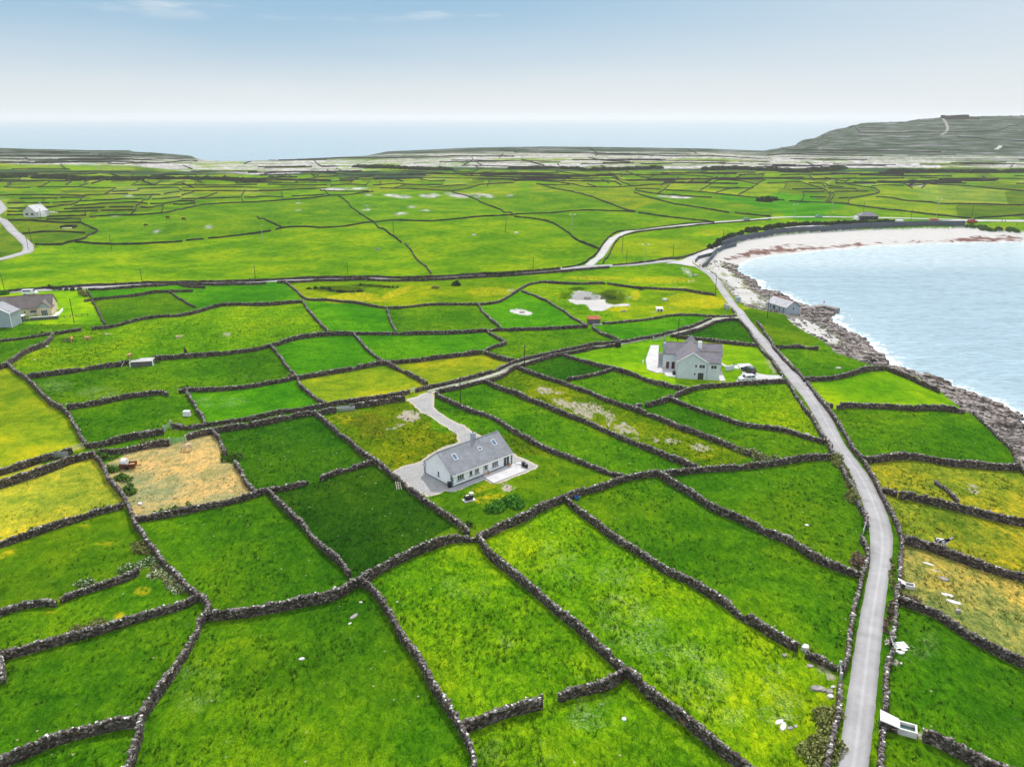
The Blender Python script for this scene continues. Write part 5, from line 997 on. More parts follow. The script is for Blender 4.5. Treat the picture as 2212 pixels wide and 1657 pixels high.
mx = nt.nodes.new('ShaderNodeMix'); mx.data_type = 'RGBA'; nt.links.new(r1.outputs[0], mx.inputs[0]); nt.links.new(sky.outputs[0], mx.inputs[6]); mx.inputs[7].default_value = (8.0, 8.6, 9.2, 1)
sx = nt.nodes.new('ShaderNodeSeparateXYZ'); nt.links.new(tc.outputs['Generated'], sx.inputs[0])
def wm(op, a, b, c=None):
    m = nt.nodes.new('ShaderNodeMath'); m.operation = op
    for v, s_ in ((a, m.inputs[0]), (b, m.inputs[1]), (c, m.inputs[2])):
        if v is None: continue
        if isinstance(v, (int, float)): s_.default_value = v
        else: nt.links.new(v, s_)
    return m.outputs[0]
def mr(v, a, b, c=0.0, d=1.0):
    m = nt.nodes.new('ShaderNodeMapRange'); m.interpolation_type = 'SMOOTHSTEP'; nt.links.new(v, m.inputs[0])
    for i, k in enumerate((a, b, c, d)): m.inputs[i + 1].default_value = k
    return m.outputs[0]
n2 = nt.nodes.new('ShaderNodeTexNoise'); n2.inputs['Scale'].default_value = 1.6; n2.inputs['Detail'].default_value = 4; nt.links.new(mp.outputs[0], n2.inputs['Vector'])
zz = wm('ADD', sx.outputs[2], wm('MULTIPLY', wm('SUBTRACT', n2.outputs['Fac'], .5), .05))
bl = wm('MULTIPLY', mr(zz, -.01, .14), mr(sx.outputs[0], -.15, .75, 1.0, .35))
v1 = nt.nodes.new('ShaderNodeMix'); v1.data_type = 'RGBA'; nt.links.new(bl, v1.inputs[0]); v1.inputs[6].default_value = (5.15, 5.45, 5.7, 1); v1.inputs[7].default_value = (1.9, 3.3, 4.6, 1)
v2 = nt.nodes.new('ShaderNodeMix'); v2.data_type = 'RGBA'; nt.links.new(mr(sx.outputs[2], .12, .6, .95, .8), v2.inputs[0]); nt.links.new(mx.outputs[2], v2.inputs[6]); v0 = nt.nodes.new('ShaderNodeMix'); v0.data_type = 'RGBA'; nt.links.new(mr(sx.outputs[2], .16, .45), v0.inputs[0]); nt.links.new(v1.outputs[2], v0.inputs[6]); v0.inputs[7].default_value = (8.2, 8.6, 9.2, 1); nt.links.new(v0.outputs[2], v2.inputs[7])  # upper sky, out of view, made brighter to lift the shaded walls
n3 = nt.nodes.new('ShaderNodeTexNoise'); n3.inputs['Scale'].default_value = 7.0; n3.inputs['Detail'].default_value = 6; mp3 = nt.nodes.new('ShaderNodeMapping'); mp3.inputs['Scale'].default_value = (1, 1, 6); nt.links.new(tc.outputs['Generated'], mp3.inputs['Vector']); nt.links.new(mp3.outputs[0], n3.inputs['Vector'])
cf = wm('MULTIPLY', mr(n3.outputs['Fac'], .58, .74, 0, .75), mr(sx.outputs[2], .095, .12))
v3 = nt.nodes.new('ShaderNodeMix'); v3.data_type = 'RGBA'; nt.links.new(cf, v3.inputs[0]); nt.links.new(v2.outputs[2], v3.inputs[6]); v3.inputs[7].default_value = (5.3, 5.6, 5.8, 1)
nt.links.new(v3.outputs[2], bg.inputs['Color']); bg.inputs['Strength'].default_value = .15
hz = MB(); hz.box(-43000, -43000, -8, 43000, 43000, 130)
hm = bpy.data.materials.new('sea_air'); hm.use_nodes = True; ht = hm.node_tree; ht.nodes.clear(); ho = ht.nodes.new('ShaderNodeOutputMaterial'); hv = ht.nodes.new('ShaderNodeVolumePrincipled')
hv.inputs['Color'].default_value = (.84, .81, .80, 1); hv.inputs['Density'].default_value = .00009; hv.inputs['Anisotropy'].default_value = .2; ht.links.new(hv.outputs[0], ho.inputs['Volume'])
if not globals().get('NOHAZE'): tag(hz.build('haze', hm), kind='stuff')
S.view_settings.view_transform = 'Standard'; S.view_settings.look = 'None'; S.view_settings.exposure = 0.04; S.view_settings.gamma = 1.0
S.cycles.max_bounces = 5; S.cycles.diffuse_bounces = 2; S.cycles.glossy_bounces = 2; S.cycles.volume_bounces = 1; S.cycles.volume_step_rate = 50; S.cycles.use_denoising = True; S.cycles.caustics_reflective = False; S.cycles.caustics_refractive = False
# ------------------------------------------------------------------ shared materials
M_WHITE = plain('white_render', (.90, .90, .89), .75, .2, var=.05, sc=.7); M_CREAM = plain('cream_render', (.66, .55, .38), .85, .15, var=.06, sc=.8)
M_GREYW = plain('pale_grey_render', (.62, .66, .70), .85, .15, var=.08, sc=.6); M_BLUEG = plain('blue_grey_render', (.36, .42, .45), .85, .15, var=.08, sc=.6)
M_FRAME = plain('white_frame', (.78, .78, .77), .5, .4, var=0); M_DKFR = plain('brown_frame', (.05, .03, .025), .5, .4, var=0); M_TEAL = plain('slate_blue_paint', (.10, .17, .20), .6, .3, var=.1)
M_PLINTH = plain('plinth_paint', (.09, .13, .15), .8, .2, var=.1)
def slate(name, c, sc=1.0):
    t = NT(name); z = t.n('ShaderNodeTexCoord').outputs['Object']
    b = t.n('ShaderNodeTexBrick'); b.inputs['Scale'].default_value = 1.0; b.inputs['Brick Width'].default_value = .45; b.inputs['Row Height'].default_value = .26 * sc; b.inputs['Mortar Size'].default_value = .012
    b.inputs['Color1'].default_value = (*[v * .88 for v in c], 1); b.inputs['Color2'].default_value = (*[v * 1.12 for v in c], 1); b.inputs['Mortar'].default_value = (*[v * .5 for v in c], 1)
    t.l(z, b.inputs['Vector']); n = t.ramp(t.noise(.5, 5, .6), [(.35, .86), (.65, 1.14)]); col = t.mix(1.0, b.outputs[0], n, 'MULTIPLY'); t.bump(b.outputs['Fac'], .2, .02)
    return t.fin(col, .62, .35)
M_SLATE = slate('blue_grey_slate', (.235, .245, .27)); M_SLATE2 = slate('purple_grey_slate', (.15, .14, .165)); M_TILE = slate('brown_grey_tile', (.15, .125, .12)); M_LROOF = slate('pale_sheet_roof', (.42, .42, .44), 3)
M_RIDGE = plain('ochre_ridge_tile', (.28, .17, .10), .8, .2); M_RED = plain('red_ridge_tile', (.38, .10, .07), .8, .2, var=.3, sc=6)
def glass_mat(name='window_glass', c=(.03, .04, .045)):
    t = NT(name); return t.fin(t.mix(t.noise(1.2, 2), c, tuple(v * 2.2 for v in c)), .06, .6)
M_GLASS = glass_mat(); M_SKYG = glass_mat('skylight_glass', (.05, .09, .14))
M_DOORW = plain('white_door', (.70, .70, .70), .5, .4, var=0); M_DOORB = plain('brown_wood_door', (.13, .055, .02), .6, .3, var=.2, sc=4); M_DOORR = plain('dark_red_door', (.06, .02, .018), .6, .3, var=.1)
M_METAL = plain('galvanised_metal', (.42, .44, .46), .45, .5, .6, var=.1); M_BLACK = plain('black_plastic', (.012, .012, .014), .35, .5, var=0); M_CONC = plain('weathered_concrete', (.42, .41, .39), .9, .2, var=.25, sc=1.2, bump=.3)
M_CONCW = plain('pale_weathered_concrete', (.64, .62, .59), .9, .2, var=.15, sc=1.2, bump=.3); M_WOOD = plain('grey_wood', (.10, .085, .07), .9, .15, var=.3, sc=5); M_PALEW = plain('bleached_wood', (.62, .58, .48), .85, .2, var=.15, sc=5)
M_GREENM = plain('pale_green_paint', (.30, .44, .32), .6, .3, var=.1); M_RUST = plain('rust_red_sheet', (.30, .09, .035), .85, .2, var=.4, sc=1.5); M_BLOCK = plain('grey_blockwork', (.13, .125, .13), .95, .1, var=.25, sc=2, bump=.3)
M_BLUE = plain('blue_plastic', (.01, .10, .30), .4, .5, var=0); M_ORANGE = plain('orange_paint', (.62, .22, .02), .5, .4, var=.1); M_WATER = glass_mat('trough_water', (.02, .05, .045)); M_TIM = plain('dark_pole_timber', (.06, .048, .04), .9, .1, var=.2, sc=3)
M_WPLAST = plain('white_plastic', (.80, .80, .80), .35, .5, var=.04); M_STRAW = plain('loose_straw', (.50, .33, .12), .95, .1, var=.3, sc=8)
def M4(o, r, n):
    r = Vector(r).normalized(); n = Vector(n).normalized(); u = r.cross(n) * -1
    u = Vector((0, 0, 1)) if abs(u.z) > .9 else (n.cross(r))
    m = Matrix((r, n, u)).transposed().to_4x4(); m.translation = Vector(o); return m
def at(p, M, w, h, mat_frame, name='window', mull=1, sill=True, glass=None, trans=False, sillm=None, fr=.07):
    """an opening unit centred on x, sill line at z=0 of M; y points out of the wall"""
    f = MB(); x0, x1 = -w / 2, w / 2
    f.box(x0, -.05, 0, x0 + fr, .05, h, M).box(x1 - fr, -.05, 0, x1, .05, h, M).box(x0 + fr, -.05, 0, x1 - fr, .05, fr, M).box(x0 + fr, -.05, h - fr, x1 - fr, .05, h, M)
    for k in range(mull):
        x = x0 + w * (k + 1) / (mull + 1); f.box(x - fr / 2, -.05, fr, x + fr / 2, .045, h - fr, M)
    if trans: f.box(x0 + fr, -.05, h * .68, x1 - fr, .04, h * .68 + fr, M)
    o = f.build(name, mat_frame, p)
    g = MB(); g.box(x0 + fr * .8, -.03, fr * .8, x1 - fr * .8, .02, h - fr * .8, M); g.build('pane', glass or M_GLASS, o)
    if sill: s = MB(); s.box(x0 - .1, -.04, -.12, x1 + .1, .13, -.004, M); s.build('sill', sillm or mat_frame, o)
    return o
def door(p, M, w, h, mat, fmat, glazed=False):
    d = MB(); d.box(-w / 2, -.04, 0, w / 2, .03, h, M); o = d.build('door', mat, p)
    f = MB(); f.box(-w / 2 - .08, -.05, 0, -w / 2 - .002, .06, h + .08, M).box(w / 2 + .002, -.05, 0, w / 2 + .08, .06, h + .08, M).box(-w / 2, -.05, h + .002, w / 2, .06, h + .08, M); f.build('frame', fmat, o)
    k = MB(); k.box(w / 2 - .16, .03, h * .47, w / 2 - .06, .08, h * .5, M); k.build('handle', M_METAL, o)
    if glazed: g = MB(); g.box(-w / 2 + .16, .031, h * .45, w / 2 - .16, .045, h * .9, M); g.build('pane', M_GLASS, o)
    return o
def gable_wall(mb, x0, x1, y0, y1, e, r, axis='x', z0=-.6):
    """pentagon prism, ridge along axis"""
    if axis == 'x':
        m = (y0 + y1) / 2; pr = [(y0, z0), (y1, z0), (y1, e), (m, r), (y0, e)]; v = [(x0, a, b) for a, b in pr] + [(x1, a, b) for a, b in pr]
    else:
        m = (x0 + x1) / 2; pr = [(x0, z0), (x1, z0), (x1, e), (m, r), (x0, e)]; v = [(a, y0, b) for a, b in pr] + [(a, y1, b) for a, b in pr]
    n = 5; mb.add(v, [(0, 1, 2, 3, 4), (9, 8, 7, 6, 5)] + [(i, i + n, (i + 1) % n + n, (i + 1) % n) for i in range(n)])
def gable_roof(mb, x0, x1, y0, y1, e, r, axis='x', ov=.3, og=.25, th=.14):
    if axis == 'x': a0, a1, b0, b1 = x0 - og, x1 + og, y0, y1
    else: a0, a1, b0, b1 = y0 - og, y1 + og, x0, x1
    m = (b0 + b1) / 2; sl = (r - e) / (m - b0)
    for s in (-1, 1):
        be = (b0 - ov) if s < 0 else (b1 + ov); ze = e - sl * ov
        pts = []
        for a in (a0, a1):
            for b, z in ((be, ze), (m, r), (m, r + th), (be, ze + th)):
                pts.append((a, b, z + .01) if axis == 'x' else (b, a, z + .01))
        mb.add(pts, [(0, 1, 2, 3), (7, 6, 5, 4), (0, 4, 5, 1), (1, 5, 6, 2), (2, 6, 7, 3), (3, 7, 4, 0)])
def ridge(mb, a, b, w=.16):
    mb.tube(a, b, w, w, 6)
def house_frame(pa, pb, name, label, cat='house'):
    """origin at pa, local x towards pb"""
    a = math.atan2(pb[1] - pa[1], pb[0] - pa[0]); return empty(name, (pa[0], pa[1], pa[2]), a, label, cat), math.hypot(pb[0] - pa[0], pb[1] - pa[1])
# ------------------------------------------------------------------ white cottage
pA, pB, pC = G('C 820,1352 460,1165 1595,1048')
h, L = house_frame(pA, pC, 'cottage', 'white single-storey cottage with long grey slate roof, three skylights and dark quoins', 'cottage')
ax = math.atan2(pC[1] - pA[1], pC[0] - pA[0]); W = abs(-(pB[0] - pA[0]) * math.sin(ax) + (pB[1] - pA[1]) * math.cos(ax)); print('cottage', L, W, math.degrees(ax))
ea, ri = 2.45, 2.45 + W / 2 * .76
m = MB(); gable_wall(m, 0, L, 0, W, ea, ri); m.build('wall', M_WHITE, h)
m = MB(); m.box(-.03, -.03, -.5, L + .03, W + .03, .22); m.build('plinth', M_PLINTH, h)
m = MB(); gable_roof(m, 0, L, 0, W, ea, ri, ov=.22, og=.12); rf = m.build('roof', M_SLATE, h)
m = MB(); ridge(m, (-.12, W / 2, ri + .12), (L + .12, W / 2, ri + .12), .12); m.build('ridge_tiles', M_SLATE, rf)
m = MB(); m.box(-.1, -.36, ea - .27, L + .1, -.24, ea - .12); m.build('gutter', M_FRAME, rf)
sl = math.atan2(ri - ea, W / 2)
for u, t, w_, h_ in ((.184, .408, .95, 1.35), (.586, .44, .85, .8), (.834, .391, .95, 1.3)):
    y = W / 2 * (1 - t) - .2 * 0; z = ri - (ri - ea) * t + .17
    n_ = Vector((0, -math.sin(sl), math.cos(sl))); up = Vector((0, math.cos(sl), math.sin(sl))); Mx = Matrix((Vector((1, 0, 0)), n_, up)).transposed().to_4x4(); Mx.translation = Vector((L * u, y, z)) - up * h_ / 2
    f = MB(); q = .1
    f.box(-w_ / 2, -.05, 0, -w_ / 2 + q, .07, h_, Mx).box(w_ / 2 - q, -.05, 0, w_ / 2, .07, h_, Mx).box(-w_ / 2 + q, -.05, 0, w_ / 2 - q, .07, q, Mx).box(-w_ / 2 + q, -.05, h_ - q, w_ / 2 - q, .07, h_, Mx); so_ = f.build('skylight', M_FRAME, h)
    g = MB(); g.box(-w_ / 2 + q * .8, -.04, q * .8, w_ / 2 - q * .8, .035, h_ - q * .8, Mx); g.build('pane', M_SKYG, so_)
m = MB(); cxx = L * .60; m.box(cxx - .4, W / 2 + .05, ri - .6, cxx + .4, W / 2 + .75, ri + 1.25).box(cxx - .46, W / 2 - .01, ri + 1.25, cxx + .46, W / 2 + .81, ri + 1.36); ch = m.build('chimney', M_BLUEG, h)
m = MB(); m.tube((cxx, W / 2 + .4, ri + 1.36), (cxx, W / 2 + .4, ri + 1.75), .14, .11, 10); m.build('chimney_pot', plain('terracotta', (.22, .08, .05), .8), ch)
F0_ = lambda x, z: M4((x, -.01, z), (1, 0, 0), (0, -1, 0))
for x, w_, h_, mu in ((2.15 / 15.8, 1.6, 1.1, 2), (4.75 / 15.8, .75, 1.05, 0), (6.3 / 15.8, 1.05, 1.05, 1), (11.1 / 15.8, 1.55, 1.05, 2)): at(h, F0_(L * x, .92), w_, h_, M_FRAME, mull=mu, sillm=M_TEAL)
door(h, F0_(L * 8.65 / 15.8, .08), .92, 2.0, M_DOORW, M_TEAL, True)
o = at(h, F0_(L * 14.2 / 15.8, .1), 1.55, 2.05, M_FRAME, 'patio_door', mull=1, sill=False)
at(h, M4((-.01, W * .47, 1.0), (0, -1, 0), (-1, 0, 0)), .55, 1.0, M_FRAME, mull=0, sillm=M_TEAL)
for cx, cy in ((0, 0), (0, W), (L, 0)):
    m = MB()
    for k in range(7):
        a = .42 if k % 2 else .26; z0 = .25 + k * .31; sx = 1 if cx == 0 else -1; sy_ = 1 if cy == 0 else -1
        x0, x1 = sorted((cx - sx * .045, cx + sx * a)); y0, y1 = sorted((cy - sy_ * .045, cy + sy_ * (.68 - a))); m.box(x0, y0, z0, x1, y1, z0 + .27)
    m.build('quoins', M_TEAL, h)
m = MB(); m.tube((-.02, W - .5, 2.0), (-.35, W - .5, 2.1), .03, .03, 6); m.tube((-.33, W - .5, 2.1), (-.42, W - .6, 2.15), .05, .34, 12); m.build('satellite_dish', M_METAL, h)
# ------------------------------------------------------------------ grey two-storey house
p1, p2 = G('H 583,770 1172,800')
p1[2] = p2[2] = min(p1[2], p2[2])
h, L = house_frame(p1, p2, 'two_storey_house', 'large pale grey two-storey house with several purple slate gables beside the coast road', 'house'); print('2st', L)
k = L / 11.3
m = MB(); gable_wall(m, 0, 8 * k, 0, 11, 4.6, 7.0, 'y'); gable_wall(m, 8 * k, L, .02, 6.4, 4.6, 6.5, 'x'); gable_wall(m, -3.4, 12.0, 8.0, 15, 4.3, 6.5, 'x'); gable_wall(m, 2.2, 6.4, 14, 18.5, 4.3, 6.6, 'y'); m.build('wall', M_GREYW, h)
m = MB(); gable_roof(m, 0, 8 * k, 0, 11.5, 4.6, 7.0, 'y', .25, .2); 
xa, xb = 8 * k, L + .2
for (ye, ym) in ((-.25, 3.2), (6.65, 3.2)):
    v_ = [(xa + .05, ye, 4.5), (xb, ye, 4.5), (xb, ym, 6.53), (5.0 * k, ym, 6.53)]; m.add(v_ + [(a, b, c + .14) for a, b, c in v_], [(0, 1, 2, 3), (7, 6, 5, 4), (0, 4, 5, 1), (1, 5, 6, 2), (2, 6, 7, 3), (3, 7, 4, 0)])
rf = m.build('roof', M_SLATE2, h)
m = MB(); gable_roof(m, -3.4, 12.0, 8.0, 15, 4.3, 6.5, 'x', .25, .2); gable_roof(m, 2.2, 6.4, 11.5, 18.5, 4.3, 6.8, 'y', .25, .2); m.build('roof', M_SLATE2, h)
m = MB(); ridge(m, (4 * k, -.2, 7.14), (4 * k, 11.4, 7.14), .1); ridge(m, (5.6 * k, 3.2, 6.66), (L + .2, 3.2, 6.66), .1); ridge(m, (-3.6, 11.5, 6.64), (12.2, 11.5, 6.64), .1); m.build('ridge_tiles', M_RIDGE, rf)
m = MB()
for s in (-1, 1):
    a = Vector((4 * k, -.24, 7.1)); b = Vector((4 * k + s * (4 * k + .25), -.24, 4.52)); m.tube(a, b, .1, .1, 4)
m.build('bargeboard', M_WHITE, rf)
m = MB(); m.box(5.6, 9.0, 5.3, 6.6, 9.8, 7.6); c_ = m.build('chimney', M_WHITE, h)
m = MB(); [m.tube((5.75 + .23 * q, 9.4, 7.6), (5.75 + .23 * q, 9.4, 7.85), .09, .08, 8) for q in range(4)]; m.build('chimney_pot', M_WPLAST, c_)
m = MB(); m.box(-3.5, 8.6, -.5, -2.9, 9.6, 7.0); m.build('chimney', M_BLUEG, h)
FH = lambda x, z, y=-.01: M4((x, y, z), (1, 0, 0), (0, -1, 0))
at(h, FH(5.0 * k, 3.15), .6, .9, M_FRAME, mull=0); at(h, FH(6.6 * k, 3.05), 1.5, 1.05, M_FRAME, mull=1); at(h, FH(9.7 * k, 3.0), 1.5, 1.05, M_FRAME, mull=1); at(h, FH(4.8 * k, 1.05), .55, .75, M_FRAME, mull=0)
o = at(h, FH(6.4 * k, .05), 1.4, 1.75, M_DKFR, 'patio_door', mull=1, sill=False, fr=.1)
door(h, FH(-2.1, .05, 7.99), .85, 2.0, M_DOORB, M_FRAME); door(h, FH(-.65, .05, 7.99), .85, 2.0, M_DOORR, M_FRAME)
m = MB()
for q in range(15): m.box(-4.6, 8.2 + q * .3, -.4, -3.42, 8.5 + q * .3, .2 + q * .2)
st_ = m.build('staircase', M_CONC, h)
m = MB(); m.add([(-4.85, 8, -.4), (-4.62, 8, -.4), (-4.85, 13.3, -.4), (-4.62, 13.3, -.4), (-4.85, 8, 1.1), (-4.62, 8, 1.1), (-4.85, 13.3, 4.1), (-4.62, 13.3, 4.1)], [(0, 2, 6, 4), (1, 5, 7, 3), (0, 4, 5, 1), (2, 3, 7, 6), (4, 6, 7, 5), (0, 1, 3, 2)]); m.build('parapet', M_WHITE, st_)
for x in (8 * k + .0, -.0): m = MB(); m.tube((x, -.08, -.2), (x, -.08, 4.4), .06, .06, 8); m.build('downpipe', M_BLUEG, h)
# ------------------------------------------------------------------ cream bungalow and the grey gabled barn in front of it
q1, q2 = G('L 190,582 600,553')
h, L = house_frame(q1, q2, 'bungalow', 'cream bungalow with brown-grey tiled roof and a pointed gable with glazed doors', 'bungalow'); print('bung', L)
X0, X1 = -7.5, L + 4.4
m = MB(); gable_wall(m, X0, X1, 0, 8.6, 2.8, 6.3); gable_wall(m, L, X1 - .03, -1.3, 4, 2.8, 5.0, 'y'); m.build('wall', M_CREAM, h)
m = MB(); gable_roof(m, X0, X1, 0, 8.6, 2.8, 6.3); gable_roof(m, L, X1, -1.3, 3.6, 2.8, 5.0, 'y', .25, .35); rf = m.build('roof', M_TILE, h)
m = MB(); ridge(m, (X0 - .25, 4.3, 6.42), (X1 + .25, 4.3, 6.42), .12); m.build('ridge_tiles', M_RIDGE, rf)
m = MB(); [m.tube(((L + X1) / 2, -1.68, 5.1), ((L + X1) / 2 + s * ((X1 - L) / 2 + .3), -1.68, 2.62), .1, .1, 4) for s in (-1, 1)]; m.build('bargeboard', M_RIDGE, rf)
m = MB(); m.add([(L + .12, -1.34, 2.85), (X1 - .15, -1.34, 2.85), ((L + X1) / 2, -1.34, 4.85)], [(0, 1, 2)]); m.build('gable_cladding', M_BLUEG, h)
FB = lambda x, z, y=-.01: M4((x, y, z), (1, 0, 0), (0, -1, 0))
at(h, FB(L * .12, 1.0), 1.2, 1.1, M_FRAME, mull=1); at(h, FB(L * .5, 1.05), .6, .9, M_FRAME, mull=0); at(h, FB(L * .82, .95), 1.9, 1.2, M_FRAME, mull=2)
at(h, FB((L + X1) / 2, .1, -1.31), 2.0, 2.0, M_FRAME, 'patio_door', mull=3, sill=False)
m = MB(); m.box(X1 + .3, -2.4, -1.0, X1 + 2.2, 5.5, .1).box(L + .4, -3.6, -1, X1 + 2.2, -2.4, .1); o = m.build('patio', M_CONCW, h); 
m = MB(); m.box(X1 + 1.9, -3.6, .1, X1 + 2.2, 5.4, .9); m.build('parapet', M_WHITE, o)
w1, w2 = G('L 375,640 905,605')
o = empty('garden_wall', tuple(w1), math.atan2(w2[1] - w1[1], w2[0] - w1[0]), 'low dark grey garden wall with pale coping below the cream bungalow', 'garden wall'); LL = math.hypot(*(w2 - w1)[:2])
m = MB(); m.box(0, 0, -.5, LL * .15, .3, .7).box(LL * .17, 0, -.5, LL, .3, 1.0); m.build('blockwork', M_BLOCK, o); m = MB(); m.box(LL * .16, -.05, 1.0, LL + .05, .35, 1.1); m.build('coping', M_WHITE, o)
w1 = G('L 315,655')[0]; o = empty('porch_shelter', tuple(w1), .2, 'small dark block shelter with flat white roof in front of the cream bungalow', 'shelter')
m = MB(); m.box(-1.0, 0, -.4, -.85, 2, 1.9).box(.85, 0, -.4, 1, 2, 1.9).box(-.85, 1.85, -.4, .85, 2, 1.9); m.build('wall', M_BLOCK, o); m = MB(); m.box(-1.15, -.15, 1.9, 1.15, 2.15, 2.05); m.build('roof', M_WHITE, o)
g1 = G('L 190,740')[0]
o = empty('barn', tuple(g1), .04, 'pale blue-grey gabled outbuilding with white verge trim, cut by the frame edge', 'outbuilding')
m = MB(); gable_wall(m, -10, 0, 0, 6, 4.6, 7.3, 'y'); m.build('wall', M_BLUEG, o); m = MB(); gable_roof(m, -10, 0, 0, 6, 4.6, 7.3, 'y', .2, .1); r_ = m.build('roof', M_SLATE, o)
m = MB(); m.tube((-5, -.2, 7.4), (.3, -.2, 4.55), .13, .13, 4); m.tube((.05, -.1, -.3), (.05, -.1, 4.4), .1, .1, 4); m.build('bargeboard', M_WHITE, r_)
# ------------------------------------------------------------------ white gabled house
g1, g2 = G('G 378,516 604,524'); g1[2] = g2[2] = max(g1[2], g2[2])
h, L = house_frame(g1, g2, 'gabled_house', 'white gabled house with pale roof standing among small far fields', 'house'); L = 9.5
h.rotation_euler = (0, 0, -.22); print('white', L)
m = MB(); gable_wall(m, 0, L, 0, 11, 3.0, 7.0, 'y'); m.build('wall', plain('off_white_render', (.60, .59, .57), .85), h)
m = MB(); gable_roof(m, 0, L, 0, 11, 3.0, 7.0, 'y', .25, .2); m.build('roof', M_LROOF, h)
for x in (.28, .72): at(h, M4((L * x, -.01, .9), (1, 0, 0), (0, -1, 0)), 2.0, 1.2, M_DKFR, mull=1)
m = MB(); m.box(L + .02, 1.5, -.4, L + 2.6, 6.5, 2.3, taper=.85); m.build('conservatory', M_WPLAST, h)
m = MB(); m.box(L / 2 - .4, 9.8, 6.4, L / 2 + .4, 10.6, 8.6); m.build('chimney', M_CONC, h)
# ------------------------------------------------------------------ boathouse and jetty
b1 = G('E 1372,920')[0]; b2 = G('E 1118,850')[0]
an = math.atan2(b2[1] - b1[1], b2[0] - b1[0]); L = min(12.5, math.hypot(*(b2 - b1)[:2])); print('boat', L, b1)
h = empty('boathouse', (b1[0], b1[1], b1[2] - .1), an - PI, 'grey boathouse with pale sheet roof and red ridge on the rocky shore', 'boathouse')
# local x runs back along the wall: wall occupies x -L..0
m = MB(); gable_wall(m, -L, 0, 0, 6, 2.3, 4.2, 'x', -1.2); m.build('wall', M_BLUEG, h); m = MB(); gable_roof(m, -L, 0, 0, 6, 2.3, 4.2, 'x', .25, .2); r_ = m.build('roof', M_LROOF, h)
m = MB(); ridge(m, (-L - .2, 3, 4.33), (.2, 3, 4.33), .14); m.build('ridge_tiles', M_RED, r_)
for x, w_ in ((.8, .5), (.62, 1.2), (.35, .5), (.15, .4)): at(h, M4((-L * x, -.01, .5), (1, 0, 0), (0, -1, 0)), w_, 1.3, M_TEAL, mull=0, sill=False)
at(h, M4((.01, 3, 1.3), (0, 1, 0), (1, 0, 0)), .4, 1.0, M_TEAL, mull=0, sill=False)
m = MB()
for s in (-1, 1): m.tube((.24, 3, 4.3), (.24, 3 + s * 3.3, 2.2), .1, .1, 4)
m.build('bargeboard', plain('dark_verge', (.06, .06, .07)), r_)
def ribbon(name, s, w, z1, z0, mat, label=None, cat=None, kind=None, world=None, planes=None):
    p = flat(PP(s), z1) if world is None else world
    t = np.gradient(p, axis=0); t /= np.linalg.norm(t, axis=1)[:, None]; n = np.stack([-t[:, 1], t[:, 0]], 1) * w / 2; V = []; zz = z1 if hasattr(z1, '__len__') else [z1] * len(p)
    for i in range(len(p)):
        a = p[i] + n[i]; b = p[i] - n[i]; V += [(a[0], a[1], z0), (a[0], a[1], zz[i]), (b[0], b[1], zz[i]), (b[0], b[1], z0)]
    F = [(4 * i + k, 4 * i + (k + 1) % 4, 4 * i + 4 + (k + 1) % 4, 4 * i + 4 + k) for i in range(len(p) - 1) for k in range(4)] + [(0, 1, 2, 3), tuple(4 * (len(p) - 1) + k for k in (3, 2, 1, 0))]
    o = mesh_obj(name, V, F, mat, loc=(p[0][0], p[0][1], 0)); return tag(o, label, cat, kind=kind)
ribbon('jetty', 'E 1560,838 1700,826 1850,808 1950,828 2035,852', 2.6, 1.9, -2, plain('jetty_concrete', (.22, .20, .19), .9, .2, var=.3, sc=1), 'bent concrete jetty reaching out over the rocks beside the boathouse', 'jetty')
M_SEAW = plain('dark_sea_wall', (.085, .10, .125), .9, .2, var=.25, sc=.8, bump=.3)
def swall(name, s, h_, w_, label, mat=None, zc=None):
    p = ground(PP(s), zc or 0); n = []
    for a, b in zip(p[:-1], p[1:]): n += [a + (b - a) * t for t in np.linspace(0, 1, 6, endpoint=False)]
    n.append(p[-1]); n = np.array(n); z = hat(n[:, 0], n[:, 1]); 
    return ribbon(name, '', w_, (z + h_).tolist(), float(z.min() - 1.5), mat or M_SEAW, label, 'sea wall', world=n[:, :2])
swall('sea_wall', 'F2 1785,948 1900,905 2000,880 2212,848 F3 0,1090 100,1078 300,1060 700,1038 1000,1022 1350,1008 1700,1008', 3.0, .5, 'long dark curved sea wall along the back of the white beach')
swall('ramp_wall', 'F2 1560,1082 1582,1052 1700,1022 1740,985', 1.6, .4, 'short angled wall on the road side of the beach slipway')
swall('ramp_wall', 'F2 1622,1128 1700,1050 1745,985 1800,960 1910,938', 1.8, .5, 'long curved wall on the seaward side of the beach slipway')
swall('roadside_barrier', 'E 165,262 215,300 260,330', .7, .5, 'short yellowish concrete barrier at the top of the slipway', plain('yellowed_concrete', (.45, .38, .2), .9))
def railing(s, label):
    p = ground(PP(s)); o = empty('railing', tuple(p[0]), 0, label, 'railing'); q = p - p[0]; m = MB()
    for a, b in zip(q[:-1], q[1:]):
        for z in (.5, 1.0): m.tube((a[0], a[1], a[2] + z), (b[0], b[1], b[2] + z), .05, .05, 5)
    m.build('rail', M_WPLAST, o); m = MB()
    for a, b in zip(q[:-1], q[1:]):
        for t in np.linspace(0, 1, max(2, int(np.linalg.norm(b - a) / 2.5))): c = a + (b - a) * t; m.tube((c[0], c[1], c[2] - .2), (c[0], c[1], c[2] + 1.05), .06, .06, 5)
    m.build('rail_posts', M_WPLAST, o)
railing('E 262,335 400,420 480,500 570,560 640,620 690,690', 'white railing beside the coast road above the pale sand'); railing('E 480,430 600,510 700,600 775,668 776,740', 'lower white railing dropping towards the sand below the coast road')
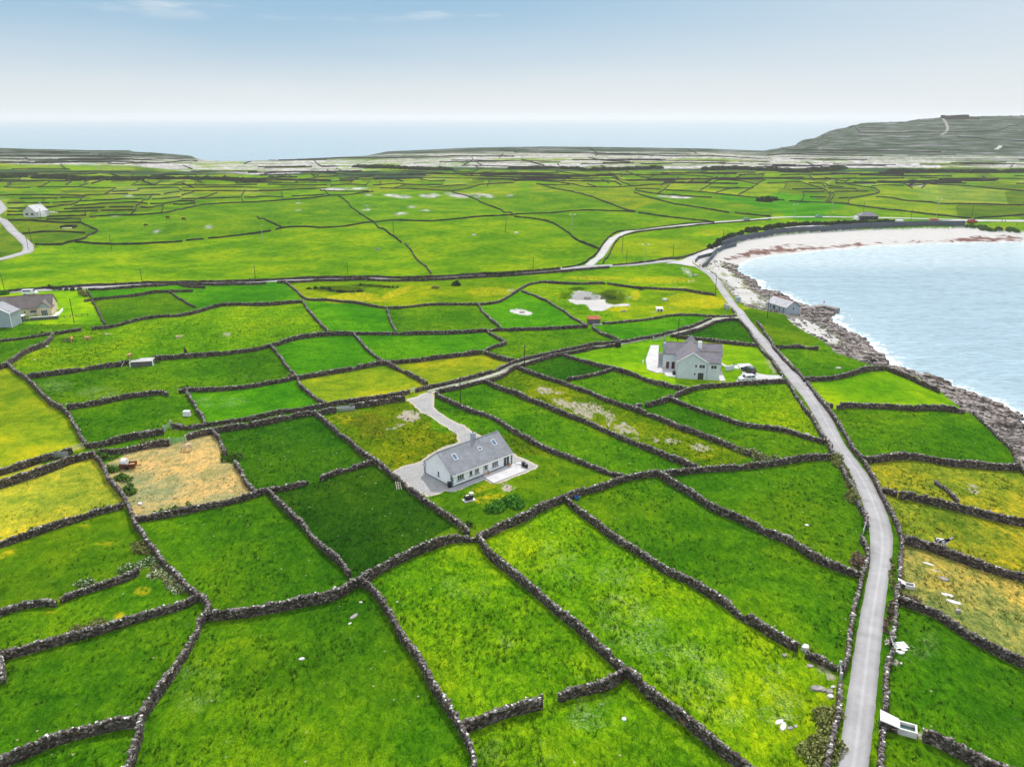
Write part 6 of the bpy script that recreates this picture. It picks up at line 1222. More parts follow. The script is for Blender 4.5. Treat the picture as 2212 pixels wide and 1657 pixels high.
# ------------------------------------------------------------------ sheds, shelters, huts
p = G('K 1032,578')[0]; o = empty('shed', tuple(p), .04, 'small block shed with rusty orange flat roof where four walls meet', 'shed')
m = MB(); m.box(0, 0, -.4, 3.9, 3.4, 1.7); m.build('wall', M_BLOCK, o); m = MB(); m.add([(-.15, -.2, 1.7), (4.05, -.2, 1.7), (4.05, 3.6, 2.0), (-.15, 3.6, 2.0), (-.15, -.2, 1.8), (4.05, -.2, 1.8), (4.05, 3.6, 2.12), (-.15, 3.6, 2.12)], [(0, 3, 2, 1), (4, 5, 6, 7), (0, 1, 5, 4), (1, 2, 6, 5), (2, 3, 7, 6), (3, 0, 4, 7)]); m.build('roof', M_RUST, o)
m = MB(); m.box(1.3, -1.0, -.4, 4.4, -.02, .3); m.build('step', M_CONC, o)
p = G('K 1915,412')[0]; o = empty('animal_shelter', tuple(p), 0, 'low white shelter with two dark openings in the sandy pasture', 'shelter')
m = MB(); m.box(0, 0, -.3, .25, 1.9, 1.0).box(.95, 0, -.3, 1.2, 1.9, 1.0).box(1.95, 0, -.3, 2.2, 1.9, 1.0).box(.25, 1.7, -.3, .95, 1.9, 1).box(1.2, 1.7, -.3, 1.95, 1.9, 1); m.build('wall', M_WHITE, o); m = MB(); m.box(-.08, -.1, 1.0, 2.28, 2.6, 1.12); m.build('roof', M_WHITE, o)
p, q = G('D 1148,912 1448,888'); a = math.atan2(q[1] - p[1], q[0] - p[0]); o = empty('ruined_hut', tuple(p), a, 'low ruined hut with holed pale concrete roof built into the pasture wall', 'hut')
m = MB(); m.box(0, 0, -.4, 5.4, .4, 1.15).box(0, .4, -.4, .4, 3.4, 1.3).box(5, .4, -.4, 5.4, 3.4, 1.3).box(.4, 3.0, -.4, 5, 3.4, 1.35); m.build('wall', M_BLOCK, o)
m = MB(); m.prism([(-.1, -.1), (5.5, -.1), (5.5, 3.5), (1.6, 3.5), (1.6, 2.2), (.9, 2.2), (.9, 1.6), (-.1, 1.6)], 1.36, 1.5); m.build('roof', M_CONC, o)
m = MB(); m.box(-.35, -.1, -.3, -.12, .15, 1.5).box(5.52, -.1, -.3, 5.75, .15, 1.6); m.build('end_post', M_WHITE, o)
p = G('D 992,910')[0]; m = MB(); m.tube((0, 0, 0), (.7, .9, 1.5), .09, .07, 6); tag(m.build('wooden_prop', M_PALEW, None, loc=None), 'pale pole leaning on the pasture wall beside the ruined hut', 'pole').location = p
p = G('D 1985,700')[0]; m = MB(); m.add([(-.4, 0, -.2), (.5, 0, -.2), (.5, .25, -.2), (-.4, .25, -.2), (-.35, .05, 1.7), (-.05, 0, 2.0), (-.05, .2, 2.0), (.5, .1, .9)], [(0, 1, 7, 5, 4), (3, 4, 5, 6), (2, 3, 6, 7), (1, 2, 7), (5, 7, 6), (0, 4, 3)]); tag(m.build('standing_stone', M_STONE_SHADED, loc=None), 'upright pointed stone rising above the wall of the cattle pasture', 'stone').location = p
p = G('F3 878,962')[0]; o = empty('hipped_building', (p[0] - 6, p[1], p[2]), 0, 'low dark building with hipped slate roof above the beach', 'building')
m = MB(); m.box(0, 0, -.3, 12, 7, 2.6); m.build('wall', M_BLOCK, o); m = MB(); m.add([(-.5, -.5, 2.6), (12.5, -.5, 2.6), (12.5, 7.5, 2.6), (-.5, 7.5, 2.6), (3.5, 3.5, 5.0), (8.5, 3.5, 5.0)], [(0, 1, 5, 4), (1, 2, 5), (2, 3, 4, 5), (3, 0, 4), (3, 2, 1, 0)]); m.build('roof', M_SLATE2, o)
m = MB(); [m.box(.6 + 2.8 * q, -.05, .5, 3.0 + 2.8 * q, .02, 2.1) for q in range(4)]; m.build('opening', M_BLACK, o)
m = MB(); m.box(-2.6, 1, -.3, -.05, 5, 2.2, taper=.8); m.build('annex', M_WHITE, o)
p = G('G 1035,665')[0]; o = empty('roofless_pen', tuple(p), 0, 'small roofless stone pen with pale floor below the white gabled house', 'pen')
m = MB(); m.box(-4, 0, -.3, -3.3, 5, 1.5).box(3.3, 0, -.3, 4, 5, 1.5).box(-3.3, 4.4, -.3, 3.3, 5, 1.6); m.build('wall', M_FARST, o); m = MB(); m.box(-3.3, 0, -.3, 3.3, 4.4, .15); m.build('pen_floor', M_CONCW, o)
p = G('L 20,250')[0]
# stone fort on the hill top
p = ground(np.array([[2062.0, 257.0]]))[0]; fw = []
o = empty('stone_fort', (p[0], p[1], p[2]), 0, 'dark ring-shaped stone fort crowning the far hill', 'fort')
m = MB(); n = 28
V = []
for i in range(n):
    t = 2 * PI * i / n
    for r, z in ((34, -4), (33, 5.5 + .6 * math.sin(3 * t) + (.8 if math.cos(t) > 0 else 0)), (29, 5.5 + .6 * math.sin(3 * t)), (28, -4)): V.append((r * math.cos(t), r * .5 * math.sin(t), z * (1.35 if z > 0 else 1)))
m.add(V, [(4 * i + k, 4 * ((i + 1) % n) + k, 4 * ((i + 1) % n) + k + 1, 4 * i + k + 1) for i in range(n) for k in range(3)]); m.build('rampart', M_FARST, o)
m = MB(); m.box(-34, -20, -6, -20, -16, 2.5).box(20, -14, -6, 52, -10, 2.0); m.build('outer_rampart', M_FARST, o)
a, b = center('F3 1500,85 1530,110 1550,150 1558,185 1545,205 1500,232', 6); strip('hill_path', a, b, plain('hill_path_stone', (.20, .20, .18), .9), .3)
a, b = center('F3 1965,358 1995,345 2010,325', 7); strip('hill_path', a, b, plain('hill_path_pale', (.36, .35, .33), .9), .5)
# ------------------------------------------------------------------ utility poles
def pole(s, hgt, label, arm=True, lamp=None, lean=0.0, r=.13):
    p = G(s)[0]; o = empty('lamp_post' if lamp else 'utility_pole', tuple(p), random.uniform(-.4, .4), label, 'street lamp' if lamp else 'utility pole'); 
    k = 1.0 if p[1] < 420 else 1.25
    m = MB(); m.tube((0, 0, -.4), (lean, 0, hgt), r * k, r * .7 * k, 8); m.build('shaft', M_TIM if not lamp else M_METAL, o)
    if arm and not lamp:
        m = MB(); m.box(-.5 + lean, -.05, hgt - .45, .5 + lean, .05, hgt - .35); a = m.build('crossarm', M_TIM, o)
        m = MB(); [m.tube((lean + x, 0, hgt - .35), (lean + x, 0, hgt - .18), .05, .05, 6) for x in (-.42, .42)]; m.build('insulators', M_WPLAST, a)
    if lamp == 'double':
        m = MB(); [m.tube((0, 0, hgt), (x, 0, hgt + .25), .06, .05, 6) for x in (-1.2, 1.2)]; m.build('lamp_arm', M_METAL, o); m = MB(); [m.box(x - .55, -.2, hgt + .2, x + .55, .2, hgt + .45) for x in (-1.4, 1.4)]; m.build('lamp_head', M_WPLAST, o)
    if lamp == 'single': m = MB(); m.box(-.5, -.2, hgt, .6, .2, hgt + .3); m.build('lamp_head', M_GREENM, o)
    return o
POL = [('M1 1752,1043', 7.1, 'utility pole by the wall beside the cottage driveway'), ('M2 88,722', 6.8, 'utility pole at the head of the bare rocky field'), ('M2 1407,480', 7.0, 'utility pole behind the chimney of the grey two-storey house'),
       ('F0 964,975', 8.5, 'thin utility pole in the broad pasture below the three dark cattle'), ('F0 1228,1272', 7.0, 'utility pole beside the inland road near the person in red'), ('F0 42,1335', 7.5, 'utility pole by the inland road behind the cream bungalow'),
       ('F1 1175,838', 8.5, 'thin pole just right of the long wall crossing the central pastures'), ('F1 784,1218', 7.0, 'utility pole beside the inland road above the dark heathery bank'), ('F0 2200,1250', 7.0, 'utility pole standing by the field entrance off the inland road'),
       ('F2 163,1167', 7.0, 'utility pole beside the inland road before the side turning'), ('F2 928,1002', 7.5, 'pole in the triangular field next to the side road'), ('F2 966,1066', 5.5, 'short pole near the lower wall of the triangular field'),
       ('F2 1368,1045', 7.0, 'utility pole at the wall of the triangular field above the junction'), ('F2 1797,905', 7.0, 'utility pole in the thicket above the slipway'), ('F2 1730,1365', 8.0, 'tall dark pole by the coast road above the railing'),
       ('F1 2137,822', 8.5, 'leaning thin pole in the pasture nearest the side road'), ('L 1150,668', 8.3, 'dark bare pole in front of the cream bungalow fence'), ('G 490,885', 8.5, 'dark pole by the village road bend'), ('F3 828,910', 8.0, 'pole just behind the hipped dark building'),
       ('F3 1235,978', 8.5, 'pole on the promenade between the hipped building and the orange vehicle'), ('F3 1760,942', 8.0, 'pole beside the parked red car on the promenade'), ('E 1128,975', 8.5, 'dark pole standing in front of the boathouse'), ('G 440,1000', 7.0, 'thin pole on the inner side of the village road bend'), ('G 642,520', 6.5, 'short pole at the corner of the white gabled house')]
for i, (s, hg, lb) in enumerate(POL): pole(s, hg, lb, arm=i not in (16, 11), lean=.5 if i in (15,) else random.uniform(-.15, .15))
pole('F1 50,898', 8.5, 'green-headed lamp post in the broad pasture', lamp='single'); pole('F2 500,805', 9, 'double-headed lamp post in the pasture above the side road', lamp='double'); pole('F2 1122,1122', 10, 'tall double-headed lamp post by the wall opposite the road junction', lamp='double')
pole('F3 233,948', 9, 'double-headed lamp post above the dark thicket', lamp='double'); pole('F3 550,938', 9.5, 'green-headed lamp post between the blue car and the hipped building', lamp='single'); pole('F3 1458,935', 12, 'tall double-headed lamp post behind the orange vehicle', lamp='double')
# ------------------------------------------------------------------ foliage
def leaf_mat(name, a, b):
    t = NT(name); c = t.mix(t.ramp(t.noise(1.4, 4, .7), [(.38, 0.0), (.62, 1.0)]), a, b); c = t.mix(.5, c, t.ramp(t.noise(9, 2), [(.35, .5), (.65, 1.5)]), 'MULTIPLY')
    t.b.inputs['Transmission Weight'].default_value = 0; return t.fin(c, .8, .15)
ML_G = leaf_mat('green_leaves', (.035, .10, .008), (.10, .20, .02)); ML_D = leaf_mat('dark_scrub_leaves', (.018, .035, .014), (.05, .075, .025)); ML_O = leaf_mat('olive_scrub_leaves', (.13, .15, .035), (.27, .28, .09)); ML_B = leaf_mat('brown_bramble', (.12, .085, .06), (.24, .17, .11))
ML_L = leaf_mat('lush_leaves', (.03, .15, .008), (.10, .30, .02)); ML_W = leaf_mat('cow_parsley_flowers', (.42, .50, .28), (.66, .70, .54))
def leaves(mb, c, r, n, size, R, flat_=False):
    for _ in range(n):
        t = R.uniform(0, 2 * PI); u = R.uniform(-.25, 1); k = R.uniform(.55, 1.05); s = math.sqrt(max(0, 1 - u * u))
        p = Vector((c[0] + r[0] * k * s * math.cos(t), c[1] + r[1] * k * s * math.sin(t), c[2] + r[2] * k * max(u, 0)))
        a = Vector((R.gauss(0, 1), R.gauss(0, 1), R.gauss(0, .25 if flat_ else .8))).normalized(); b = a.cross(Vector((R.gauss(0, 1), R.gauss(0, 1), R.gauss(0, 1)))).normalized(); sz = size * R.uniform(.6, 1.4)
        mb.add([p - a * sz - b * sz * .5, p + a * sz - b * sz * .5, p + a * sz + b * sz * .6, p - a * sz + b * sz * .6], [(0, 1, 2, 3)])
def bush(s, label, w, hgt, mat, lumps=5, seed=1, size=.15, name='bush', cat='bush', flowers=None, dens=1.0, off=0.0, path=False, group=None):
    """a shrub (or a strip of scrub when path) of lumps of small leaves over a twiggy stem"""
    P = G(s, off); R = random.Random(seed); p0 = P[0]; o = empty(name, tuple(p0), 0, label, cat, group); m = MB(); st = MB(); fm = MB(); cs = []
    if len(P) > 1:
        d = np.hypot(*(P[1:, :2] - P[:-1, :2]).T); c = np.concatenate([[0], np.cumsum(d)]); n = max(lumps, int(c[-1] / (w * .75)))
        for t in np.linspace(0, c[-1], n): cs.append((np.interp(t, c, P[:, 0]) - p0[0] + R.uniform(-.3, .3) * w, np.interp(t, c, P[:, 1]) - p0[1] + R.uniform(-.3, .3) * w))
    else:
        for _ in range(lumps): cs.append((R.uniform(-.5, .5) * w, R.uniform(-.5, .5) * w))
    for x, y in cs:
        r = w * R.uniform(.32, .6); hh = hgt * R.uniform(.55, 1.05); z = float(hat(p0[0] + x, p0[1] + y)[0]) - p0[2] - .1
        leaves(m, (x, y, z), (r, r, hh), int(dens * 125 * max(r, .3) ** 1.2 * max(hh, .4) / size ** 1.2 * .12) + 12, size, R)
        st.tube((x, y, z - .1), (x + R.uniform(-.2, .2), y, z + hh * .6), .05, .02, 5)
        if flowers: leaves(fm, (x, y, z), (r * 1.03, r * 1.03, hh * 1.05), int(flowers * 40 * r), size * .7, R, True)
    m.build('foliage', mat, o); st.build('stem', M_TIM, o)
    if flowers: fm.build('blossom', ML_W, o)
    return o
bush('N0 1995,262', 'thorn bush bridging a gap in the wall of the straw field', 2.4, 1.5, ML_G, 6, 2)
bush('N0 870,232 930,260', 'leafy shrub in the upper corner of the straw field', 2.4, 1.3, ML_G, 6, 3); bush('N0 990,350 960,370', 'leafy shrub behind the rusty trailer', 2.2, 1.3, ML_G, 5, 4)
bush('N0 1010,430 1060,450', 'low shrub by the wall midway down the straw field', 2.0, 1.1, ML_G, 5, 5); bush('N0 1090,510 1130,570', 'low spreading shrub near the lower end of the straw field wall', 2.0, 1.1, ML_G, 5, 6)
bush('N0 1350,740 1480,722 1620,695', 'ivy mantle on the lower wall of the straw field', 1.2, 1.5, ML_G, 7, 7, name='ivy', cat='ivy'); bush('N0 830,730 960,695 1040,668', 'ivy on the wall below the pale yellow-green field', 1.2, 1.3, ML_G, 6, 8, name='ivy', cat='ivy')
bush('N0 110,970 230,925 300,895', 'ivy on the wall running off the frame below the pale field', 1.1, 1.2, ML_G, 6, 9, name='ivy', cat='ivy'); bush('N0 1240,140 1320,125 1430,118', 'ivy on the pillar end of the wall by the wide gate', 1.0, 1.7, ML_O, 5, 10, name='ivy', cat='ivy')
bush('N0 1100,1215 1180,1200 1270,1160 1330,1130', 'patch of white cow parsley where two weedy walls meet', 2.6, .8, ML_G, 8, 11, name='cow_parsley', cat='wildflowers', flowers=2.4); bush('N0 1330,1210 1400,1280 1480,1340 1580,1400', 'trail of white cow parsley beside the long winding wall', 2.4, .8, ML_O, 9, 12, name='cow_parsley', cat='wildflowers', flowers=2)
bush('N0 700,1340 790,1320', 'clump of white cow parsley behind the overgrown wall', 1.8, .8, ML_G, 4, 13, name='cow_parsley', cat='wildflowers', flowers=2.4); bush('N0 1190,1010 1230,1060 1290,1080', 'scrubby clump of pale leaves by the winding wall', 2.4, 1.1, ML_O, 6, 14)
bush('B0 620,300 720,275 860,250', 'pale dry grass and scrub behind the weedy wall', 1.6, 1.2, ML_O, 6, 15, name='scrub', cat='scrub')
bush('N1 1660,770 1740,830 1790,880', 'olive scrub on the end of the cottage yard wall', 1.4, 1.6, ML_O, 5, 16); bush('N1 2000,720 2090,670 2190,620', 'lush green bush in the white cottage garden', 2.6, 1.5, ML_L, 8, 17, size=.16); bush('N1 1830,835', 'round green shrub in the garden corner below the cottage', 1.5, 1.1, ML_G, 4, 18)
bush('N2 10,690 60,640', 'lush bushy edge of the cottage garden beside the thick wall', 2.4, 1.4, ML_L, 5, 19, size=.16)
bush('N2 1900,200 2000,225 2100,255 2212,285', 'dense hedge where the rocky field wall meets the garden-side wall', 2.0, 1.7, ML_O, 8, 20, flowers=1.5, name='hedge', cat='hedge'); bush('N3 20,290 80,300 150,290', 'hedge end with white blossom short of the coast road', 2.0, 1.6, ML_G, 4, 21, flowers=2, name='hedge', cat='hedge')
bush('N3 575,260 610,320 640,370', 'olive bush over the roadside wall at the hedge junction', 2.2, 1.6, ML_O, 6, 22); bush('N3 690,440 715,500', 'bushy clump on the roadside wall halfway down the bend', 1.8, 1.6, ML_O, 5, 23); bush('N3 730,580 770,650', 'bushy clump on the roadside wall just above the small gate', 1.9, 1.7, ML_O, 6, 24)
bush('N3 790,1130 800,1190', 'dry brown thorn bush where the dark wall meets the roadside wall', 1.8, 1.6, ML_B, 5, 25); bush('B3 540,1010 520,1090 490,1180', 'olive thorn scrub inside the roadside wall below the gate', 2.2, 1.2, ML_O, 7, 26); bush('B3 500,1260 470,1340 420,1420', 'sprawling thorn scrub at the bottom edge beside the roadside wall', 2.6, 1.2, ML_O, 8, 27)
bush('B3 1080,60 1060,200 1030,320', 'strip of brown brambles on the verge beside the roadside wall', .9, .7, ML_B, 9, 28, name='brambles', cat='brambles'); bush('B3 1140,20 1240,60 1320,90', 'brown brambles over the wall below the straw meadow', 1.1, 1.6, ML_B, 5, 29, name='brambles', cat='brambles')
bush('N3 1080,1130 1080,1250 1090,1380', 'green verge growth beside the upper water trough', .9, .6, ML_O, 6, 60, name='scrub', cat='scrub')
bush('M0 430,30 500,40 600,45 690,40', 'clipped dark hedge along the back of the bungalow garden', 2.2, 2.0, ML_D, 8, 30, name='hedge', cat='hedge', size=.16); bush('M0 720,60 740,95', 'golden green bush at the corner of the bungalow garden', 2.6, 1.8, ML_O, 6, 31); bush('M0 770,135', 'brown shrub on the bungalow garden end wall', 1.8, 1.5, ML_B, 4, 32)
bush('M0 5,80 40,75', 'bright green bush behind the bungalow ridge', 3.0, 2.2, ML_L, 4, 33); bush('M0 1330,640 1350,665', 'creeper growing on the end of the ruined hut', 1.3, 1.0, ML_G, 4, 34); bush('M0 520,745 580,745', 'creeper on the pasture wall above the flowery field', 1.1, 1.0, ML_G, 4, 35, name='ivy', cat='ivy')
bush('M0 1570,900 1620,890', 'leafy tangle at the corner of two flowery pastures', 1.6, 1.3, ML_G, 5, 36); bush('M1 280,790', 'rounded olive bush at the junction left of the yellow fields', 1.9, 1.6, ML_O, 5, 37); bush('M1 620,415 680,420', 'grassy brown scrub on the wall at the pasture corner', 1.6, 1.0, ML_O, 4, 38, name='scrub', cat='scrub')
bush('M0 150,465 280,445 400,415', 'hedge growing over the wall below the bungalow lawn', 1.5, 1.3, ML_G, 7, 39, name='hedge', cat='hedge'); bush('M2 740,405 800,430', 'long tussocky grass on the wall below the rusty-roofed shed', 1.4, 1.1, ML_O, 5, 40, name='scrub', cat='scrub')
bush('F2 1690,960 1740,930 1800,895 1870,865 1960,835', 'dark thicket climbing behind the promenade above the slipway', 4.0, 2.4, ML_D, 26, 41, size=.3, name='thicket', cat='thicket'); bush('F2 2000,815 2100,800 2200,795 F3 0,1030 100,1020 200,1015 350,1005 500,1000 650,998 860,988', 'long dark thicket behind the sea wall', 5.0, 2.6, ML_D, 60, 42, size=.4, name='thicket', cat='thicket'); bush('F3 920,990 1100,985', 'short dark thicket left of the red and white kiosk', 5.0, 2.2, ML_D, 9, 43, size=.45, name='thicket', cat='thicket')
bush('F3 1760,1015 1900,1030 2050,1050 2150,1055', 'grassy green dune bank at the far end of the sea wall', 6.0, 2.2, ML_G, 7, 44, size=.4, name='scrub', cat='scrub')
bush('F1 2000,1190 2100,1200 2200,1195', 'dark scrub on the bank below the inland road', 3.5, 1.8, ML_D, 7, 45, size=.3, name='scrub', cat='scrub'); bush('F1 1715,1280', 'round dark bush in the flowery hollow', 2.6, 2.2, ML_D, 4, 46, size=.2); bush('F1 1550,1300', 'grey-green low bush in the flowery hollow', 2.8, 1.0, ML_O, 4, 47, size=.2)
bush('F1 450,1305 560,1300 650,1325 760,1335 880,1330', 'dark heathery bank edge in the flowery hollow', 2.6, 1.1, ML_D, 10, 48, size=.22, name='scrub', cat='scrub'); bush('F1 900,1275 1050,1285 1200,1295', 'thin dark heathery line along the flowery hollow', 1.8, .8, ML_D, 8, 49, size=.2, name='scrub', cat='scrub')
bush('K 1290,200 1350,250', 'tussocky green shrub on the rim of the big sand pit', 2.8, 1.3, ML_G, 6, 50, size=.18); bush('K 1600,105 1700,130', 'dark scrub under the bank-like wall above the sand pit', 2.0, .9, ML_D, 5, 51, size=.18, name='scrub', cat='scrub')
bush('F3 20,790 -30,800', 'dark bush at the bend of the far double lane', 8, 4, ML_D, 4, 52, size=.5); bush('F2 2130,555 2170,560', 'dark bushes below the far double lane', 9, 4.5, ML_D, 4, 53, size=.5)
def scrubline(s, label, w, hgt, seed): bush(s, label, w * 1.2, hgt * .45, ML_D, 40, seed, size=.8, name='scrub', cat='scrub', dens=2.2)
scrubline('F0 -60,350 180,345', 'dark scrub block at the foot of the grey headland, cut by the frame edge', 12, 6, 61); scrubline('F0 310,352 450,350 600,360', 'broad dark scrub block under the grey headland', 13, 8, 62); scrubline('F0 680,372 850,365 1000,368 1180,372', 'dark scrub bank beyond the white gabled house', 13, 8, 63)
scrubline('F0 1200,362 1500,358 1800,365 2212,382', 'long dark scrub bank below the whitest limestone', 12, 6, 64); scrubline('F1 870,262 1100,268 1300,275 1660,285', 'dark scrub bank below the middle of the limestone belt', 13, 8, 65); scrubline('F2 0,275 300,272 560,278', 'dark scrub bank above the net of small fields', 12, 7, 66)
scrubline('F2 640,290 900,285 1230,270', 'dark scrub bank right of the middle of the limestone belt', 12, 7, 67); scrubline('F2 1640,285 1900,275 2212,292', 'dark scrub bank above the curved far field', 12, 9, 68); scrubline('F3 0,535 250,550 480,535 640,520', 'thick dark scrub bank seen over the beach fields', 14, 9, 69); scrubline('F3 1060,545 1400,548 1800,555 2212,545', 'long dark scrub bank under the fort hill', 14, 8, 70)
# ------------------------------------------------------------------ animals and people
def skin(name, nodes, edges, mat, parent=None, sub=1, root=0):
    me = bpy.data.meshes.new(name); me.from_pydata([n[:3] for n in nodes], edges, []); me.update()
    o = bpy.data.objects.new(name, me); COL.objects.link(o); sk = o.modifiers.new('Skin', 'SKIN'); sk.use_smooth_shade = True
    if not me.skin_vertices: return o
    sv_ = me.skin_vertices[0].data
    for i, n in enumerate(nodes): r = n[3]; sv_[i].radius = r if isinstance(r, tuple) else (r, r)
    sv_[root].use_root = True; o.modifiers.new('Sub', 'SUBSURF').levels = sub; o.modifiers['Sub'].render_levels = sub; me.materials.append(mat)
    if parent is not None: o.parent = parent
    return o
def beast(s, rz, label, cat, mat, k=1.0, horse=False, graze=False, lying=False, name=None):
    p = G(s)[0]; z = p[2] + (-.72 * k if lying else 0)
    o = empty(name or ('horse' if horse else 'cow'), (p[0], p[1], z), rz, label, cat)
    H = 1.15; nodes = [(-.75, 0, H, (.27, .30)), (-.35, 0, H - .04, (.33, .36)), (.15, 0, H - .05, (.34, .38)), (.6, 0, H, (.27, .33))]; E = [(0, 1), (1, 2), (2, 3)]
    if graze: nodes += [(.95, 0, H - .1, (.14, .19)), (1.15, 0, H - .5, (.11, .14)), (1.25, 0, H - .8, (.12, .13)), (1.42, 0, H - 1.02, (.08, .08))]
    elif horse: nodes += [(.85, 0, H + .3, (.13, .2)), (1.05, 0, H + .6, (.11, .14)), (1.2, 0, H + .66, (.12, .13)), (1.5, 0, H + .45, (.07, .08))]
    else: nodes += [(.95, 0, H + .1, (.15, .2)), (1.15, 0, H + .2, (.13, .15)), (1.3, 0, H + .18, (.14, .14)), (1.58, 0, H + .0, (.09, .09))]
    E += [(3, 4), (4, 5), (5, 6), (6, 7)]
    for sx, ys_, b in ((-.7, .17, 0), (-.7, -.17, 0), (.55, .16, 3), (.55, -.16, 3)):
        n = len(nodes); dx = .1 if sx < 0 else 0
        if lying: nodes += [(sx + .15, ys_ * 2, .85, .11), (sx + .5, ys_ * 2.2, .78, .06), (sx + .1, ys_ * 2.2, .77, .05)]
        else: nodes += [(sx + dx, ys_, .75, .12), (sx - dx * .9, ys_, .42, .065), (sx, ys_, .04, .055)]
        E += [(b, n), (n, n + 1), (n + 1, n + 2)]
    n = len(nodes); nodes += [(-1.02, 0, H + .1, .05), (-1.12, 0, H - .5, .035 if not horse else .07)]; E += [(0, n), (n, n + 1)]
    nodes = [(*q[:3], tuple(v * 1.22 for v in q[3]) if isinstance(q[3], tuple) else q[3] * 1.15) for q in nodes]; b = skin('body', nodes, E, mat, o, 2, 1)
    hd = nodes[6]
    for s_ in (-1, 1):
        m = MB(); m.tube((hd[0] - .04, s_ * .09, hd[2] + .07), (hd[0] - .08, s_ * (.2 if not horse else .1), hd[2] + (.12 if not horse else .24)), .05, .02, 6); m.build('ear', mat, b)
    if horse: m = MB(); [m.box(.62 + .1 * i, -.035, H + .22 + .11 * i, .78 + .1 * i, .035, H + .42 + .11 * i) for i in range(5)]; m.build('mane', M_BLACK, o)
    else: m = MB(); [m.tube((hd[0] - .02, s_ * .07, hd[2] + .1), (hd[0] + .03, s_ * .17, hd[2] + .22), .025, .01, 5) for s_ in (-1, 1)]; m.build('horns', M_PALEW, o)
    o.scale = (k, k, k); return o
def coat(name, a, b=None, lo=.5, hi=.53, sc=1.6):
    t = NT(name); v = t.n('ShaderNodeTexCoord').outputs['Object']; c = t.mix(t.ramp(t.noise(sc, 2, .5, vec=v), [(lo, 0.0), (hi, 1.0)]), a, b or tuple(x * .75 for x in a)); return t.fin(c, .85, .15)
C_CR = coat('cream_coat', (.68, .55, .36), (.50, .33, .15), .45, .6); C_TAN = coat('tan_coat', (.50, .26, .10), (.62, .42, .24), .45, .6); C_BR = coat('brown_coat', (.06, .03, .02)); C_PIED = coat('pied_coat', (.78, .77, .75), (.012, .01, .01), .5, .52, 1.7); C_OR = coat('orange_brown_coat', (.42, .20, .07), (.50, .28, .12), .45, .6)
beast('Q 1700,535', PI + .12, 'cream cow grazing alone on the straw-coloured field', 'cow', C_CR, 1.0, graze=True)
beast('D 232,520', -1.2, 'tan cow eating from the far end of the wooden cattle feeder', 'cow', C_OR, 1.0, graze=True); beast('D 470,505', .3, 'tan and cream cow grazing between the feeder and the ruined hut', 'cow', C_TAN, .95, graze=True)
beast('D 1885,455', .5, 'cream cow lying down in the middle of the cattle pasture', 'cow', C_CR, .95, lying=True); beast('D 1130,775', -1.75, 'tan cow standing at the wall behind the ruined hut', 'cow', C_TAN, .95)
beast('T 505,140', -.22, 'black and white horse standing behind the dark wall near the coast road', 'horse', C_PIED, 1.05, horse=True)
beast('F0 1445,708', PI, 'dark brown cow in the far pasture, first of the two together', 'cow', C_BR, 1.25); beast('F0 1582,720', 0, 'dark brown cow in the far pasture, nearest the pale outcrops', 'cow', C_BR, 1.25, graze=True); beast('F0 1256,774', .4, 'dark cow grazing apart below the others in the far pasture', 'cow', C_BR, 1.1, graze=True)
def person(s, rz, label, top, leg, k=1.0):
    p = G(s)[0]; o = empty('person', tuple(p), rz, label, 'person')
    N = [(0, 0, .95, (.15, .11)), (0, 0, 1.18, (.14, .10)), (0, 0, 1.40, (.17, .10)), (0, 0, 1.50, (.055, .055)), (0, .01, 1.58, (.06, .07)), (0, .015, 1.70, (.075, .09))]; E = [(0, 1), (1, 2), (2, 3), (3, 4), (4, 5)]
    for s_ in (-1, 1):
        n = len(N); N += [(s_ * .19, 0, 1.40, .06), (s_ * .25, .02, 1.12, .045), (s_ * .25, -.08, .86, .032), (s_ * .25, -.1, .80, (.035, .02))]; E += [(2, n), (n, n + 1), (n + 1, n + 2), (n + 2, n + 3)]
        for q in range(4): a = len(N); N.append((s_ * .25 + (q - 1.5) * .018, -.12 - .005 * q, .71 + .01 * abs(q - 1), .008)); E.append((n + 3, a))
        a = len(N); N.append((s_ * .21, -.14, .77, .009)); E.append((n + 3, a))
        n = len(N); N += [(s_ * .09, 0, .86, .095), (s_ * .10, -.02 + s_ * .08, .48, .06), (s_ * .10, s_ * .16, .08, .042), (s_ * .10, s_ * .16 - .14, .04, .035)]; E += [(0, n), (n, n + 1), (n + 1, n + 2), (n + 2, n + 3)]
    b = skin('body', N, E, plain('skin_tone', (.45, .28, .2), .6, .3, var=0), o, 1, 0)
    nodes = [(0, 0, .98, (.17, .13)), (0, 0, 1.2, (.165, .125)), (0, 0, 1.42, (.19, .12))] + [(s_ * .2, 0, 1.41, .075) for s_ in (-1, 1)] + [(s_ * .26, .02, 1.12, .06) for s_ in (-1, 1)] + [(s_ * .255, -.07, .9, .045) for s_ in (-1, 1)]
    skin('jacket', nodes, [(0, 1), (1, 2), (2, 3), (2, 4), (3, 5), (4, 6), (5, 7), (6, 8)], top, b, 1)
    nodes = [(0, 0, .96, (.165, .125))] + [(s_ * .09, 0, .86, .11) for s_ in (-1, 1)] + [(s_ * .10, -.02 + s_ * .08, .48, .075) for s_ in (-1, 1)] + [(s_ * .10, s_ * .16, .12, .06) for s_ in (-1, 1)]
    skin('trousers', nodes, [(0, 1), (0, 2), (1, 3), (2, 4), (3, 5), (4, 6)], leg, b, 1)
    m = MB(); m.blob((0, .03, 1.73), (.095, .11, .10), 3, .05, 10, 6); m.build('hair', M_TIM, b, True)
    o.scale = (k, k, k); return o
T_RED = plain('red_jacket', (.55, .03, .03), .7, var=0); T_DK = plain('dark_clothes', (.02, .025, .04), .8, var=0); T_BL = plain('blue_clothes', (.05, .12, .3), .8, var=0)
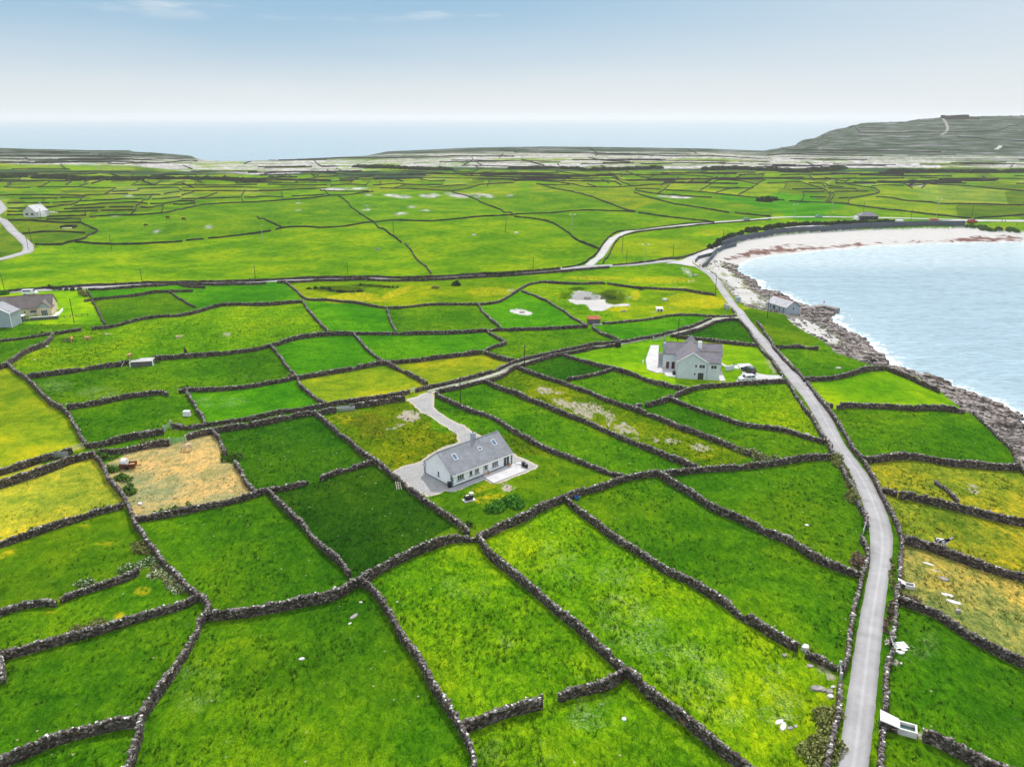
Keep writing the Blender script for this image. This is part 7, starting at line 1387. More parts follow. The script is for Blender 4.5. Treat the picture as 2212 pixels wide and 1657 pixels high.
person('L 1800,88', 1.4, 'person in a red jacket walking along the straight inland road', T_RED, T_DK, 1.1); person('M2 1885,718', .4, 'person in dark clothes on the path beside the grey two-storey house', T_DK, T_DK)
person('E 1858,806', .2, 'person in a red top standing on the concrete jetty', T_RED, T_DK)
person('F3 188,1048', 1.2, 'lone person in pale blue on the promenade above the beach', T_BL, T_DK, 1.2); person('F3 2020,980', .3, 'person in red on the promenade beyond the red car', T_RED, T_DK, 1.2); person('F3 2050,982', .9, 'person in dark clothes on the promenade beyond the red car', T_DK, T_DK, 1.2); person('F3 2152,1010', .5, 'person in red by the low wall past the grassy dune', T_RED, T_DK, 1.2)
# ------------------------------------------------------------------ vehicles
def paint(name, c): t = NT(name); t.b.inputs['Coat Weight'].default_value = .5; return t.fin(c, .3, .5)
M_TYRE = plain('tyre_rubber', (.015, .015, .015), .9, .1, var=0); M_LAMP = plain('lamp_glass', (.7, .7, .68), .2, .6, var=0); M_TAIL = plain('tail_lamp', (.4, .01, .01), .3, .5, var=0)
def car(s, rz, label, cat, mat, L=4.3, W=1.75, Hh=1.65, kind='suv', name='parked_car'):
    p = G(s)[0]; o = empty(name, tuple(p), rz, label, cat); w = W / 2
    prof = {'suv': [(-.5, .35), (-.5, .62), (-.485, .66), (.20, .66), (.24, .64), (.46, .56), (.5, .45), (.5, .22), (.46, .16), (-.47, .16)], 'van': [(-.5, .2), (-.5, .6), (.33, .6), (.47, .5), (.5, .4), (.5, .18), (-.48, .16)]}
    pr = prof['suv' if kind != 'van' else 'van']; n = len(pr); V = []
    for y, k in ((-w, .94), (-w * 1.0, 1), (w * 1.0, 1), (w, .94)):
        for a, z in pr: V.append((a * L * (1 if abs(k) == 1 else .99), y if k == 1 else y * 1.0 + (.0), z * Hh))
    V = [((a), (y * (.96 if i // n in (0, 3) else .88)), z) for i, (a, y, z) in enumerate(V)]
    V = []
    for y in (-w, -w * .93, w * .93, w):
        for a, z in pr:
            ins = abs(y) == w; V.append((a * L * (.985 if ins else 1), y, (z * .97 + (.16 * .03)) * Hh if ins else z * Hh))
    F = [tuple(range(n))[::-1], tuple(range(3 * n, 4 * n))] + [(j * n + i, (j + 1) * n + i, (j + 1) * n + (i + 1) % n, j * n + (i + 1) % n) for j in range(3) for i in range(n)]
    b = mesh_obj('body', V, F, mat, o)
    if kind == 'van': cab = [(-.49, .58), (-.48, 1.0), (.22, 1.0), (.34, .58)]
    else: cab = [(-.48, .62), (-.44, .93), (-.40, 1.0), (.06, 1.0), (.12, .96), (.24, .62)]
    n = len(cab); V = [(a * L, y * (.9 if z < .7 else .78), z * Hh) for y in (-w, w) for a, z in cab]; F = [tuple(range(n))[::-1], tuple(range(n, 2 * n))] + [(i, n + i, n + (i + 1) % n, (i + 1) % n) for i in range(n)]
    mesh_obj('cabin', V, F, mat, o)
    g = MB()
    for s_ in (-1, 1):
        for a0, a1 in ((-.43, -.22), (-.20, .02), (.035, .14)):
            z0, z1 = .66, .93; sh = -.05 if a1 > .1 else 0
            y0, y1 = s_ * w * .895, s_ * w * .80
            g.add([(a0 * L, y0, z0 * Hh), (a1 * L, y0, z0 * Hh), ((a1 + sh) * L, y1, z1 * Hh), (a0 * L, y1, z1 * Hh), (a0 * L, y0 - s_ * .05, z0 * Hh), (a1 * L, y0 - s_ * .05, z0 * Hh), ((a1 + sh) * L, y1 - s_ * .05, z1 * Hh), (a0 * L, y1 - s_ * .05, z1 * Hh)], [(0, 1, 2, 3), (7, 6, 5, 4), (0, 4, 5, 1), (1, 5, 6, 2), (2, 6, 7, 3), (3, 7, 4, 0)])
    g.build('side_window', M_GLASS, o)
    x0, x1 = (.255, .135) if kind != 'van' else (.35, .235); g = MB(); g.add([(x0 * L, -w * .82, .63 * Hh), (x0 * L, w * .82, .63 * Hh), (x1 * L, w * .72, .95 * Hh), (x1 * L, -w * .72, .95 * Hh)], [(0, 1, 2, 3)]); g.build('windscreen', M_GLASS, o)
    g = MB(); g.add([(-.487 * L, -w * .78, .68 * Hh), (-.487 * L, w * .78, .68 * Hh), (-.457 * L, w * .70, .92 * Hh), (-.457 * L, -w * .70, .92 * Hh)], [(3, 2, 1, 0)]); g.build('rear_window', M_GLASS, o)
    for a in (-.31, .32):
        for s_ in (-1, 1):
            t = MB(); t.tube((a * L, s_ * (w - .18), .34), (a * L, s_ * (w + .02), .34), .34, .34, 16); wh = t.build('wheel', M_TYRE, o); t = MB(); t.tube((a * L, s_ * (w + .015), .34), (a * L, s_ * (w + .03), .34), .2, .18, 12); t.build('rim', M_METAL, wh)
    for s_ in (-1, 1):
        t = MB(); t.box(.475 * L, s_ * w * .72 - .15, .42 * Hh, .502 * L, s_ * w * .72 + .15, .52 * Hh); t.build('headlight', M_LAMP, o); t = MB(); t.box(-.503 * L, s_ * w * .8 - .1, .45 * Hh, -.485 * L, s_ * w * .8 + .1, .62 * Hh); t.build('tail_light', M_TAIL, o)
    return o
car('H 1580,685', 1.95, 'black estate car parked on the pale drive of the grey house', 'car', paint('black_paint', (.015, .015, .02)), 4.4, 1.85, 1.7); car('H 1555,805', PI + .12, 'white four-wheel-drive parked along the wall by the grey house drive', 'car', paint('white_paint', (.75, .77, .8)), 4.2, 1.8, 1.7)
car('F2 1998,718', .18, 'pale blue car driving on the side road over the pasture', 'car', paint('pale_blue_paint', (.25, .38, .48)), 4.3, 1.8, 1.6, name='car'); car('F3 445,940', .1, 'pale blue car on the side road above the thicket', 'car', paint('sky_blue_paint', (.28, .42, .52)), 4.6, 1.9, 1.6, name='car')
car('F3 1765,985', .3, 'red car parked at the end of the promenade', 'car', paint('red_paint', (.45, .01, .015)), 6.5, 2.4, 2.4); car('F3 1440,992', .05, 'orange and red van on the promenade above the ramp', 'van', paint('orange_van_paint', (.75, .18, .03)), 7, 2.4, 3.4, 'van', 'van')
car('L 470,232', .15, 'white van on the inland road behind the cream bungalow', 'van', paint('white_van_paint', (.78, .78, .78)), 5.2, 2.0, 2.1, 'van', 'van')
p = G('F3 1135,996')[0]; o = empty('kiosk', tuple(p), 0, 'small red and white kiosk beside the thicket on the promenade', 'kiosk'); m = MB(); m.box(-2, -1.5, 0, 2, 1.5, 1.6); m.build('counter', T_RED, o); m = MB(); m.box(-2.1, -1.6, 1.6, 2.1, 1.6, 2.6); m.build('roof', M_WPLAST, o)
# ------------------------------------------------------------------ farm things
p = G('Q 560,875')[0]; o = empty('farm_trailer', tuple(p), .14, 'rusty red farm trailer holding straw on the straw-coloured field', 'trailer')
m = MB(); m.box(-1.5, -.8, .5, 1.4, .8, .6).box(-1.5, -.8, .6, 1.4, -.74, 1.1).box(-1.5, .74, .6, 1.4, .8, 1.1).box(-1.5, -.74, .6, -1.44, .74, 1.1).box(1.34, -.74, .6, 1.4, .74, 1.1); m.build('tray', plain('dark_rust', (.14, .04, .025), .85, .2, var=.4, sc=4), o)
m = MB(); m.tube((1.4, -.2, .5), (2.4, 0, .45), .05, .05, 6); m.tube((1.4, .2, .5), (2.4, 0, .45), .05, .05, 6); m.build('drawbar', M_WOOD, o)
for s_ in (-1, 1): m = MB(); m.tube((-.1, s_ * .82, .36), (-.1, s_ * .98, .36), .36, .36, 14); m.build('wheel', M_TYRE, o)
m = MB(); m.blob((.6, 0, .72), (.65, .6, .3), 4, .25); m.build('straw_load', M_STRAW, o)
m = MB(); m.tube((-1.15, 0, 1.32), (-.15, 0, 1.32), .7, .7, 20); tag(m.build('wrapped_bale', M_WPLAST, loc=None), 'white plastic-wrapped round bale riding on the rusty trailer', 'bale').location = (p[0], p[1], p[2] + .02)
p = G('M0 1610,1118')[0]; m = MB(); m.box(-.75, -.5, .1, .75, .5, 1.15, taper=.97).box(-.8, -.55, 0, .8, .55, .1); m.tube((0, 0, 1.15), (0, 0, 1.22), .2, .2, 10); tag(m.build('water_tank', M_WPLAST, loc=None), 'white square water tank alone in the small green field', 'water tank').location = p
p = G('D 160,520')[0]; o = empty('cattle_feeder', tuple(p), .05, 'dark wooden rail cattle feeder in the upper pasture', 'cattle feeder'); m = MB()
for x in (-1.4, -.5, .4, 1.3):
    for y in (-.6, .6): m.box(x - .05, y - .05, 0, x + .05, y + .05, 1.2)
m.build('posts', M_WOOD, o); m = MB()
for z in (.4, .75, 1.1):
    for y in (-.68, .6): m.box(-1.5, y, z, 1.4, y + .07, z + .08)
m.build('rails', M_WOOD, o)
p = G('C 1040,1515')[0]; o = empty('oil_tank', tuple(p), .5, 'black cylindrical oil tank with white box on a slab below the cottage', 'oil tank'); m = MB(); m.box(-1.1, -.7, -.1, 1.1, .7, .12); m.build('slab', M_CONCW, o)
m = MB(); m.tube((-.85, 0, .62), (-.7, 0, .62), .35, .5, 16); m.tube((-.7, 0, .62), (.6, 0, .62), .5, .5, 16); m.tube((.6, 0, .62), (.75, 0, .62), .5, .35, 16); m.build('drum', M_BLACK, o); m = MB(); m.box(.15, -.3, 1.05, .8, .3, 1.4); m.build('valve_box', M_WPLAST, o)
p = G('K 1415,865')[0]; m = MB(); m.tube((0, 0, 0), (0, 0, 1.5), .85, .85, 20); m.tube((0, 0, 1.5), (0, 0, 2.0), .85, .35, 20); m.tube((0, 0, 2), (0, 0, 2.1), .3, .3, 12); tag(m.build('water_tank', M_BLACK, loc=None), 'black domed water tank beside the lane behind the grey house', 'water tank').location = p
p = G('N2 540,608')[0]; m = MB(); n = 16; V = []; 
for i in range(n):
    t = 2 * PI * i / n
    for r, z in ((.42, 0), (.52, .5), (.46, .5), (.36, .08)): V.append((r * math.cos(t), r * math.sin(t), z))
m.add(V, [(4 * i + k, 4 * ((i + 1) % n) + k, 4 * ((i + 1) % n) + k + 1, 4 * i + k + 1) for i in range(n) for k in range(3)] + [tuple(4 * i + 3 for i in range(n))]); tag(m.build('feed_tub', M_BLUE, loc=None), 'bright blue feed tub on grass at the corner of two walls', 'tub').location = p
for s, lb in (('C 1740,1085', 'taller black bin at the edge of the cottage patio'), ('C 1775,1100', 'shorter black bin at the edge of the cottage patio'), ('H 548,720', 'black wheelie bin at the corner of the grey house'), ('C 785,1350', 'black wheelie bin by the corner of the white cottage')):
    p = G(s)[0]; o = empty('bin', tuple(p), .4, lb, 'bin'); k = .8 if 'shorter' in lb else 1; m = MB(); m.box(-.25, -.28, .05, .25, .28, 1.0 * k, taper=1.15); m.build('tub', M_BLACK, o); m = MB(); m.box(-.31, -.34, 1.0 * k, .31, .34, 1.08 * k); m.build('lid', M_BLACK, o)
for s, lb in (('C 1563,1085', 'orange gas cylinder beside the glazed doors of the cottage'), ('C 1297,1188', 'orange gas cylinder beside the white door of the cottage')):
    p = G(s)[0]; o = empty('gas_cylinder', (p[0], p[1], p[2] + .1), 0, lb, 'gas cylinder'); m = MB(); m.tube((0, 0, 0), (0, 0, .55), .18, .18, 12); m.tube((0, 0, .55), (0, 0, .7), .18, .07, 12); m.build('drum', M_ORANGE, o); m = MB(); m.tube((0, 0, .7), (0, 0, .78), .1, .1, 8); m.build('collar', M_METAL, o)
p = G('C 1690,1060')[0]; m = MB(); m.blob((0, 0, .1), (.9, .5, .45), 5, .05, 12, 6); tag(m.build('upturned_dinghy', M_WPLAST, None, True), 'small upturned white tub behind the cottage patio', 'boat').location = p
def trough(s, rz, k, label, deck=1.9):
    p = G(s)[0]; o = empty('water_trough', tuple(p), rz, label, 'water trough'); m = MB(); m.box(0, -.9, -.5, 2.4, -.65, .95).box(0, .65, -.5, 2.4, .9, .95).box(2.15, -.65, -.5, 2.4, .65, .95).box(0, -.65, -.5, .25, .65, .95).box(.25, -.65, -.5, 2.15, .65, .1); m.build('basin', M_CONCW, o)
    m = MB(); m.box(.25, -.65, .1, 2.15, .65, .52); m.build('water', M_WATER, o); m = MB(); m.add([(-deck, -1.3, 1.7), (-deck, .95, 1.7), (.1, .95, 1.0), (.1, -1.0, 1.0), (-deck, -1.3, 1.85), (-deck, .95, 1.85), (.1, .95, 1.12), (.1, -1.0, 1.12)], [(0, 1, 2, 3), (7, 6, 5, 4), (0, 4, 5, 1), (1, 5, 6, 2), (2, 6, 7, 3), (3, 7, 4, 0)]); m.build('catchment_slab', M_CONCW, o)
    m = MB(); m.box(-deck + .05, -1.0, -.5, -.01, .9, 1.0); m.build('stone_base', M_STONE_SHADED, o); o.scale = (k, k, k)
trough('B3 1120,1150', -.42, .8, 'large concrete water trough with sloping slab at the foot of the roadside wall', 2.4); trough('N3 1182,1360', -.3, .55, 'smaller concrete water trough with sloping slab beside the straw meadow', 1.7)
p, q = G('M1 690,1078 795,1072'); o = empty('water_trough', tuple(p), math.atan2(q[1] - p[1], q[0] - p[0]), 'long galvanised trough set into the lane wall above the cottage', 'water trough'); m = MB(); m.box(0, -.5, 0, 4.0, -.4, .8).box(0, .4, 0, 4, .5, .9).box(0, -.4, 0, .1, .4, .8).box(3.9, -.4, 0, 4, .4, .8).box(.1, -.4, .2, 3.9, .4, .35); m.build('basin', M_METAL, o)
# gates
def gate(s, label, hgt=1.2, mat=M_METAL, bars=6, posts=True, mesh=False, wgt=1.0):
    p, q = G(s); L = math.hypot(*(q - p)[:2]); o = empty('gate', tuple(p), math.atan2(q[1] - p[1], q[0] - p[0]), label, 'gate'); m = MB(); r = .03 * wgt
    for k in range(bars): m.tube((.1, 0, .15 + k * (hgt - .15) / (bars - 1)), (L - .1, 0, .15 + k * (hgt - .15) / (bars - 1)), r, r, 5)
    for x in np.linspace(.1, L - .1, 2 if not mesh else max(4, int(L / .5))): m.tube((x, 0, .1), (x, 0, hgt + .03), r, r, 5)
    m.tube((.1, 0, .15), (L / 2, 0, hgt), r * .8, r * .8, 5); m.build('gate_leaf', mat, o)
    if posts:
        for x in (0, L): m = MB(); m.box(x - .16, -.16, -.3, x + .16, .16, hgt + .35); m.build('gatepost', M_CONC, o)
    return o
gate('N0 1462,140 1602,118', 'wide pale green wire gate into the straw field', 1.3, M_GREENM, 7, mesh=True); gate('M0 1412,1262 1472,1215', 'slanting pale green gate off the lane into the tank field', 1.2, M_GREENM, 6); gate('N0 625,198 728,170', 'pale wire gate from the lane into the yellow corner field', 1.2, M_PALEW, 6, mesh=True, posts=False)
gate('M1 1322,925 1358,917', 'small pale yellow wooden gate into the yellow field', 1.3, M_PALEW, 9, posts=False, wgt=1.6); gate('B3 622,655 628,755', 'galvanised gate between stone pillars on the inland side of the road', 1.25, M_METAL, 6, wgt=1.6); gate('N3 840,875 818,940', 'small galvanised gate at the inland kink of the roadside wall', 1.3, M_METAL, 6, posts=False, wgt=1.6)
gate('K 1870,790 2015,775', 'low pale gate between dark pillars behind the grey house', 1.0, M_METAL, 5, mesh=False)
for s, lb in (('M2 1815,195', 'grey block pillar on the field side of the coast road wall'), ('M2 1836,208', 'darker block pillar next to the coast road wall')):
    p = G(s)[0]; m = MB(); m.box(-.45, -.45, -.3, .45, .45, 1.5).box(-.5, -.5, 1.5, .5, .5, 1.62); tag(m.build('gatepost', M_CONC, loc=None), lb, 'gatepost').location = p
p = G('E 745,765')[0]; m = MB(); m.box(-.9, -.6, -.3, .9, .6, 1.7).box(-1, -.7, 1.7, 1, .7, 1.85); tag(m.build('concrete_bunker', M_BLUEG, loc=None), 'dark grey concrete box at the foot of the lower railing', 'concrete box').location = p
p, q = G('L 905,605 1365,560'); o = empty('wooden_fence', tuple(p), 0, 'low post and rail fence across the bungalow lawn', 'fence'); q = q - p; m = MB()
for t in np.linspace(0, 1, 6): m.box(q[0] * t - .07, q[1] * t - .07, -.3, q[0] * t + .07, q[1] * t + .07, 1.2)
m.build('fence_posts', M_WOOD, o); m = MB(); [m.tube((0, 0, z), (q[0], q[1], z), .05, .05, 5) for z in (.55, 1.0)]; m.build('fence_rails', M_WOOD, o)
# pallets, poles, slabs
def slabrock(s, label, sz, mat, rz=0, tilt=0, z=.1, name='flat_stone', cat='stone', seed=1):
    p = G(s)[0]; R = random.Random(seed); n = 7; pts = [(sz[0] * math.cos(2 * PI * i / n) * R.uniform(.75, 1.1), sz[1] * math.sin(2 * PI * i / n) * R.uniform(.75, 1.1)) for i in range(n)]
    m = MB(); v = [(x, y, 0) for x, y in pts] + [(x * .86, y * .86, sz[2] * R.uniform(.8, 1.1)) for x, y in pts]; m.add(v, [tuple(range(n))[::-1], tuple(range(n, 2 * n))] + [(i, (i + 1) % n, n + (i + 1) % n, n + i) for i in range(n)])
    o = tag(m.build(name, mat), label, cat); o.location = (p[0], p[1], p[2] - .08 + z); o.rotation_euler = (tilt, 0, rz); return o
M_LIME = plain('pale_limestone', (.62, .60, .58), .9, .2, var=.2, sc=2.5, bump=.4); M_GRST = plain('grey_boulder', (.30, .27, .26), .95, .1, var=.3, sc=2, bump=.5)
for i, (s, sz, rz, lb) in enumerate([('T 413,255', (1.0, .3, .12), -.6, 'narrow pale stone at the top of the line across the straw meadow'), ('T 465,305', (.9, .14, .1), -.7, 'thin pale sliver of stone second in the straw meadow line'), ('T 520,368', (.9, .5, .3), -.5, 'tilted pale slab with a dark shaded end in the straw meadow'), ('T 552,482', (1.2, .5, .15), -.5, 'long white flat slab in the straw meadow'), ('T 605,537', (1.2, .5, .2), -.6, 'white curved slab lowest in the straw meadow'), ('T 626,605', (.45, .4, .5), 0, 'dark round boulder in a hollow of the straw meadow'),
        ('B1 832,180', (.9, .35, .2), 1.0, 'larger bright white stone in the wide dark green field'), ('B1 798,240', (.4, .2, .15), 1.0, 'small bright white stone below a larger one'), ('B1 893,58', (.3, .2, .2), 0, 'small pale stone near the top of the wide green field'), ('B1 385,547', (.45, .3, .25), .3, 'pale stone in a brown hollow of the wide green field'), ('B1 1205,55', (.2, .2, .15), 0, 'small round pale stone in the lime-coloured field'),
        ('B3 105,1085', (.8, .35, .15), .5, 'uppermost white slab of the heap below the gate field'), ('B3 140,1125', (.9, .4, .2), 1.0, 'widest white slab of the heap below the gate field'), ('B3 200,1140', (.45, .3, .2), .2, 'grey stone right of the white slab heap'), ('B3 246,1125', (.3, .25, .2), 0, 'smallest grey stone beyond the white slab heap'),
        ('B3 435,802', (.9, .55, .35), 0, 'big grey boulder left of the rubble by the lower roadside wall'), ('B3 482,815', (.5, .4, .3), .4, 'grey boulder second in the rubble by the lower roadside wall'), ('B3 540,835', (.5, .5, .35), .8, 'dark grey boulder in the rubble by the lower roadside wall'), ('B3 545,872', (.5, .4, .35), .2, 'pale boulder at the bottom of the roadside rubble'), ('B3 566,788', (.35, .25, .25), .2, 'small pale block at the top of the roadside rubble'), ('B3 150,518', (.35, .3, .3), 0, 'lone grey boulder below the tumbled field wall'), ('B3 375,605', (.6, .4, .2), .3, 'dark flat stones below the tumbled wall gap'),
        ('B3 325,460', (.6, .5, .6), .4, 'pale boulder fallen in the tumbled wall gap'), ('B3 345,495', (.5, .4, .4), .9, 'grey boulder fallen in the tumbled wall gap'), ('B2 945,1062', (.4, .3, .2), 1, 'pale stone in the bottom field below the wall junction'), ('B3 1120,480', (.55, .25, .2), -.3, 'pale stone left of three below the white pallet'), ('B3 1157,492', (.55, .3, .2), .2, 'pale stone in the middle below the white pallet'), ('B3 1182,470', (.5, .35, .25), 0, 'squarish pale stone touching the white pallet'), ('B3 1152,590', (.25, .2, .3), 0, 'small pale block below the pallet'),
        ('M3 345,815', (.8, .5, .7), .3, 'white painted stone where a field wall meets the coast road'), ('M3 615,713', (1.0, .35, .35), 0, 'long pale stone in the second shore field'), ('N3 342,832', (.5, .35, .2), 0, 'pale flat stone in the field left of the road bend'), ('N3 1515,672', (.9, .45, .3), 0, 'grey stone slumped against the heavy meadow wall'), ('K 2015,268', (1.1, .7, .9), 0, 'pale round boulder in the yellow-flowered pasture'), ('K 1490,412', (1.0, .6, .6), 0, 'blue-grey boulder on the sand track below the pit'), ('K 1020,245', (1.6, 1.2, .9), .3, 'dark rock standing in the big sand pit'), ('K 175,425', (1.3, .8, .5), 0, 'dark patch of rock in the small sand scrape'), ('E 200,430', (1.3, .9, .7), 0, 'grey boulder by the road bend above the railing'), ('Q 780,1580', (.5, .4, .45), 0, 'pale boulder at the lower edge of the straw field'), ('Q 440,1035', (.5, .3, .35), 0, 'pale stone among the shrubs of the straw field'), ('Q 600,1200', (.5, .3, .35), .5, 'second pale stone along the straw field shrubs'),
        ('F1 1038,968', (1.3, .8, .8), 0, 'grey boulder in the rolling pasture hollow'), ('F1 1868,848', (1.3, .8, .8), 0, 'pale boulder in the pasture beyond the inland road'), ('F2 22,828', (1.6, .9, .7), 0, 'pale boulder in the pasture left of the side road'), ('M0 297,638', (.4, .3, .2), 0, 'small pale stone below the heap-like wall'), ('M0 400,525', (.9, .5, .3), 0, 'pale rubble beside the heap-like wall')]):
    dark = 'dark' in lb or 'grey' in lb; slabrock(s, lb, sz, M_GRST if dark else M_LIME, rz, .05, 0, 'boulder' if sz[2] > .28 else 'flat_stone', seed=i)
slabrock('N3 345,75', 'grey slatted slab leaning on the low pasture wall near the coast road', (.9, .6, .12), M_CONCW, .2, .9, .55, 'leaning_slab', 'slab'); slabrock('N1 1585,735', 'pale slab leaning on the lower end of the cottage yard wall', (.8, .6, .1), M_CONCW, -.7, .9, .6, 'leaning_slab', 'slab')
slabrock('N3 175,965', 'grey slab leaning on the wall of the road bend field', (1.0, .6, .1), M_CONC, -.5, .9, .7, 'leaning_slab', 'slab'); slabrock('M3 355,885', 'white stones dropped on the verge beside the roadside wall', (.7, .35, .25), M_LIME, .4, 0, 0, seed=77)
def pallet(s, rz, label, mat, k=1.0, tilt=0, z=.05):
    p = G(s)[0]; o = empty('pallet', (p[0], p[1], p[2] + z), rz, label, 'pallet'); o.rotation_euler = (tilt, 0, rz); m = MB()
    for i in range(5): m.box(-.8, -.55 + i * .24, .06, .8, -.42 + i * .24, .1)
    m.build('boards', mat, o); m = MB(); [m.box(x - .05, -.6, 0, x + .05, .6, .06) for x in (-.75, -.25, .25, .75)]; m.build('bearers', mat, o); o.scale = (k, k, k)
pallet('B3 1145,432', .12, 'white painted pallet lying on grass inside the broken wall gap', M_WHITE, 1.1); pallet('B3 1078,460', 1.3, 'grey metal hurdle propped in the broken roadside wall gap', M_METAL, 1.1, 1.1, .7)
p = G('B3 1028,410')[0]; m = MB(); [m.tube((random.uniform(-.5, .5), random.uniform(-.5, .5), .1), (random.uniform(-.6, .6), random.uniform(-.6, .6), .5), .07, .05, 5) for _ in range(9)]; tag(m.build('driftwood_pile', M_PALEW, loc=None), 'heap of pale driftwood on the road verge by the broken gap', 'driftwood').location = p
p = G('N1 1220,528')[0]; o = empty('ladder', tuple(p), 0, 'bleached wooden ladder-like frame leaning by the cottage yard wall', 'ladder'); m = MB(); [m.tube((x, 0, .05), (x - .5, 1.9, .75), .05, .05, 5) for x in (-.35, .05, .5)]; m.build('stiles', M_PALEW, o); m = MB(); [m.tube((-.4 - .25 * t, 1.9 * t, .12 + .7 * t), (.5 - .5 * t, 1.9 * t, .12 + .7 * t), .04, .04, 5) for t in (.2, .5, .8)]; m.build('rungs', M_PALEW, o)
p = G('N1 1058,330')[0]; m = MB(); m.tube((.4, -1.2, .1), (-.4, 1.1, 1.3), .07, .06, 5); m.tube((.1, -1.1, .1), (-.6, 1.2, 1.3), .06, .05, 5); tag(m.build('leaning_posts', M_PALEW, loc=None), 'pair of pale posts leaning over the wall at the cottage yard corner', 'posts').location = p
p, q = G('B1 2110,1052 2212,1010'); 
p = G('B2 175,975')[0]; m = MB(); [m.box(-1.15, -.06, .35 + .28 * i, 1.1, .02, .45 + .28 * i) for i in range(5)]; m.box(-1.15, .02, .2, -1.0, .12, 1.7).box(.95, .02, .2, 1.1, .12, 1.7); ob = tag(m.build('hurdle', M_METAL, loc=None), 'grey slatted hurdle tied against the free end of the front field wall', 'hurdle'); ob.location = (p[0], p[1] - .1, p[2]); ob.rotation_euler = (0, 0, .32)
p = G('N0 500,255')[0]; m = MB(); [m.box(-2.2, -.05, .4 + .22 * i, 2.2, .03, .5 + .22 * i) for i in range(5)]; ob = tag(m.build('hurdle', M_METAL, loc=None), 'corrugated metal sheet fencing along the green lane wall', 'metal sheet'); ob.location = (p[0], p[1] - .5, p[2]); ob.rotation_euler = (0, 0, .3)
p = G('H 150,545')[0]; o = empty('clothes_line', tuple(p), 0, 'green T-shaped clothes line post beside the grey house yard', 'clothes line'); m = MB(); m.tube((0, 0, 0), (0, 0, 2.3), .06, .05, 6); m.tube((-.5, 0, 2.3), (.3, 0, 2.3), .05, .05, 6); m.build('post', plain('green_post', (.05, .4, .25), .6), o)
m = MB(); m.add([(0, 0, .5), (.3, 0, .5), (.35, 0, 1.6), (.02, 0, 1.5), (0, .08, .5), (.3, .08, .5), (.35, .08, 1.6), (.02, .08, 1.5)], [(0, 1, 2, 3), (7, 6, 5, 4), (0, 4, 5, 1), (1, 5, 6, 2), (2, 6, 7, 3), (3, 7, 4, 0)]); ob = tag(m.build('hanging_cloth', M_WHITE, loc=None), 'white cloth hanging on the clothes line by the grey house', 'cloth'); ob.location = tuple(G('H 112,590')[0])
p = G('G 820,425')[0]; m = MB(); m.box(-3, -1, 0, 3, 1, .5).box(-2.5, -.8, .5, 1, .6, .9); ob = tag(m.build('concrete_block_heap', M_CONCW, loc=None), 'heap of white blocks near the white gabled house', 'blocks'); ob.location = p
pw, qw = G('H 1265,660 1375,645'); swall('garden_wall', 'H 1262,668 1310,662 1375,645', 1.3, .25, 'low pale retaining wall beside the grey house footpath', M_GREYW)
# shore slabs nobody could count
R = random.Random(9); m = MB(); cnt = 0
for _ in range(16000):
    if cnt > 2300: break
    x = R.uniform(40, 150); y = R.uniform(95, 385)
    xa, ya = np.array([x]), np.array([y])
    if inside(xa, ya, SHW)[0] or not inside(xa, ya, UPW)[0]: continue
    px_, py_ = project(xa, ya, np.array([2.0]))
    if inside(px_, py_, PP('E 250,330 400,290 560,320 700,400 790,480 880,580 960,650 1130,710 1130,850 830,830 600,560 430,420'))[0] and R.random() < .96: continue
    d = pdist(xa, ya, SHW)[0]
    if R.random() > (1.0 if d < 8 else .45): continue
    z = float(hat(x, y)[0]); k = R.uniform(.3, 1.15) * (1.1 if d < 6 else .7); a = .95 + R.gauss(0, .3); n = 6; pts = [(k * 1.5 * math.cos(2 * PI * i / n) * R.uniform(.7, 1.1), k * .8 * math.sin(2 * PI * i / n) * R.uniform(.7, 1.1)) for i in range(n)]
    th = k * R.uniform(.2, .5); ca, sa = math.cos(-a), math.sin(-a); tx_, ty_ = R.gauss(0, .1), R.gauss(0, .1); v = []
    for zz, kk in ((-.3, 1.0), (th, .9)):
        for px2, py2 in pts: X = px2 * kk; Y = py2 * kk; v.append((x + X * ca - Y * sa, y + X * sa + Y * ca, z + zz + X * tx_ + Y * ty_))
    m.add(v, [tuple(range(n, 2 * n))] + [(i, (i + 1) % n, n + (i + 1) % n, n + i) for i in range(n)]); cnt += 1
t = NT('shore_slab_rock'); cc = t.ramp(t.noise(.7, 6, .7), [(.38, (.035, .028, .025)), (.48, (.15, .12, .105)), (.62, (.42, .37, .34))]); t.bump(t.noise(3, 5, .7), .6, .15)
tag(m.build('shore_rocks', t.fin(cc, .85, .2)), 'broken dark rock slabs scattered along the waterline', 'rocks', kind='stuff')
# grass tussocks nobody could count
R2 = np.random.RandomState(3); n = 60000
gy_ = 62 + 190 * R2.rand(n) ** 1.25; gx_ = (R2.rand(n) - .5) * 1.5 * (gy_ + 25)
dn = fbm(gx_ / 7, gy_ / 7, 3); ri_ = np.interp(gy_ + 60, SV, np.arange(NR)).astype(int); ci_ = np.clip(np.interp(gx_ / (gy_ + 60), UV_, np.arange(NC)), 0, NC - 1).astype(int)
bad = (gravel[ri_, ci_] > .2) | (rock[ri_, ci_] > .3) | (sand[ri_, ci_] > .2) | shore[ri_, ci_]
RP = np.vstack([RL_, RR_[::-1]]); bad |= inside(gx_, gy_, RP)
for s in ('C 1215,1215 1590,1060 1660,1050 1800,1125 1360,1305', 'C 770,1375 1215,1215 1250,1250 810,1418', 'H 230,315 1265,230 1265,810 175,820 160,520', 'C 440,1165 820,1360 1600,1050 1300,800'): bad |= inside(gx_, gy_, G(s)[:, :2])
ok = (~bad) & (R2.rand(n) < np.clip((dn - .42) * 4.5, .04, .8) * tuft[ri_, ci_] ** 1.3 * 1.2)
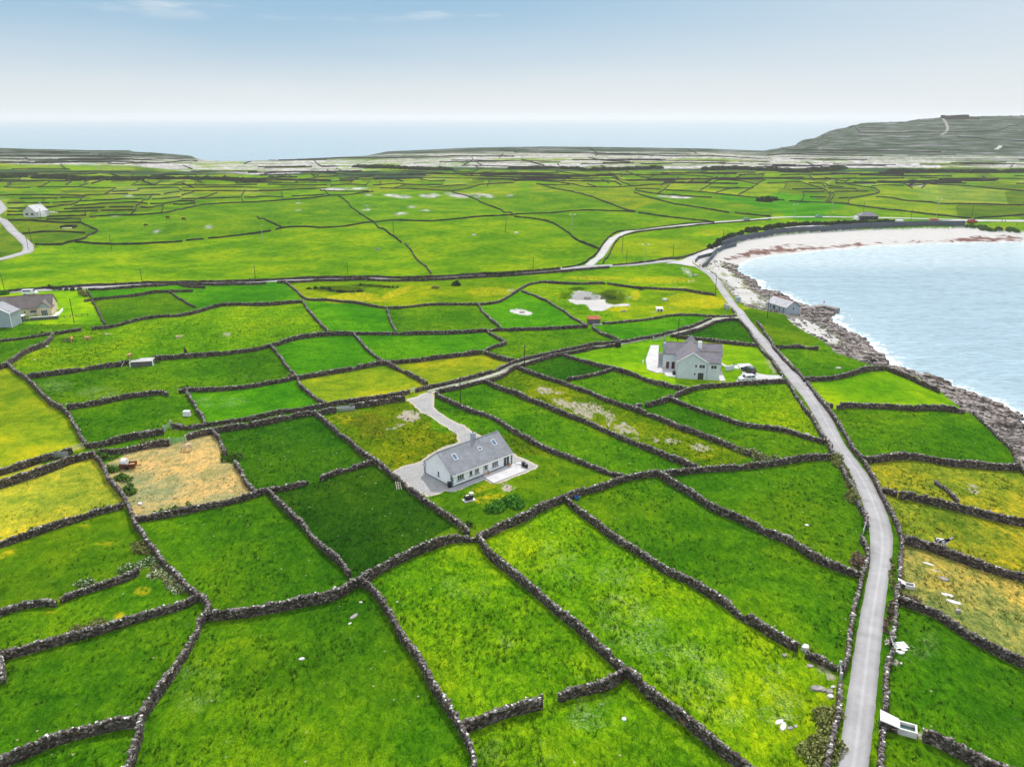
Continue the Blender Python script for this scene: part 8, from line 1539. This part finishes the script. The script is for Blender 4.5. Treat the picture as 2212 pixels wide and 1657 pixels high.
gx_, gy_, ri_, ci_ = gx_[ok], gy_[ok], ri_[ok], ci_[ok]; n = len(gx_); print('tufts', n); gz_ = hat(gx_, gy_)
NB = 7; sz = R2.uniform(.10, .34, n)[:, None] * (0.7 + .6 * tuft[ri_, ci_][:, None]); th_ = R2.rand(n, NB) * 2 * PI; rr_ = R2.rand(n, NB) * .5 * sz * 1.3; hh_ = sz * R2.uniform(.7, 1.25, (n, NB)); wd_ = sz * .22
bx, by = gx_[:, None] + rr_ * np.cos(th_), gy_[:, None] + rr_ * np.sin(th_); tdx, tdy = -np.sin(th_) * wd_, np.cos(th_) * wd_; lx_, ly_ = np.cos(th_) * hh_ * .55, np.sin(th_) * hh_ * .55; z0 = (gz_ - .03)[:, None] * np.ones((1, NB))
V = np.stack([np.stack([bx - tdx, by - tdy, z0], 2), np.stack([bx + tdx, by + tdy, z0], 2), np.stack([bx + lx_, by + ly_, z0 + hh_], 2)], 2).reshape(-1, 3)
me = bpy.data.meshes.new('grass_tussocks'); nt_ = n * NB; me.vertices.add(nt_ * 3); me.vertices.foreach_set('co', V.astype(np.float32).ravel()); me.loops.add(nt_ * 3); me.loops.foreach_set('vertex_index', np.arange(nt_ * 3, dtype=np.int32)); me.polygons.add(nt_); me.polygons.foreach_set('loop_start', np.arange(0, nt_ * 3, 3, dtype=np.int32)); me.update(calc_edges=True)
gt = bpy.data.objects.new('grass_tussocks', me); COL.objects.link(gt); gc_ = FC[ri_, ci_] * R2.uniform(.72, 1.25, (n, 1)) * np.array([[1.0, 1.0, .9]]); gc_ = np.where(isot[ri_, ci_][:, None], np.maximum(gc_, FC[ri_, ci_] * .95), gc_); gc_ = gc_ * (1 + .35 * (R2.rand(n, 1) < .12) * np.array([[1.6, 1.0, .6]])); set_attr(gt, 'fcol', np.repeat(gc_, NB * 3, 0).astype(np.float32))
t = NT('tussock_grass'); f_, _ = t.attr('fcol'); me.materials.append(t.fin(f_, .85, .05)); tag(gt, 'rough grass tussocks covering the nearer fields', 'grass', kind='stuff')
